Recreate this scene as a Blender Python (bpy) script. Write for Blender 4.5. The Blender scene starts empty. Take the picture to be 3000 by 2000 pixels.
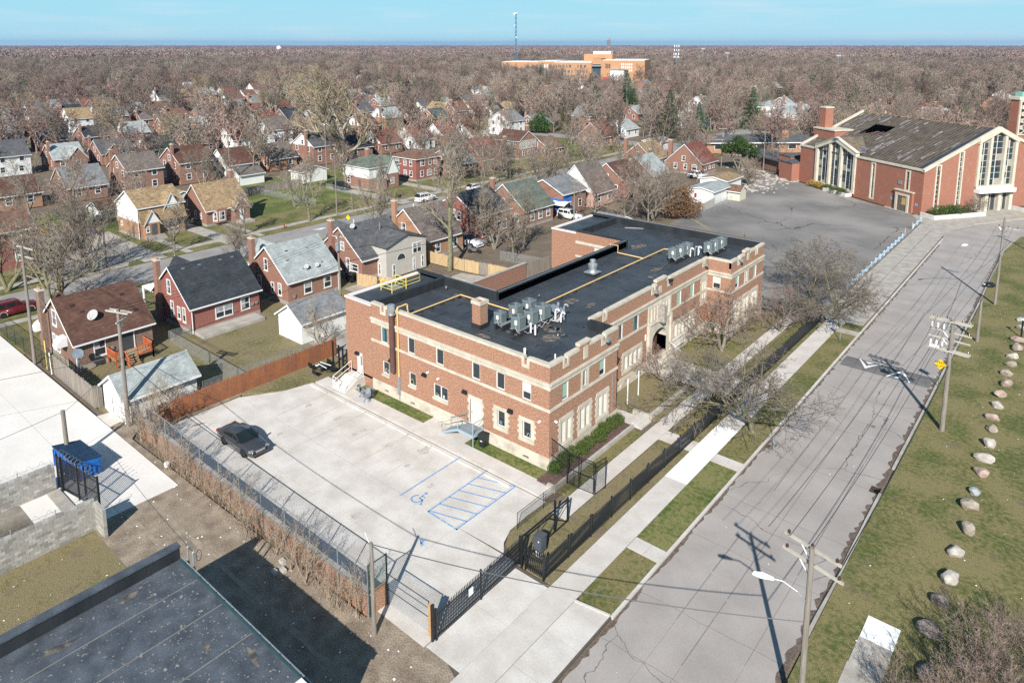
import bpy,bmesh,math,random
from mathutils import Vector,Matrix,noise
R=random.Random(11)
sc=bpy.context.scene
COL=sc.collection
rad=math.radians
# ---------------------------------------------------------------- camera (drone, 31.5 m up, optical shift looking down)
CAM_H=31.5
HEAD=rad(39.89)
PITCH=rad(9.458)
cd=bpy.data.cameras.new('camera');cam=bpy.data.objects.new('camera',cd);COL.objects.link(cam)
cam.location=(0,0,CAM_H);cam.rotation_euler=(math.pi/2-PITCH,0,HEAD)
cd.sensor_width=36;cd.lens=36*2077/3000;cd.shift_y=-524/3000
cd.clip_start=0.5;cd.clip_end=30000
sc.camera=cam
# ---------------------------------------------------------------- sky, sun, exposure
SUN_EL,SUN_AZ=rad(35),rad(30)
w=bpy.data.worlds.new('World');sc.world=w;w.use_nodes=True
nt=w.node_tree;nt.nodes.clear()
out=nt.nodes.new('ShaderNodeOutputWorld');bg=nt.nodes.new('ShaderNodeBackground')
sky=nt.nodes.new('ShaderNodeTexSky');sky.sky_type='NISHITA';sky.sun_disc=False
sky.sun_elevation=SUN_EL
sky.sun_rotation=math.pi-SUN_AZ
sky.altitude=200;sky.air_density=1.0;sky.dust_density=0.0;sky.ozone_density=2.2
hs=nt.nodes.new('ShaderNodeHueSaturation');hs.inputs['Saturation'].default_value=1.15;hs.inputs['Hue'].default_value=0.488
bg.inputs['Strength'].default_value=0.075
# thin streaks of cloud low over the horizon
tc=nt.nodes.new('ShaderNodeTexCoord');mp=nt.nodes.new('ShaderNodeMapping');mp.inputs['Scale'].default_value=(3,3,38)
nz=nt.nodes.new('ShaderNodeTexNoise');nz.inputs['Scale'].default_value=2.2;nz.inputs['Detail'].default_value=4
cr=nt.nodes.new('ShaderNodeValToRGB');cr.color_ramp.elements[0].position=.5;cr.color_ramp.elements[1].position=.8
cr.color_ramp.elements[0].color=(0,0,0,1);cr.color_ramp.elements[1].color=(.5,.5,.5,1)
mx=nt.nodes.new('ShaderNodeMixRGB');mx.blend_type='MIX';mx.inputs[2].default_value=(6.0,6.9,7.6,1)
L=nt.links.new
L(tc.outputs['Generated'],mp.inputs[0]);L(mp.outputs[0],nz.inputs[0]);L(nz.outputs[0],cr.inputs[0]);L(cr.outputs[0],mx.inputs[0])
# the lower sky of this day is a clear pale cyan that deepens smoothly into the blue overhead
sx=nt.nodes.new('ShaderNodeSeparateXYZ');L(tc.outputs['Generated'],sx.inputs[0])
lo=nt.nodes.new('ShaderNodeValToRGB');lo.color_ramp.elements[0].color=(3.3,6.2,7.5,1);lo.color_ramp.elements[1].color=(2.2,5.7,7.4,1);lo.color_ramp.elements[1].position=.16;L(sx.outputs[2],lo.inputs[0])
fa=nt.nodes.new('ShaderNodeMapRange');fa.interpolation_type='SMOOTHSTEP';fa.inputs['From Min'].default_value=.08;fa.inputs['From Max'].default_value=.5;fa.inputs['To Min'].default_value=.92;fa.inputs['To Max'].default_value=0;L(sx.outputs[2],fa.inputs[0])
m0=nt.nodes.new('ShaderNodeMixRGB');L(fa.outputs[0],m0 .inputs[0]);L(hs.outputs[0],m0 .inputs[1]);L(lo.outputs[0],m0 .inputs[2])
L(sky.outputs[0],hs.inputs['Color']);L(m0 .outputs[0],mx.inputs[1]);L(mx.outputs[0],bg.inputs[0]);L(bg.outputs[0],out.inputs[0])
sd=bpy.data.lights.new('sun','SUN');sd.energy=4.6;sd.angle=rad(0.53);sd.color=(1,.955,.885)
sun=bpy.data.objects.new('sun',sd);COL.objects.link(sun)
sun.rotation_euler=Vector((-math.sin(SUN_AZ)*math.cos(SUN_EL),math.cos(SUN_AZ)*math.cos(SUN_EL),-math.sin(SUN_EL))).to_track_quat('-Z','Y').to_euler()
sc.view_settings.view_transform='Standard';sc.view_settings.look='None';sc.view_settings.gamma=1
sc.view_settings.use_curve_mapping=False
sc.view_settings.exposure=0.7
sc.cycles.max_bounces=6;sc.cycles.diffuse_bounces=2;sc.cycles.glossy_bounces=2;sc.cycles.transparent_max_bounces=8
sc.cycles.volume_bounces=0
try:sc.cycles.use_denoising=False
except Exception:pass
# ---------------------------------------------------------------- materials
MATS={}
def mat(name,col,rough=.85,var=.12,scale=1.5,bump=0.,metal=0.,spec=.3,col2=None,obj=False,detail=4,fac=(.35,.65),fine=0.,stretch=None):
 """plain surface with mottled colour; col2 = patches of a second colour; obj = object space instead of world space"""
 if name in MATS:return MATS[name]
 m=bpy.data.materials.new(name);m.use_nodes=True;MATS[name]=m
 t=m.node_tree;b=t.nodes['Principled BSDF']
 b.inputs['Roughness'].default_value=rough;b.inputs['Metallic'].default_value=metal
 b.inputs['Specular IOR Level'].default_value=spec
 l=t.links.new
 co=t.nodes.new('ShaderNodeTexCoord').outputs['Object']if obj else t.nodes.new('ShaderNodeNewGeometry').outputs['Position']
 if stretch:
  mp=t.nodes.new('ShaderNodeMapping');mp.inputs['Scale'].default_value=stretch;l(co,mp.inputs[0]);co=mp.outputs[0]
 n=t.nodes.new('ShaderNodeTexNoise');n.inputs['Scale'].default_value=scale;n.inputs['Detail'].default_value=detail;l(co,n.inputs[0])
 r=t.nodes.new('ShaderNodeValToRGB');l(n.outputs[0],r.inputs[0])
 r.color_ramp.elements[0].position=fac[0];r.color_ramp.elements[1].position=fac[1]
 c2=col2 or tuple(c*(1+var)for c in col);c1=col if col2 else tuple(c*(1-var)for c in col)
 r.color_ramp.elements[0].color=(*c1,1);r.color_ramp.elements[1].color=(*c2,1)
 o=r.outputs[0]
 if fine:
  n2=t.nodes.new('ShaderNodeTexNoise');n2 .inputs['Scale'].default_value=scale*14;n2 .inputs['Detail'].default_value=3;l(co,n2 .inputs[0])
  mr=t.nodes.new('ShaderNodeMapRange');mr.inputs['From Min'].default_value=.3;mr.inputs['From Max'].default_value=.7
  mr.inputs['To Min'].default_value=1-fine;mr.inputs['To Max'].default_value=1+fine;l(n2 .outputs[0],mr.inputs[0])
  mm=t.nodes.new('ShaderNodeVectorMath');mm.operation='SCALE';l(o,mm.inputs[0]);l(mr.outputs[0],mm.inputs['Scale']);o=mm.outputs[0]
 l(o,b.inputs['Base Color'])
 if bump:
  bp=t.nodes.new('ShaderNodeBump');bp.inputs['Strength'].default_value=bump;bp.inputs['Distance'].default_value=.05
  n3=t.nodes.new('ShaderNodeTexNoise');n3 .inputs['Scale'].default_value=scale*8;n3 .inputs['Detail'].default_value=3;l(co,n3 .inputs[0])
  l(n3 .outputs[0],bp.inputs['Height']);l(bp.outputs[0],b.inputs['Normal'])
 return m
def wallcoords(t):
 """object-space coordinates that run along a wall: (along, up)"""
 l=t.links.new
 tcn=t.nodes.new('ShaderNodeTexCoord');s=t.nodes.new('ShaderNodeSeparateXYZ');l(tcn.outputs['Object'],s.inputs[0])
 ns=t.nodes.new('ShaderNodeSeparateXYZ');l(tcn.outputs['Normal'],ns.inputs[0])
 ax=t.nodes.new('ShaderNodeMath');ax.operation='ABSOLUTE';l(ns.outputs[0],ax.inputs[0])
 ay=t.nodes.new('ShaderNodeMath');ay.operation='ABSOLUTE';l(ns.outputs[1],ay.inputs[0])
 gt=t.nodes.new('ShaderNodeMath');gt.operation='GREATER_THAN';l(ax.outputs[0],gt.inputs[0]);l(ay.outputs[0],gt.inputs[1])
 mf=t.nodes.new('ShaderNodeMix');l(gt.outputs[0],mf.inputs[0]);l(s.outputs[0],mf.inputs[2]);l(s.outputs[1],mf.inputs[3])
 c=t.nodes.new('ShaderNodeCombineXYZ');l(mf.outputs[0],c.inputs[0]);l(s.outputs[2],c.inputs[1])
 return tcn,c.outputs[0]
def brickmat(name,c1,c2,mortar,bw=.2,bh=.068,ms=.011,patch=.25,pc=(.5,.4,.33),rough=.9):
 if name in MATS:return MATS[name]
 m=bpy.data.materials.new(name);m.use_nodes=True;MATS[name]=m
 t=m.node_tree;b=t.nodes['Principled BSDF'];l=t.links.new
 b.inputs['Roughness'].default_value=rough;b.inputs['Specular IOR Level'].default_value=.2
 tcn,v=wallcoords(t)
 br=t.nodes.new('ShaderNodeTexBrick');br.inputs['Scale'].default_value=1;br.inputs['Brick Width'].default_value=bw;br.inputs['Row Height'].default_value=bh
 br.inputs['Mortar Size'].default_value=ms;br.inputs['Color1'].default_value=(*c1,1);br.inputs['Color2'].default_value=(*c2,1);br.inputs['Mortar'].default_value=(*mortar,1)
 br.inputs['Bias'].default_value=-.1;l(v,br.inputs['Vector'])
 n=t.nodes.new('ShaderNodeTexNoise');n.inputs['Scale'].default_value=.8;n.inputs['Detail'].default_value=5;l(tcn.outputs['Object'],n.inputs[0])
 r=t.nodes.new('ShaderNodeMapRange');r.inputs['From Min'].default_value=.52;r.inputs['From Max'].default_value=.8;r.inputs['To Max'].default_value=patch;l(n.outputs[0],r.inputs[0])
 mx=t.nodes.new('ShaderNodeMix');mx.data_type='RGBA';l(r.outputs[0],mx.inputs[0]);l(br.outputs[0],mx.inputs[6]);mx.inputs[7].default_value=(*pc,1)
 # scattered odd bricks (lighter and burnt ones)
 wn=t.nodes.new('ShaderNodeTexNoise');wn.inputs['Scale'].default_value=9;wn.inputs['Detail'].default_value=1;l(v,wn.inputs[0])
 r2=t.nodes.new('ShaderNodeMapRange');r2 .inputs['From Min'].default_value=.3;r2 .inputs['From Max'].default_value=.7;r2 .inputs['To Min'].default_value=.72;r2 .inputs['To Max'].default_value=1.28;l(wn.outputs[0],r2 .inputs[0])
 sc_=t.nodes.new('ShaderNodeVectorMath');sc_.operation='SCALE';l(mx.outputs[2],sc_.inputs[0]);l(r2 .outputs[0],sc_.inputs['Scale'])
 l(sc_.outputs[0],b.inputs['Base Color'])
 bp=t.nodes.new('ShaderNodeBump');bp.inputs['Strength'].default_value=.3;bp.inputs['Distance'].default_value=.01;bp.invert=True
 l(br.outputs['Fac'],bp.inputs['Height']);l(bp.outputs[0],b.inputs['Normal'])
 return m
def sidingmat(name,col,pitch=.2,dark=.75,vertical=False):
 """lapped boards: grooves follow object height"""
 if name in MATS:return MATS[name]
 m=bpy.data.materials.new(name);m.use_nodes=True;MATS[name]=m
 t=m.node_tree;b=t.nodes['Principled BSDF'];l=t.links.new;b.inputs['Roughness'].default_value=.6
 tcn,v=wallcoords(t);s=t.nodes.new('ShaderNodeSeparateXYZ');l(v,s.inputs[0])
 mm=t.nodes.new('ShaderNodeMath');mm.operation='MODULO';l(s.outputs[0 if vertical else 1],mm.inputs[0]);mm.inputs[1].default_value=pitch
 g=t.nodes.new('ShaderNodeMath');g.operation='LESS_THAN';l(mm.outputs[0],g.inputs[0]);g.inputs[1].default_value=pitch*.14
 n=t.nodes.new('ShaderNodeTexNoise');n.inputs['Scale'].default_value=1.3;l(tcn.outputs['Object'],n.inputs[0])
 r=t.nodes.new('ShaderNodeValToRGB');r.color_ramp.elements[0].color=(*[c*.85 for c in col],1);r.color_ramp.elements[1].color=(*[min(1,c*1.1)for c in col],1);l(n.outputs[0],r.inputs[0])
 mx=t.nodes.new('ShaderNodeMix');mx.data_type='RGBA';l(g.outputs[0],mx.inputs[0]);l(r.outputs[0],mx.inputs[6]);mx.inputs[7].default_value=(*[c*dark for c in col],1)
 l(mx.outputs[2],b.inputs['Base Color'])
 bp=t.nodes.new('ShaderNodeBump');bp.inputs['Strength'].default_value=.5;bp.inputs['Distance'].default_value=.02;l(mm.outputs[0],bp.inputs['Height']);l(bp.outputs[0],b.inputs['Normal'])
 return m
def shinglemat(name,col,v=.35,row=.16,patch=None):
 """asphalt shingles: courses follow height, tabs vary one by one"""
 if name in MATS:return MATS[name]
 m=bpy.data.materials.new(name);m.use_nodes=True;MATS[name]=m
 t=m.node_tree;b=t.nodes['Principled BSDF'];l=t.links.new;b.inputs['Roughness'].default_value=.95;b.inputs['Specular IOR Level'].default_value=.15
 tcn,vv=wallcoords(t)
 # on a slope the 'along' axis is the one the normal has least of: swap by using the other horizontal axis
 s=t.nodes.new('ShaderNodeSeparateXYZ');l(tcn.outputs['Object'],s.inputs[0])
 br=t.nodes.new('ShaderNodeTexBrick');br.inputs['Scale'].default_value=1;br.inputs['Brick Width'].default_value=.32;br.inputs['Row Height'].default_value=row*.8;br.inputs['Mortar Size'].default_value=.006
 br.inputs['Color1'].default_value=(*[c*(1-v)for c in col],1);br.inputs['Color2'].default_value=(*[c*(1+v)for c in col],1);br.inputs['Mortar'].default_value=(*[c*.5 for c in col],1)
 l(vv,br.inputs['Vector'])
 n=t.nodes.new('ShaderNodeTexNoise');n.inputs['Scale'].default_value=.9;n.inputs['Detail'].default_value=5;l(tcn.outputs['Object'],n.inputs[0])
 r2=t.nodes.new('ShaderNodeMapRange');r2 .inputs['From Min'].default_value=.3;r2 .inputs['From Max'].default_value=.7;r2 .inputs['To Min'].default_value=.8;r2 .inputs['To Max'].default_value=1.2;l(n.outputs[0],r2 .inputs[0])
 sc_=t.nodes.new('ShaderNodeVectorMath');sc_.operation='SCALE';l(br.outputs[0],sc_.inputs[0]);l(r2 .outputs[0],sc_.inputs['Scale'])
 l(sc_.outputs[0],b.inputs['Base Color'])
 bp=t.nodes.new('ShaderNodeBump');bp.inputs['Strength'].default_value=.4;bp.inputs['Distance'].default_value=.02;bp.invert=True
 l(br.outputs['Fac'],bp.inputs['Height']);l(bp.outputs[0],b.inputs['Normal'])
 return m
def crackmat(name,col,col2,crack,width=.012,cscale=.13,rough=.9,fine=.12,nscale=.35,mask=.45,bump=.15):
 """paving with a net of wandering cracks, worn lanes and specks"""
 if name in MATS:return MATS[name]
 m=bpy.data.materials.new(name);m.use_nodes=True;MATS[name]=m
 t=m.node_tree;b=t.nodes['Principled BSDF'];l=t.links.new;b.inputs['Roughness'].default_value=rough;b.inputs['Specular IOR Level'].default_value=.25
 g=t.nodes.new('ShaderNodeNewGeometry');co=g.outputs['Position']
 n=t.nodes.new('ShaderNodeTexNoise');n.inputs['Scale'].default_value=nscale;n.inputs['Detail'].default_value=6;l(co,n.inputs[0])
 r=t.nodes.new('ShaderNodeValToRGB');r.color_ramp.elements[0].position=.35;r.color_ramp.elements[1].position=.68
 r.color_ramp.elements[0].color=(*col,1);r.color_ramp.elements[1].color=(*col2,1);l(n.outputs[0],r.inputs[0])
 n2=t.nodes.new('ShaderNodeTexNoise');n2 .inputs['Scale'].default_value=22;n2 .inputs['Detail'].default_value=3;l(co,n2 .inputs[0])
 mr=t.nodes.new('ShaderNodeMapRange');mr.inputs['From Min'].default_value=.3;mr.inputs['From Max'].default_value=.7;mr.inputs['To Min'].default_value=1-fine;mr.inputs['To Max'].default_value=1+fine;l(n2 .outputs[0],mr.inputs[0])
 sv=t.nodes.new('ShaderNodeVectorMath');sv.operation='SCALE';l(r.outputs[0],sv.inputs[0]);l(mr.outputs[0],sv.inputs['Scale'])
 nw=t.nodes.new('ShaderNodeTexNoise');nw.inputs['Scale'].default_value=.6;nw.inputs['Detail'].default_value=5;l(co,nw.inputs[0])
 ws=t.nodes.new('ShaderNodeVectorMath');ws.operation='SCALE';ws.inputs['Scale'].default_value=1.6;l(nw.outputs['Color'],ws.inputs[0])
 ad=t.nodes.new('ShaderNodeVectorMath');ad.operation='ADD';l(co,ad.inputs[0]);l(ws.outputs[0],ad.inputs[1])
 vo=t.nodes.new('ShaderNodeTexVoronoi');vo.feature='DISTANCE_TO_EDGE';vo.inputs['Scale'].default_value=cscale;l(ad.outputs[0],vo.inputs['Vector'])
 lt=t.nodes.new('ShaderNodeMapRange');lt.inputs['From Min'].default_value=width*.3;lt.inputs['From Max'].default_value=width;lt.inputs['To Min'].default_value=1;lt.inputs['To Max'].default_value=0;l(vo.outputs['Distance'],lt.inputs[0])
 nm=t.nodes.new('ShaderNodeTexNoise');nm.inputs['Scale'].default_value=.09;l(co,nm.inputs[0])
 gm=t.nodes.new('ShaderNodeMapRange');gm.inputs['From Min'].default_value=mask;gm.inputs['From Max'].default_value=mask+.12;l(nm.outputs[0],gm.inputs[0])
 mu=t.nodes.new('ShaderNodeMath');mu.operation='MULTIPLY';l(lt.outputs[0],mu.inputs[0]);l(gm.outputs[0],mu.inputs[1])
 mx=t.nodes.new('ShaderNodeMix');mx.data_type='RGBA';l(mu.outputs[0],mx.inputs[0]);l(sv.outputs[0],mx.inputs[6]);mx.inputs[7].default_value=(*crack,1)
 l(mx.outputs[2],b.inputs['Base Color'])
 bp=t.nodes.new('ShaderNodeBump');bp.inputs['Strength'].default_value=bump;bp.inputs['Distance'].default_value=.02;l(n2 .outputs[0],bp.inputs['Height']);l(bp.outputs[0],b.inputs['Normal'])
 return m
def grassmat(name,green,straw,dirt,bias=.5,dirtmask=.62):
 if name in MATS:return MATS[name]
 m=bpy.data.materials.new(name);m.use_nodes=True;MATS[name]=m
 t=m.node_tree;b=t.nodes['Principled BSDF'];l=t.links.new;b.inputs['Roughness'].default_value=1;b.inputs['Specular IOR Level'].default_value=.1
 co=t.nodes.new('ShaderNodeNewGeometry').outputs['Position']
 def N(s,d=4):
  n=t.nodes.new('ShaderNodeTexNoise');n.inputs['Scale'].default_value=s;n.inputs['Detail'].default_value=d;l(co,n.inputs[0]);return n.outputs[0]
 def ramp(i,a,b_):
  r=t.nodes.new('ShaderNodeMapRange');r.inputs['From Min'].default_value=a;r.inputs['From Max'].default_value=b_;l(i,r.inputs[0]);return r.outputs[0]
 def mixc(f,a,b_):
  x=t.nodes.new('ShaderNodeMix');x.data_type='RGBA';l(f,x.inputs[0])
  for s,v in((6,a),(7,b_)):
   if isinstance(v,tuple):x.inputs[s].default_value=(*v,1)
   else:l(v,x.inputs[s])
  return x.outputs[2]
 big=ramp(N(.28,6),bias-.13,bias+.13);sm=ramp(N(3.2,6),.36,.64)
 av=t.nodes.new('ShaderNodeMath');av.operation='MULTIPLY_ADD';l(sm,av.inputs[0]);av.inputs[1].default_value=.95;l(big,av.inputs[2])
 f1=ramp(av.outputs[0],.25,1.3)
 c=mixc(f1,green,straw)
 c=mixc(ramp(N(.55,6),dirtmask,dirtmask+.14),c,dirt)
 fine=ramp(N(14,4),.3,.7)
 mr=t.nodes.new('ShaderNodeMapRange');mr.inputs['To Min'].default_value=.6;mr.inputs['To Max'].default_value=1.4;l(fine,mr.inputs[0])
 sv=t.nodes.new('ShaderNodeVectorMath');sv.operation='SCALE';l(c,sv.inputs[0]);l(mr.outputs[0],sv.inputs['Scale'])
 l(sv.outputs[0],b.inputs['Base Color'])
 bp=t.nodes.new('ShaderNodeBump');bp.inputs['Strength'].default_value=.7;bp.inputs['Distance'].default_value=.06;l(N(18,3),bp.inputs['Height']);l(bp.outputs[0],b.inputs['Normal'])
 return m
def glassmat(name,col,rough=.06,spec=.6):
 if name in MATS:return MATS[name]
 m=bpy.data.materials.new(name);m.use_nodes=True;MATS[name]=m
 b=m.node_tree.nodes['Principled BSDF'];b.inputs['Base Color'].default_value=(*col,1);b.inputs['Roughness'].default_value=rough;b.inputs['Specular IOR Level'].default_value=spec
 return m
def meshwire(name,col,cover=.35,pitch=.06,width=.008):
 """chain-link netting: real holes between diagonal wires"""
 if name in MATS:return MATS[name]
 m=bpy.data.materials.new(name);m.use_nodes=True;MATS[name]=m
 t=m.node_tree;b=t.nodes['Principled BSDF'];l=t.links.new
 b.inputs['Base Color'].default_value=(*col,1);b.inputs['Roughness'].default_value=.5;b.inputs['Metallic'].default_value=.3
 tcn,v=wallcoords(t);s=t.nodes.new('ShaderNodeSeparateXYZ');l(v,s.inputs[0])
 outs=[]
 for op in('ADD','SUBTRACT'):
  a=t.nodes.new('ShaderNodeMath');a.operation=op;l(s.outputs[0],a.inputs[0]);l(s.outputs[1],a.inputs[1])
  mo=t.nodes.new('ShaderNodeMath');mo.operation='PINGPONG';l(a.outputs[0],mo.inputs[0]);mo.inputs[1].default_value=pitch
  q=t.nodes.new('ShaderNodeMath');q.operation='LESS_THAN';l(mo.outputs[0],q.inputs[0]);q.inputs[1].default_value=width;outs.append(q.outputs[0])
 mxm=t.nodes.new('ShaderNodeMath');mxm.operation='MAXIMUM';l(outs[0],mxm.inputs[0]);l(outs[1],mxm.inputs[1])
 l(mxm.outputs[0],b.inputs['Alpha'])
 return m
 # ---------------------------------------------------------------- mesh helpers
class MB:
 """collects geometry and links it as ONE mesh object"""
 def __init__(s,M=None):s.v=[];s.f=[];s.M=M;s.sm=False
 def add(s,vs,fs):
  n=len(s.v)
  s.v+=[s.M@Vector(p)for p in vs]if s.M else[Vector(p)for p in vs]
  s.f+=[tuple(i+n for i in f)for f in fs];return s
 def box(s,x0,x1,y0,y1,z0,z1):
  return s.add([(x0,y0,z0),(x1,y0,z0),(x1,y1,z0),(x0,y1,z0),(x0,y0,z1),(x1,y0,z1),(x1,y1,z1),(x0,y1,z1)],
  [(0,3,2,1),(4,5,6,7),(0,1,5,4),(1,2,6,5),(2,3,7,6),(3,0,4,7)])
 def poly(s,pts):return s.add(pts,[tuple(range(len(pts)))])
 def prism(s,pts,d):
  """polygon pts extruded by vector d"""
  n=len(pts);d=Vector(d)
  return s.add([Vector(p)for p in pts]+[Vector(p)+d for p in pts],[tuple(range(n-1,-1,-1)),tuple(range(n,2*n))]+[(i,(i+1)%n,n+(i+1)%n,n+i)for i in range(n)])
 def sheet(s,pts,z0,z1):
  """flat outline (x, y) as a slab from z0 to z1"""
  a=sum(pts[i][0]*pts[(i+1)%len(pts)][1]-pts[(i+1)%len(pts)][0]*pts[i][1]for i in range(len(pts)))
  if a<0:pts=pts[::-1]
  return s.prism([(x,y,z0)for x,y in pts],(0,0,z1-z0))
 def tube(s,path,r,n=6,cap=True,r1=None):
  P=[Vector(p)for p in path];base=len(s.v);k=len(P);vs=[];fs=[]
  for i,p in enumerate(P):
   d=(P[min(i+1,k-1)]-P[max(i-1,0)]);d=d.normalized()if d.length>1e-9 else Vector((0,0,1))
   a=d.cross(Vector((0,0,1))if abs(d.z)<.95 else Vector((1,0,0))).normalized();b=d.cross(a)
   rr=r if r1 is None else r+(r1-r)*i/(k-1)
   vs+=[p+(a*math.cos(2*math.pi*j/n)+b*math.sin(2*math.pi*j/n))*rr for j in range(n)]
  for i in range(k-1):
   for j in range(n):fs.append((i*n+j,i*n+(j+1)%n,(i+1)*n+(j+1)%n,(i+1)*n+j))
  if cap:fs+=[tuple(range(n-1,-1,-1)),tuple((k-1)*n+j for j in range(n))]
  return s.add(vs,fs)
 def cyl(s,x,y,z0,z1,r,n=12,r1=None):return s.tube([(x,y,z0),(x,y,z1)],r,n,True,r1)
 def lathe(s,prof,cx=0,cy=0,n=16):
  k=len(prof);vs=[(cx+r*math.cos(2*math.pi*j/n),cy+r*math.sin(2*math.pi*j/n),z)for r,z in prof for j in range(n)]
  return s.add(vs,[(i*n+j,i*n+(j+1)%n,(i+1)*n+(j+1)%n,(i+1)*n+j)for i in range(k-1)for j in range(n)]+[tuple(range(n-1,-1,-1)),tuple((k-1)*n+j for j in range(n))])
 def mesh(s,name,m,off=None,smooth=False):
  me=bpy.data.meshes.new(name);vs=[v-off for v in s.v]if off is not None else s.v
  me.from_pydata([tuple(v)for v in vs],[],s.f);me.materials.append(m)
  if smooth or s.sm:me.shade_smooth()
  me.update();return me
 def build(s,name,m,parent=None,local=False,smooth=False,kind=None):
  off=None
  if parent is not None and not local:
   off=Vector(parent.location);p=parent.parent
   while p:off+=p.location;p=p.parent
  o=bpy.data.objects.new(name,s.mesh(name,m,off,smooth));COL.objects.link(o)
  if parent is not None:o.parent=parent
  if kind:o['kind']=kind
  return o
def tag(o,label=None,cat=None,group=None,kind=None):
 if label:o['label']=label
 if cat:o['category']=cat
 if group:o['group']=group
 if kind:o['kind']=kind
 return o
def thing(name,label,cat,loc=(0,0,0),rz=0,group=None):
 o=bpy.data.objects.new(name,None);COL.objects.link(o);o.empty_display_size=.2
 o.location=loc;o.rotation_euler=(0,0,rz);return tag(o,label,cat,group)
KIDS={}
def kids(o):
 return[c for c in o.children]
def copy_tree(o,parent=None):
 c=o.copy();COL.objects.link(c)
 if parent is not None:c.parent=parent
 for ch in kids(o):copy_tree(ch,c)
 return c
def dup(o,loc,rz=None,label=None,group=None,scale=None):
 c=copy_tree(o);c.location=loc
 if rz is not None:c.rotation_euler=(0,0,rz)
 if label:c['label']=label
 if group:c['group']=group
 if scale:c.scale=(scale,)*3 if not isinstance(scale,tuple)else scale
 return c
def inst(name,me,parent,M=None,loc=None):
 o=bpy.data.objects.new(name,me);COL.objects.link(o);o.parent=parent
 if loc is not None:o.location=loc
 if M is not None:o.matrix_local=M
 return o
def frame(o,r,out):
 """wall frame: x along the wall, y outwards, z up"""
 r=Vector(r).normalized();u=Vector(out).normalized();M=Matrix.Identity(4)
 for i,c in enumerate((r,u,Vector((0,0,1)))):
  for j in range(3):M[j][i]=c[j]
 M.translation=Vector(o);return M
def wallface(mb,u0,u1,z0,z1,holes=(),depth=.16):
 """wall sheet in the frame of mb with real openings and reveals (holes: u0,u1,z0,z1)"""
 us=sorted({u0,u1,*[h[0]for h in holes],*[h[1]for h in holes]});zs=sorted({z0,z1,*[h[2]for h in holes],*[h[3]for h in holes]})
 for a,b in zip(us,us[1:]):
  for c,d in zip(zs,zs[1:]):
   mu,mz=(a+b)/2,(c+d)/2
   if any(h[0]<mu<h[1]and h[2]<mz<h[3]for h in holes):continue
   mb.poly([(a,0,c),(b,0,c),(b,0,d),(a,0,d)])
 for a,b,c,d in holes:
  mb.poly([(a,0,c),(a,0,d),(a,-depth,d),(a,-depth,c)]);mb.poly([(b,0,c),(b,-depth,c),(b,-depth,d),(b,0,d)])
  mb.poly([(a,0,d),(b,0,d),(b,-depth,d),(a,-depth,d)]);mb.poly([(a,0,c),(a,-depth,c),(b,-depth,c),(b,0,c)])
  # ================================================================ GROUND, STREETS, PAVING
M_conc=mat('concrete_new',(.47,.435,.395),col2=(.58,.55,.51),scale=.55,fine=.07,rough=.9,spec=.2)
M_conc2=mat('concrete_walk',(.47,.43,.39),col2=(.55,.515,.48),scale=.7,fine=.07,rough=.9,spec=.2)
M_conc3=mat('concrete_fresh',(.72,.71,.69),col2=(.78,.77,.75),scale=.6,fine=.03,rough=.85,spec=.2)
M_concold=mat('concrete_old',(.30,.275,.24),col2=(.40,.37,.33),scale=.9,fine=.14,rough=.95,spec=.15)
M_street=crackmat('street_paving',(.29,.262,.243),(.35,.318,.295),(.12,.11,.105),width=.0028,cscale=.085,mask=.36,fine=.13)
M_street2=crackmat('side_street_paving',(.24,.225,.215),(.30,.28,.265),(.13,.12,.11),width=.003,cscale=.09,mask=.3,fine=.12)
M_asph=crackmat('worn_asphalt',(.15,.143,.138),(.28,.255,.235),(.07,.058,.045),width=.0065,cscale=.06,mask=.42,fine=.16,nscale=.085)
M_asphd=mat('dark_asphalt_patch',(.12,.115,.115),col2=(.15,.145,.14),scale=2,fine=.15)
M_lawn=grassmat('lawn',(.08,.10,.03),(.20,.17,.08),(.15,.12,.085),bias=.5)
M_lawng=grassmat('lawn_green',(.07,.105,.025),(.19,.18,.075),(.15,.125,.08),bias=.56,dirtmask=.72)
M_lawnd=grassmat('lawn_dry',(.115,.115,.045),(.205,.17,.095),(.17,.13,.095),bias=.42,dirtmask=.58)
M_dirt=mat('dirt',(.18,.14,.105),col2=(.30,.245,.185),scale=.9,fine=.4,bump=.6,rough=1,detail=8)
M_earth=grassmat('earth',(.10,.10,.05),(.185,.145,.10),(.15,.12,.095),bias=.4,dirtmask=.42)
M_mulch=mat('mulch',(.09,.055,.045),col2=(.17,.11,.09),scale=6,fine=.4,bump=.8,rough=1)
M_gap=mat('joint_dirt',(.10,.085,.07),scale=4)
M_blue=mat('blue_paint',(.15,.29,.52),var=.2,scale=7,fine=.25)
M_yell=mat('faded_yellow_paint',(.52,.44,.29),col2=(.52,.485,.44),scale=2.2,fac=(.42,.58))
M_white=mat('white_paint',(.74,.73,.71),var=.05,scale=3)
GZ=-.16
def struct(name,mb,m,kind='structure',parent=None):o=mb.build(name,m,parent);o['kind']=kind;return o
def flat(name,pts,z,m,z0=GZ,kind='structure'):
 return struct(name,MB().sheet(pts,z0,z),m,kind)
def rect(x0,x1,y0,y1):return[(x0,y0),(x1,y0),(x1,y1),(x0,y1)]
struct('ground',MB().sheet(rect(-10400,2900,-400,10400),GZ-1.2,GZ-.01),M_earth)
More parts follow.
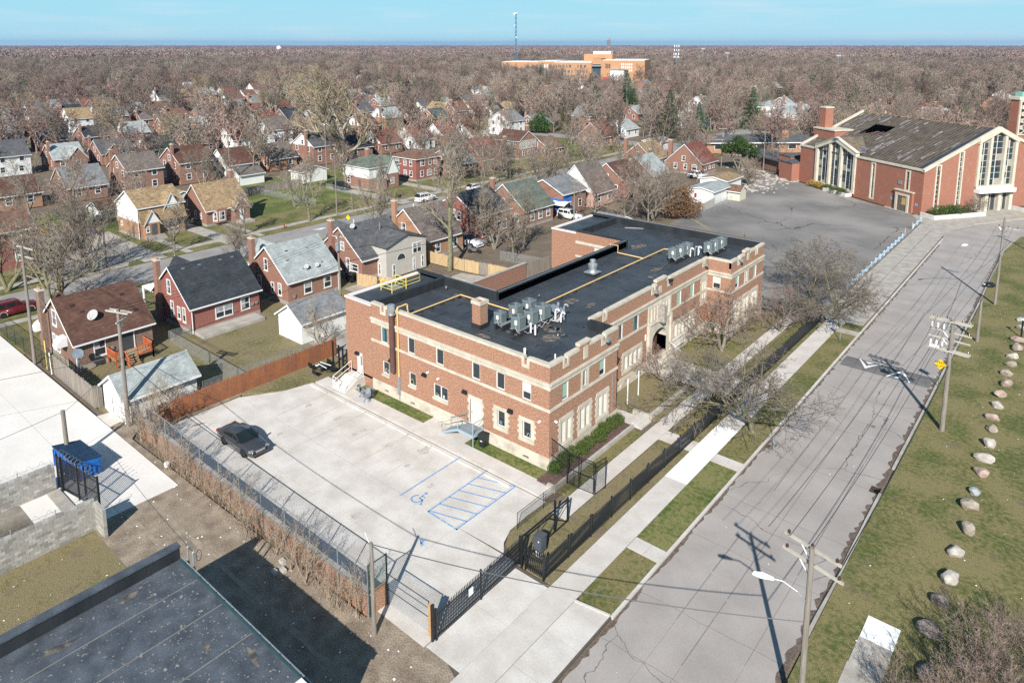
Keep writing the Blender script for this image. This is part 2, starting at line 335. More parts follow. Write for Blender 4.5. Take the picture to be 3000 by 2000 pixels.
def slabs(parent,xs,ys,z,m,gap=.022,skip=(),jit=.006,z0=-.1,rng=R,mats=None):
 """paving slabs laid one by one with open joints"""
 for i,(a,b)in enumerate(zip(xs,xs[1:])):
  for j,(c,d)in enumerate(zip(ys,ys[1:])):
   if(i,j)in skip:continue
   h=z+rng.uniform(-jit,jit)
   mb=MB().box(a+gap,b-gap,c+gap,d-gap,z0,h)
   mb.build('slab',(mats and mats.get((i,j)))or m,parent)
def seq(a,b,n):return[a+(b-a)*i/n for i in range(n+1)]
# main street with its bend to the right by the church
SL=[(-18.0,-60),(-18.0,133),(-18.5,137),(-17.7,141),(-15.2,147),(-9.0,157.5),(60,256),(140,370)]
SR=[(-9.4,-60),(-9.4,100),(-9.7,131),(-8.6,141.4),(-4.6,149.2),(72,258),(150,368)]
flat('street',SL+SR[::-1],-.12,M_street)
def offs(path,d):
 o=[]
 for i,p in enumerate(path):
  a=Vector(path[max(i-1,0)]);b=Vector(path[min(i+1,len(path)-1)]);t=(b-a).normalized();o.append((p[0]-t.y*d,p[1]+t.x*d))
 return o
 # kerbs, stone by stone where they show
kl=thing('kerb',None,None);kl['kind']='structure'
for y0,y1 in[(-20,20.2)]+[(30.3+3*i,33.3+3*i)for i in range(34)]:
 x=-18.0
 MB().box(x-.17,x,y0+.008,y1-.008,GZ,.03+R.uniform(-.008,.008)).build('kerb_stone',M_conc2,kl)
pl=offs(SL,.17)
MB().sheet(SL[1:]+pl[1:][::-1],GZ,.03).build('kerb_stone',M_concold,kl)
kr=thing('kerb',None,None);kr['kind']='structure'
pr_=offs(SR,-.22)
for y0 in range(-20,100,4):
 if 30<y0<34 or 50<y0<53:continue
 MB().box(-9.4+R.uniform(-.02,.02),-9.22,y0+.01,y0+3.99,GZ,.02+R.uniform(-.03,.01)).build('kerb_stone',M_concold,kr)
MB().sheet(SR[1:]+pr_[1:][::-1],GZ,.0).build('kerb_stone',M_concold,kr)
# dead leaves swept into the gutters
def drift(name,path,w0,w1,z,m,step=.35):
 pts=[];back=[]
 for(x0,y0),(x1,y1)in zip(path,path[1:]):
  n=max(1,int(math.hypot(x1-x0,y1-y0)/step));t=Vector((x1-x0,y1-y0)).normalized()
  for i in range(n):
   x,y=x0+(x1-x0)*i/n,y0+(y1-y0)*i/n;wv=R.uniform(w0,w1)*(1 if R.random()>.15 else.3)
   pts.append((x,y));back.append((x-t.y*wv,y+t.x*wv))
 mb=MB();vs=[(x,y,z)for x,y in pts]+[(x,y,z)for x,y in back];n=len(pts)
 mb.add(vs,[(i,i+1,n+i+1,n+i)for i in range(n-1)])
 return struct(name,mb,m,'stuff')
M_leaf=mat('leaf_litter',(.085,.062,.05),col2=(.16,.125,.10),scale=6,fine=.4,rough=1)
drift('gutter_leaves',[(-9.39,-10),(-9.39,100),(-9.7,131)],.15,.5,-.112,M_leaf)
drift('gutter_leaves',[(-17.99,128),(-17.99,-10)],.08,.32,-.112,M_leaf)
# joints and repaired seams in the street paving
sj=MB()
for x in(-15.3,-13.7,-11.2):
 y=-5
 while y<130:
  L_=R.uniform(4,9);sj.box(x-.018+R.uniform(-.04,.04),x+.018,y,y+L_-.2,-.12,-.115);y+=L_
for y in range(10,130,6):
 yy=y+R.uniform(-1.2,1.2);x=-18
 while x<-9.6:
  l=R.uniform(.7,1.6);dy=R.uniform(-.12,.12);sj.poly([(x,yy,-.1145),(x+l,yy+dy,-.1145),(x+l,yy+dy+.03,-.1145),(x,yy+.03,-.1145)]);x+=l;yy+=dy
struct('street_seams',sj,mat('crack_filler',(.19,.172,.165),scale=4),'stuff')
# speed hump with painted arrows
def hump():
 vs=[];n=8
 for i in range(n+1):
  y=72.3+2.6*i/n;z=-.116+.085*math.sin(math.pi*i/n);vs+=[(-17.6,y,z),(-9.75,y,z)]
 return MB().add(vs,[(2*i,2*i+1,2*i+3,2*i+2)for i in range(n)])
hz=lambda y:-.116+.085*math.sin(math.pi*max(0,min(1,(y-72.3)/2.6)))+.01
struct('speed_hump',hump(),M_asphd)
def strip(pts,z,m,name='road_marking'):
 return struct(name,MB().add([(x,y,z(y)if callable(z)else z)for x,y in pts],[tuple(range(len(pts)))]),m)
for s,cx in((1,-15.4),(-1,-12.4)):
 yt,yb=(74.75,72.75)if s>0 else(72.5,74.6)
 for k in(-1,1):
  n=5
  for i in range(n):
   a,b=i/n,(i+1)/n;q=lambda t,o:(cx+k*(1.0*(t))*1.0,yb+(yt-yb)*t+o)
   p0,p1=q(a,0),q(b,0);wdt=.62*s
   strip([p0,p1,(p1[0],p1[1]+wdt*(1-b*.6)),(p0[0],p0[1]+wdt*(1-a*.6))],hz,M_white)
 strip([(cx-.38,yt-.1*s),(cx+.38,yt-.1*s),(cx,yt-.75*s)],hz,M_white)
 # drain grates by the kerb
for(x,y)in((-9.75,52.4),):
 g=thing('drain_grate','rusty iron drain grate set in the street by the boulder lawn kerb','grate',(x,y,-.118))
 MB().box(x-.32,x+.32,y-.45,y+.45,-.14,-.112).build('frame',mat('rust_iron',(.10,.065,.045),scale=8),g)
 for i in range(6):
  for j in range(3):MB().box(x-.27+i*.095,x-.225+i*.095,y-.38+j*.27,y-.18+j*.27,-.113,-.105).build('slot',mat('slot_dark',(.012,.012,.012)),g)
g=thing('drain_grate','iron drain grate in the gutter below the near honey locust','grate',(-17.75,53.2,-.118))
MB().box(-17.98,-17.55,52.75,53.4,-.14,-.108).build('frame',MATS['rust_iron'],g)
# sidewalk of the main street
sw=thing('sidewalk',None,None);sw['kind']='structure'
MB().sheet(rect(-22.12,-20.33,-10,141),GZ,-.01).build('bed',M_gap,sw)
ys=[-10]+[y for y in seq(5.5,44.1,22)]+[53.4]+[y for y in seq(55.1,84,17)]
slabs(sw,[-22.1,-20.35],ys,.02,M_conc2,mats={(0,ys.index(44.1)):M_conc3},gap=.012)
ys2=seq(84,141,33)
slabs(sw,[-22.9,-20.6,-18.35],ys2,.02,M_concold,gap=.035,jit=.02)
for i,(y0,y1,m)in enumerate([(35.7,36.92,M_conc2),(48.05,49.25,M_conc2),(80.6,81.8,M_concold)]):
 slabs(sw,[-20.33,-19.2,-18.17],[y0,y1],.018,m,gap=.012)
 # verge lawns between sidewalk and kerb
flat('verge_lawn',rect(-20.34,-18.17,30.35,35.68),.005,M_lawn)
flat('verge_lawn',rect(-20.34,-18.17,36.94,48.03),.005,M_lawng)
flat('verge_lawn',rect(-20.34,-18.17,49.27,80.55),.005,M_lawn)
flat('verge_lawn',rect(-20.34,-18.17,81.8,84),.005,M_lawn)
# driveway apron to the gate
dv=thing('driveway',None,None);dv['kind']='structure'
MB().sheet([(-24.6,22.0),(-22.0,21.8),(-18.1,19.3),(-18.1,30.4),(-20.3,30.0),(-24.6,30.0)],GZ,-.012).build('bed',M_gap,dv)
slabs(dv,[-24.6,-22.1],[22.3,26.1,29.75],.015,M_conc,gap=.014)
slabs(dv,[-22.1,-20.35],[21.9,25.9,29.75],.018,M_conc,gap=.014)
for q in([(-20.33,21.4),(-18.2,20.0),(-18.2,24.4),(-20.33,24.4)],[(-20.33,24.43),(-18.2,24.43),(-18.2,27.2),(-20.33,27.2)],[(-20.33,27.23),(-18.2,27.23),(-18.2,30.2),(-20.33,29.85)]):
 MB().sheet(q,-.1,.012).build('slab',M_conc,dv)
MB().prism([(-20.32,29.87,.0),(-18.2,30.22,.0),(-18.2,30.36,.0),(-20.32,30.0,.0)],(0,0,.09)).build('kerb_stone',M_conc,dv)
# dirt alley beside the lot, lawns of the front yard
flat('alley_dirt',[(-48.6,14.4),(-18.2,14.4),(-18.2,19.6),(-22.0,21.9),(-24.5,22.9),(-28.4,23.3),(-28.6,21.5),(-57.6,20.9),(-59.6,22.6),(-61,21.0),(-60.4,20.5),(-48.6,20.5)],-.004,M_dirt)
tk_=MB()
for y in(16.6,18.2):
 x=-48
 while x<-22:l=R.uniform(.6,2);tk_.add([(x,y+R.uniform(-.06,.06),.001),(x+l,y,.001),(x+l,y+R.uniform(.22,.4),.001),(x,y+R.uniform(.2,.42),.001)],[(0,1,2,3)]);x+=l
struct('wheel_ruts',tk_,mat('rut_dirt',(.23,.185,.14),col2=(.31,.26,.20),scale=1.5,fine=.3),'stuff')
flat('front_lawn',[(-27.3,37.6),(-26.2,37.6),(-26.2,48.2),(-27.2,48.2),(-27.3,48.2)],.004,M_lawn)
flat('front_lawn',[(-24.8,30.1),(-22.12,30.1),(-22.12,48.2),(-24.78,48.2)],.004,M_lawnd)
flat('front_lawn',[(-26.95,36.1),(-26.2,36.1),(-24.8,35.2),(-24.75,30.15),(-26.4,30.9),(-26.9,31.8),(-27.05,33),(-27.05,34.6)],.003,M_lawnd)
flat('front_lawn',rect(-31.6,-24.5,50.7,58.2),.002,M_lawnd)
flat('front_lawn',rect(-24.3,-22.12,49.9,82),.004,M_lawn)
flat('front_lawn',rect(-31.6,-24.5,62.8,71.6),.002,M_lawn)
flat('front_lawn',rect(-29,-24.5,71.6,82),.002,M_lawnd)
fp=thing('front_path',None,None);fp['kind']='structure'
MB().sheet(rect(-26.18,-24.82,35.3,84),GZ,-.012).build('bed',M_gap,fp)
slabs(fp,[-26.15,-24.85],[35.3,36.15]+seq(37.6,48.2,6)+[50.2]+seq(52,84,16),.016,M_conc2,gap=.01)
slabs(fp,[-24.85,-23.5,-22.1],[48.2,49.8],.014,M_conc2,gap=.01)
slabs(fp,[-31.5,-29.6,-27.6],[48.55,50.3],.016,M_conc2,gap=.01)
slabs(fp,[-31.5,-29.5,-27.4,-26.17,-24.85,-23.4,-22.1],[58.6,60.6,62.6],.018,M_conc2,gap=.01)
# steps down from the doorway path and the low retaining wall of the shrub bed
ew=thing('retaining_wall','low concrete retaining wall of the shrub bed along the brick school','wall',(-27.3,43,0))
MB().box(-27.42,-27.2,37.5,48.35,-.1,.33).build('wall',mat('old_render',(.33,.30,.26),col2=(.43,.40,.36),scale=1.2,fine=.15),ew)
MB().box(-27.9,-27.15,37.25,37.5,-.1,.36).build('end_block',MATS['old_render'],ew)
for i in range(3):MB().box(-27.6+i*.33,-27.27+i*.33,48.6,50.25,-.05,.34-.11*i).build('step',M_conc2,ew)
ew2=thing('garden_wall','pale stone cheek wall beside the front path steps under the tree','wall',(-27,50.5,0))
MB().box(-28.5,-26.9,50.35,50.62,-.05,.42).build('cheek',MATS['old_render'],ew2)
MB().box(-27.1,-26.8,50.6,57.6,-.05,.32).build('coping_stone',MATS['old_render'],ew2)
flat('shrub_bed',rect(-28.9,-27.42,37.4,48.4),.2,M_mulch)
flat('mulch_patch',[(-29.7,36.3+1.35),(-28.0,37.4),(-27.6,37.4),(-29.0,38.9),(-29.7,38.9)],.012,M_mulch)
# ---------------------------------------------------------------- parking lot
lot=thing('parking_lot',None,None);lot['kind']='structure'
LOT=[(-57.4,22.0),(-24.62,22.6),(-24.62,30.1),(-26.5,30.9),(-27.0,32),(-27.1,34),(-26.95,36.1),(-54.5,36.1),(-55.1,33.5),(-57.5,30.2)]
MB().sheet(LOT,GZ,-.012).build('bed',M_gap,lot)
xs=[-57.3,-51.9,-46.4,-40.9,-35.4,-29.95,-24.65]
slabs(lot,xs,[22.2,26.1,30.15],.02,M_conc,gap=.013,jit=.003)
for q in([(-57.2,30.18),(-51.92,30.18),(-51.92,36.0),(-54.6,36.0),(-55.2,33.4)],rect(-51.88,-46.42,30.18,36.0),rect(-46.38,-40.92,30.18,36.0),rect(-40.88,-35.42,30.18,36.0),rect(-35.38,-29.97,30.18,36.0),
[(-29.93,30.18),(-26.0,30.3),(-26.6,31),(-27.05,32.2),(-27.1,34),(-27.0,36.0),(-29.93,36.0)]):
 MB().sheet(q,-.1,.02+R.uniform(-.003,.003)).build('slab',M_conc,lot)
cs=MB()
for i in range(9):
 x=-54.5+2.74*i;cs=MB();cs.box(x+.12,x+2.62,35.55,35.7,.0,.115)
 st=cs.build('wheel_stop',M_conc);tag(st,f"pale concrete wheel stop, {['leftmost', 'second', 'third', 'fourth', 'fifth', 'sixth', 'seventh', 'eighth', 'rightmost'][i]} of the row of parking bays",'wheel stop','wheel stops along the parking bays')
MZ=.030
def mark(pts,m,nm='parking_marking'):return strip(pts,MZ,m,nm)
def line(x0,y0,x1,y1,w,m,broken=0):
 d=Vector((x1-x0,y1-y0));L_=d.length;t=d/L_;n=Vector((-t.y,t.x))*w/2;s=0
 while s<L_:
  e=min(L_,s+(R.uniform(.5,1.6)if broken else L_))
  a=Vector((x0,y0))+t*s;b=Vector((x0,y0))+t*(e-(broken if e<L_ else 0));mark([a-n,b-n,b+n,a+n],m);s=e
for i in range(1,7):line(-54.5+2.74*i,30.3,-54.5+2.74*i,35.45,.09,M_yell)
line(-35.32,29.9,-35.36,36.25,.10,M_blue,.04)
line(-32.55,30.0,-32.62,36.25,.11,M_blue,.05);line(-29.8,29.9,-29.75,36.1,.11,M_blue);line(-32.6,30.0,-29.7,29.95,.11,M_blue,.08)
for i in range(6):line(-32.55,30.1+.98*i,-29.8,30.95+1.0*i,.10,M_blue)
# wheelchair symbol
def arc(cx,cy,r0,r1,a0,a1,m,n=14):
 for i in range(n):
  a,b=rad(a0+(a1-a0)*i/n),rad(a0+(a1-a0)*(i+1)/n)
  mark([(cx+r0*math.cos(a),cy+r0*math.sin(a)),(cx+r1*math.cos(a),cy+r1*math.sin(a)),(cx+r1*math.cos(b),cy+r1*math.sin(b)),(cx+r0*math.cos(b),cy+r0*math.sin(b))],m)
arc(-34.15,30.45,.34,.46,120,390,M_blue);arc(-34.1,31.28,0,.13,0,360,M_blue,10)
for a in((-34.12,31.1,-34.05,30.6),(-34.1,30.62,-33.7,30.58),(-33.72,30.6,-33.5,30.18),(-34.1,30.9,-33.75,30.88),(-33.52,30.2,-33.38,30.24)):line(*a,.1,M_blue)
mark([(-31.0,27.75),(-30.55,27.45),(-30.6,27.95)],M_blue);mark([(-30.75,27.6),(-30.35,27.3),(-30.4,27.62)],M_blue)
# oil stains
M_oil=mat('oil_stain',(.30,.285,.27),col2=(.45,.42,.39),scale=5,fine=.2,fac=(.3,.55))
for x,y,r in((-51.2,33.2,.42),(-47.4,33.5,.5),(-44.2,33.7,.38),(-44.3,32.9,.35),(-40.9,33.6,.45),(-38.2,34.9,.85),(-37.7,32.7,.4),(-34.5,32.1,.4),(-49,29.0,.4),(-36,26.5,.5)):
 pts=[(x+r*R.uniform(.35,1.1)*math.cos(a*.45)*.7,y+r*R.uniform(.35,1.1)*math.sin(a*.45))for a in range(14)]
 strip(pts,.0285,M_oil,'oil_stain')
 # walkway between bays and building
bw=thing('building_walk',None,None);bw['kind']='structure'
slabs(bw,seq(-54.4,-27.3,10),[36.12,36.42],.10,M_conc,gap=.008,z0=-.1)
slabs(bw,seq(-54.4,-27.3,10),[36.42,37.6],.09,M_conc2,gap=.01,z0=-.1)
slabs(bw,[-41.2,-38.9,-36.4],[37.6,38.92],.085,M_conc2,gap=.01)
flat('building_lawn',rect(-48.9,-41.2,37.62,38.92),.07,M_lawng)
flat('building_lawn',rect(-36.38,-28.9,37.62,38.92),.07,M_lawng)
flat('building_lawn',rect(-51,-49.6,37.7,38.9),.07,M_lawng)
flat('side_lawn',[(-57.9,30.3),(-55.2,33.6),(-54.6,36.1),(-54.4,39),(-53.1,39),(-53.1,41),(-58,41)],.03,M_lawnd)
flat('fence_strip',[(-58,24),(-57.45,24),(-57.5,30.2),(-58,31)],.0,M_dirt)
# ---------------------------------------------------------------- concrete yard and alley to the left, foreground lawn
yd=thing('concrete_alley',None,None);yd['kind']='structure'
MB().sheet(rect(-96.3,-48.5,-8,20.5),GZ,-.012).build('bed',M_gap,yd)
slabs(yd,[-96,-86,-77,-68,-59.5,-54.75,-48.6],[-8,0,7,12.2,16.4,20.45],.01,mat('concrete_yard',(.62,.585,.545),col2=(.68,.65,.61),scale=.3,fine=.04),gap=.012,skip={(5,0),(5,1),(5,2)})
MB().sheet([(-63.6,20.5),(-60.9,20.5),(-61.2,21.7),(-63.4,21.6)],-.1,.012).build('slab',M_conc2,yd)
flat('yard_puddle_ground',rect(-54.7,-48.3,-8,12.3),.012,mat('wet_dirt',(.10,.085,.06),col2=(.30,.27,.23),scale=.22,fine=.15))
flat('foreground_lawn',rect(-48.0,-35.5,-20,14.6),-.002,M_lawnd)
flat('lawn_right',[(-9.18,-40),(60,-40),(160,100),(160,340),(72.5,258),(-4.4,149),(-8.4,141.4),(-9.45,131),(-9.18,100)],-.0,M_lawn)
# concrete slab on the boulder lawn
sl=thing('bus_pad','weathered concrete pad with one fresh white end on the boulder lawn','concrete pad',(-6.3,37,0))
MB().box(-7.12,-5.5,37.83,39.6,-.1,.045).build('slab',M_conc3,sl);MB().box(-7.15,-5.5,35.75,37.8,-.1,.03).build('slab',M_concold,sl);MB().box(-7.2,-5.5,33.6,35.72,-.1,.025).build('slab',M_concold,sl);MB().box(-7.2,-5.5,31.4,33.57,-.1,.025).build('slab',M_concold,sl)
# ---------------------------------------------------------------- church car park
flat('car_park',[(-23.05,84.1),(-23.1,143),(-25.5,147.2),(-57.5,169.8),(-62,172),(-60,150),(-58.3,124),(-57.2,112),(-53.6,84.1),(-53,81.2),(-29,81.2)],-.02,M_asph)
flat('church_walk',[(-23.1,142),(-18.6,137.5),(-17.7,141),(-15.4,147),(-9.2,157.5),(20,199),(15,203),(-15,162),(-24,149),(-25.6,147.4)],.012,M_concold)
flat('church_apron',[(-25,147.2),(-23.6,146.2),(-31.2,151.2),(-31.2,152.6)],.02,M_concold)
# long faded white kerb marks at the church wall, yellow bar and the scuffed circle of tyre tracks
for(a,b,m)in(((-43.2,158.2),(-40.3,156.1),M_concold),((-39.4,155.6),(-36.6,153.6),M_concold),((-35.6,152.9),(-32.6,150.8),M_concold),((-30.9,149.4),(-26.6,146.6),M_concold)):
 d=Vector((b[0]-a[0],b[1]-a[1])).normalized();n=Vector((-d.y,d.x))*.12
 strip([(a[0]-n.x,a[1]-n.y),(b[0]-n.x,b[1]-n.y),(b[0]+n.x,b[1]+n.y),(a[0]+n.x,a[1]+n.y)],-.012,m,'car_park_marking')
strip([(-57.4,119.2),(-50.3,113.0),(-50.1,113.5),(-57.3,119.9)],-.012,mat('worn_yellow',(.33,.27,.13),col2=(.2,.18,.15),scale=1.5),'car_park_marking')
# ---------------------------------------------------------------- back street with verges, walks and drives
flat('back_street',rect(-105.4,-96.4,-60,330),-.12,M_street2)
flat('cross_street',rect(-420,-20,196.5,204),-.118,M_street2)
for x0,x1,m,z in((-96.38,-94.2,M_lawn,0),(-107.6,-105.4,M_lawn,0),(-94.2,-92.8,M_concold,.015),(-109.1,-107.6,M_concold,.015),(-92.8,-83,M_lawn,0),(-118.5,-109.1,M_lawn,0)):
 nm='back_walk' if m is M_concold else 'back_lawn'
 flat(nm,rect(x0,x1,20.6 if x0>-100 else-30,195),z,m)
flat('back_yard',rect(-83,-58.4,21.2,56),-.01,M_lawnd)
flat('back_yard',rect(-74,-61,69.5,112),-.01,M_earth)
flat('back_yard',rect(-150,-118.5,-30,195),-.01,M_lawng)
flat('service_alley',rect(-62.6,-57.3,41,66.6),.002,mat('alley_concrete',(.30,.265,.225),col2=(.40,.365,.32),scale=.6,fine=.12))
flat('service_alley',[(-73.8,54.0),(-62.6,54),(-62.6,57.0),(-73.8,57.0)],.004,MATS['alley_concrete'])
flat('service_alley',[(-66.5,66.6),(-57.3,66.6),(-57.3,69.5),(-62.6,69.4),(-66.5,68.6)],.004,MATS['alley_concrete'])
flat('courtyard',rect(-62,-42,66.5,112),-.012,M_earth)
for x0,x1,y0,y1 in((-127,-105.5,42.3,45.6),(-128,-105.5,54.9,57.5),(-131,-105.5,92.2,95.0),(-94.1,-83.2,30.2,31.4),(-118.4,-105.5,60.8,61.8),(-118.5,-105.5,48.5,49.6),(-128,-105.5,105.5,108),(-94,-80,78.2,80.4)):
 flat('house_drive',rect(x0,x1,y0,y1),.02,M_concold)
flat('vacant_drive',[(-135,33.5),(-118,33),(-105.5,30),(-105.5,40),(-118,45.6),(-128,46)],.017,mat('gravel_drive',(.25,.22,.19),col2=(.36,.33,.29),scale=.5,fine=.2))
strip([(-102.9,69.0),(-102.2,71.4),(-101.7,70.2)],-.112,M_white);strip([(-103.1,70.6),(-102.2,71.4),(-101.5,71.2),(-102.2,71.1)],-.111,M_white)
# ================================================================ BRICK SCHOOL
M_brk=brickmat('school_brick',(.34,.112,.056),(.19,.06,.033),(.42,.33,.24),patch=.1,pc=(.40,.25,.16),ms=.011)
M_stone=mat('limestone',(.45,.40,.32),col2=(.56,.505,.42),scale=1.2,fine=.12)
M_plinth=mat('stained_plinth',(.55,.49,.40),col2=(.30,.26,.21),scale=.9,fine=.1,fac=(.5,.78))
M_memb=mat('roof_membrane',(.03,.035,.042),col2=(.05,.055,.063),scale=.5,rough=.55,spec=.5,fine=.1)
M_membw=mat('parapet_membrane',(.018,.021,.024),col2=(.03,.033,.036),scale=.8,rough=.5,spec=.4,bump=.3,stretch=(1,1,.3))
M_dust=mat('dried_silt',(.20,.17,.14),col2=(.05,.05,.05),scale=2.2,fine=.2,fac=(.35,.6),rough=.9)
M_winf=mat('window_frame_white',(.66,.65,.62),var=.05,rough=.5)
M_glass=glassmat('dark_glass',(.02,.028,.03));M_teal=glassmat('teal_glass',(.02,.06,.065),.1)
M_blind=glassmat('green_blind',(.30,.42,.34),.5,.3);M_blindp=glassmat('pale_blind',(.52,.60,.50),.6,.3)
M_door=mat('grey_door',(.52,.51,.49),var=.04,scale=2,rough=.5)
M_black=mat('black_metal',(.012,.014,.017),rough=.4,spec=.5)
M_galv=mat('galvanised',(.42,.44,.45),var=.12,metal=.6,rough=.35,scale=4)
M_galvd=mat('dull_steel',(.27,.30,.32),var=.1,metal=.3,rough=.5,scale=4)
M_bluegrey=mat('blue_grey_paint',(.28,.36,.43),var=.06,rough=.5)
M_pipey=mat('cream_yellow_pipe',(.62,.42,.18),var=.08,rough=.5)
M_brown=mat('brown_flue',(.10,.055,.045),var=.15,rough=.45)
M_pvc=mat('white_plastic',(.74,.73,.72),var=.03,rough=.4)
S=thing('brick_school','two storey red brick school with pale stone bands and black flat roof','school',(-41,60,0))
PT,RZ,BH=8.49,7.6,1.1
XF,XC,XB,XI=-28.95,-31.6,-53.05,-42.0
YA,YW,YV,YB=38.93,48.3,71.5,80.9
F_end=frame((0,YA,0),(1,0,0),(0,-1,0));F_front=frame((XF,0,0),(0,1,0),(1,0,0));F_mid=frame((XC,0,0),(0,1,0),(1,0,0))
F_far=frame((0,YV,0),(1,0,0),(0,-1,0))
PARAPET={}
# openings, measured from the photograph: (u0, u1, z0, z1, kind)
END=[(-47.97,-47.1,4.97,6.45,'teal'),(-44.4,-43.5,5.0,6.45,'dark'),(-40.87,-39.95,5.03,6.45,'dark'),(-36.75,-35.85,5.05,6.45,'dark'),(-34.15,-33.28,5.05,6.45,'dark'),(-31.54,-30.68,5.05,6.46,'blind'),
(-47.83,-46.95,2.0,3.23,'plain'),(-44.29,-43.4,2.05,3.24,'plain'),(-41.22,-39.5,1.97,3.18,'pair'),(-34.05,-33.25,1.93,3.27,'quoin'),(-31.48,-30.66,1.94,3.28,'quoin')]
ENDBASE=[(-47.69,-47.1),(-44.16,-43.6),(-40.75,-40.1),(-34.08,-33.45),(-31.47,-30.85)]
FRONT=[(40.53,41.35,5.0,6.6,'blindg'),(45.62,46.5,5.0,6.62,'blindg'),(72.8,73.75,5.0,6.6,'blindg'),(77.9,78.85,5.0,6.65,'blindg'),(43.22,43.75,5.05,6.45,'stoned'),(75.5,76.1,5.1,6.5,'stoned')]
TALL=[(40.35,41.75),(42.85,44.3),(45.4,46.85),(72.75,74.3),(75.15,76.8),(77.6,79.3)]
MID=[(50.0,50.85,4.85,6.45,'teal'),(52.9,53.6,4.8,6.4,'teal'),(55.56,56.5,4.75,6.45,'teal'),(64.2,65.2,4.75,6.5,'blindg'),(67.25,68.2,4.8,6.5,'blindg')]
SIDEW=[(-31.0,-30.1,5.05,6.5,'blind')]
body=MB()
def wall(F,u0,u1,holes,z0=BH,z1=PT-.22,depth=.2):
 b=MB(F);wallface(b,u0,u1,z0,z1,holes,depth);body.v+=b.v;n=len(body.v)-len(b.v);body.f+=[tuple(i+n for i in f)for f in b.f]
H=lambda L_:[h[:4]for h in L_]
wall(F_end,XB,XF,H(END)+[(-36.95,-35.72,1.1,3.2),(-51.66,-50.76,.9,2.95+.05)],z0=BH)
wall(F_front,YA,YW,[h for h in H(FRONT)if h[0]<50]+[(a,b,1.5,3.5)for a,b in TALL if a<50])
wall(F_front,YV,YB,[h for h in H(FRONT)if h[0]>50]+[(a,b,1.5,3.5)for a,b in TALL if a>50])
wall(F_mid,YW,YV,H(MID)+[(58.45,62.45,1.1,6.45),(53.8,57.0,1.6,3.2),(63.75,68.45,1.55,3.2),(70.0,71.1,3.6,6.2),(48.9,49.7,1.6,3.2)])
wall(F_far,XC,XF,H(SIDEW))
wall(F_far,XB,XI,[(-46.5,-45.55,5.4,6.75)])
wall(frame((0,YW,0),(-1,0,0),(0,1,0)),-XF,-XC,[])
wall(frame((0,YW,0),(-1,0,0),(0,1,0)),-XI,-XB,[]);wall(frame((XI,0,0),(0,-1,0),(-1,0,0)),-YV,-YW,[])
wall(frame((XB,0,0),(0,-1,0),(-1,0,0)),-YW,-YA,[]);wall(frame((XB,0,0),(0,-1,0),(-1,0,0)),-YB,-YV,[]);wall(frame((0,YB,0),(-1,0,0),(0,1,0)),-XF,-XB,[])
body.build('wall',M_brk,S)
# plain brick below the plinth line on the stair tower
p=MB(F_end);wallface(p,XB,-51.66,-.1,BH);wallface(p,-50.76,-49.3,-.1,BH);wallface(p,-51.66,-50.76,-.1,.9);p.build('wall',M_brk,S)
# plinth with vents
pb=MB()
for F,u0,u1,holes in((F_end,-49.3,XF+.04,[(a,b,.28,.5)for a,b in ENDBASE]),(F_front,YA-.04,YW+.04,[(45.8,46.3,.35,.75),(41.4,41.9,.35,.7)]),(F_front,YV-.04,YB,[]),(F_mid,YW,YV,[(50.1,50.6,.2,.6),(52.9,53.5,.25,.6),(54.2,54.8,.25,.6),(56.2,56.8,.25,.6)]),
(F_far,XC,XF,[]),(frame((0,YW,0),(-1,0,0),(0,1,0)),-XF,-XC,[]),(frame((XI,0,0),(0,-1,0),(-1,0,0)),-YV,-YW,[]),(frame((0,YW,0),(-1,0,0),(0,1,0)),-XI,-XB,[]),(F_far,XB,XI,[]),(frame((0,YB,0),(-1,0,0),(0,1,0)),-XF,-XB,[])):
 F2=F.copy();F2 .translation=F.translation+Vector((F[0][1],F[1][1],0))*.04
 wallface(MBx:=MB(F2),u0,u1,-.2,BH,holes,.2);MBx.poly([(u0,0,BH),(u1,0,BH),(u1,-.06,BH),(u0,-.06,BH)])
 n=len(pb.v);pb.v+=MBx.v;pb.f+=[tuple(i+n for i in f)for f in MBx.f]
pb.build('plinth',M_plinth,S)
for a,b in ENDBASE:MB(F_end).box(a,b,-.14,-.1,.26,.52).build('vent',M_glass if a not in(-40.75,-34.08)else M_pvc,S)
for a,b in((45.8,46.3),(41.4,41.9)):MB(F_front).box(a,b,-.14,-.1,.33,.76).build('vent',M_glass,S)
for a,b in((50.1,50.6),(52.9,53.5),(54.2,54.8),(56.2,56.8)):MB(F_mid).box(a,b,-.14,-.1,.2,.62).build('vent',M_galv,S)
def band(name,F,u0,u1,z0,z1,proud,m=M_stone,pitch=0):
 if not pitch:return MB(F).box(u0,u1,-.05,proud,z0,z1).build(name,m,S)
 n=max(1,round((u1-u0)/pitch))
 for i in range(n):
  a,b=u0+(u1-u0)*i/n,u0+(u1-u0)*(i+1)/n
  MB(F).box(a+.006,b-.006,-.05,proud+R.uniform(-.004,.004),z0,z1).build(name,m,S)
for F,a,b,p in((F_end,-49.3,XF+.10,1.6),(F_front,YA-.0,YW+.1,1.6),(F_mid,YW,YV,2.4),(F_far,XC,XF+.1,1.4),(F_front,YV-.1,YB+.1,1.6)):
 band('frieze_stone',F,a,b,6.48,6.86,.05,pitch=p);band('cornice_stone',F,a,b,6.86,7.05,.16,pitch=p);band('sill_band_stone',F,a,b,4.76,4.99,.07,pitch=p)
band('frieze_stone',F_far,-49.3,XI,6.8,7.15,.06,pitch=1.8);band('sill_band_stone',F_far,-49.3,XI,5.05,5.3,.06,pitch=1.8)
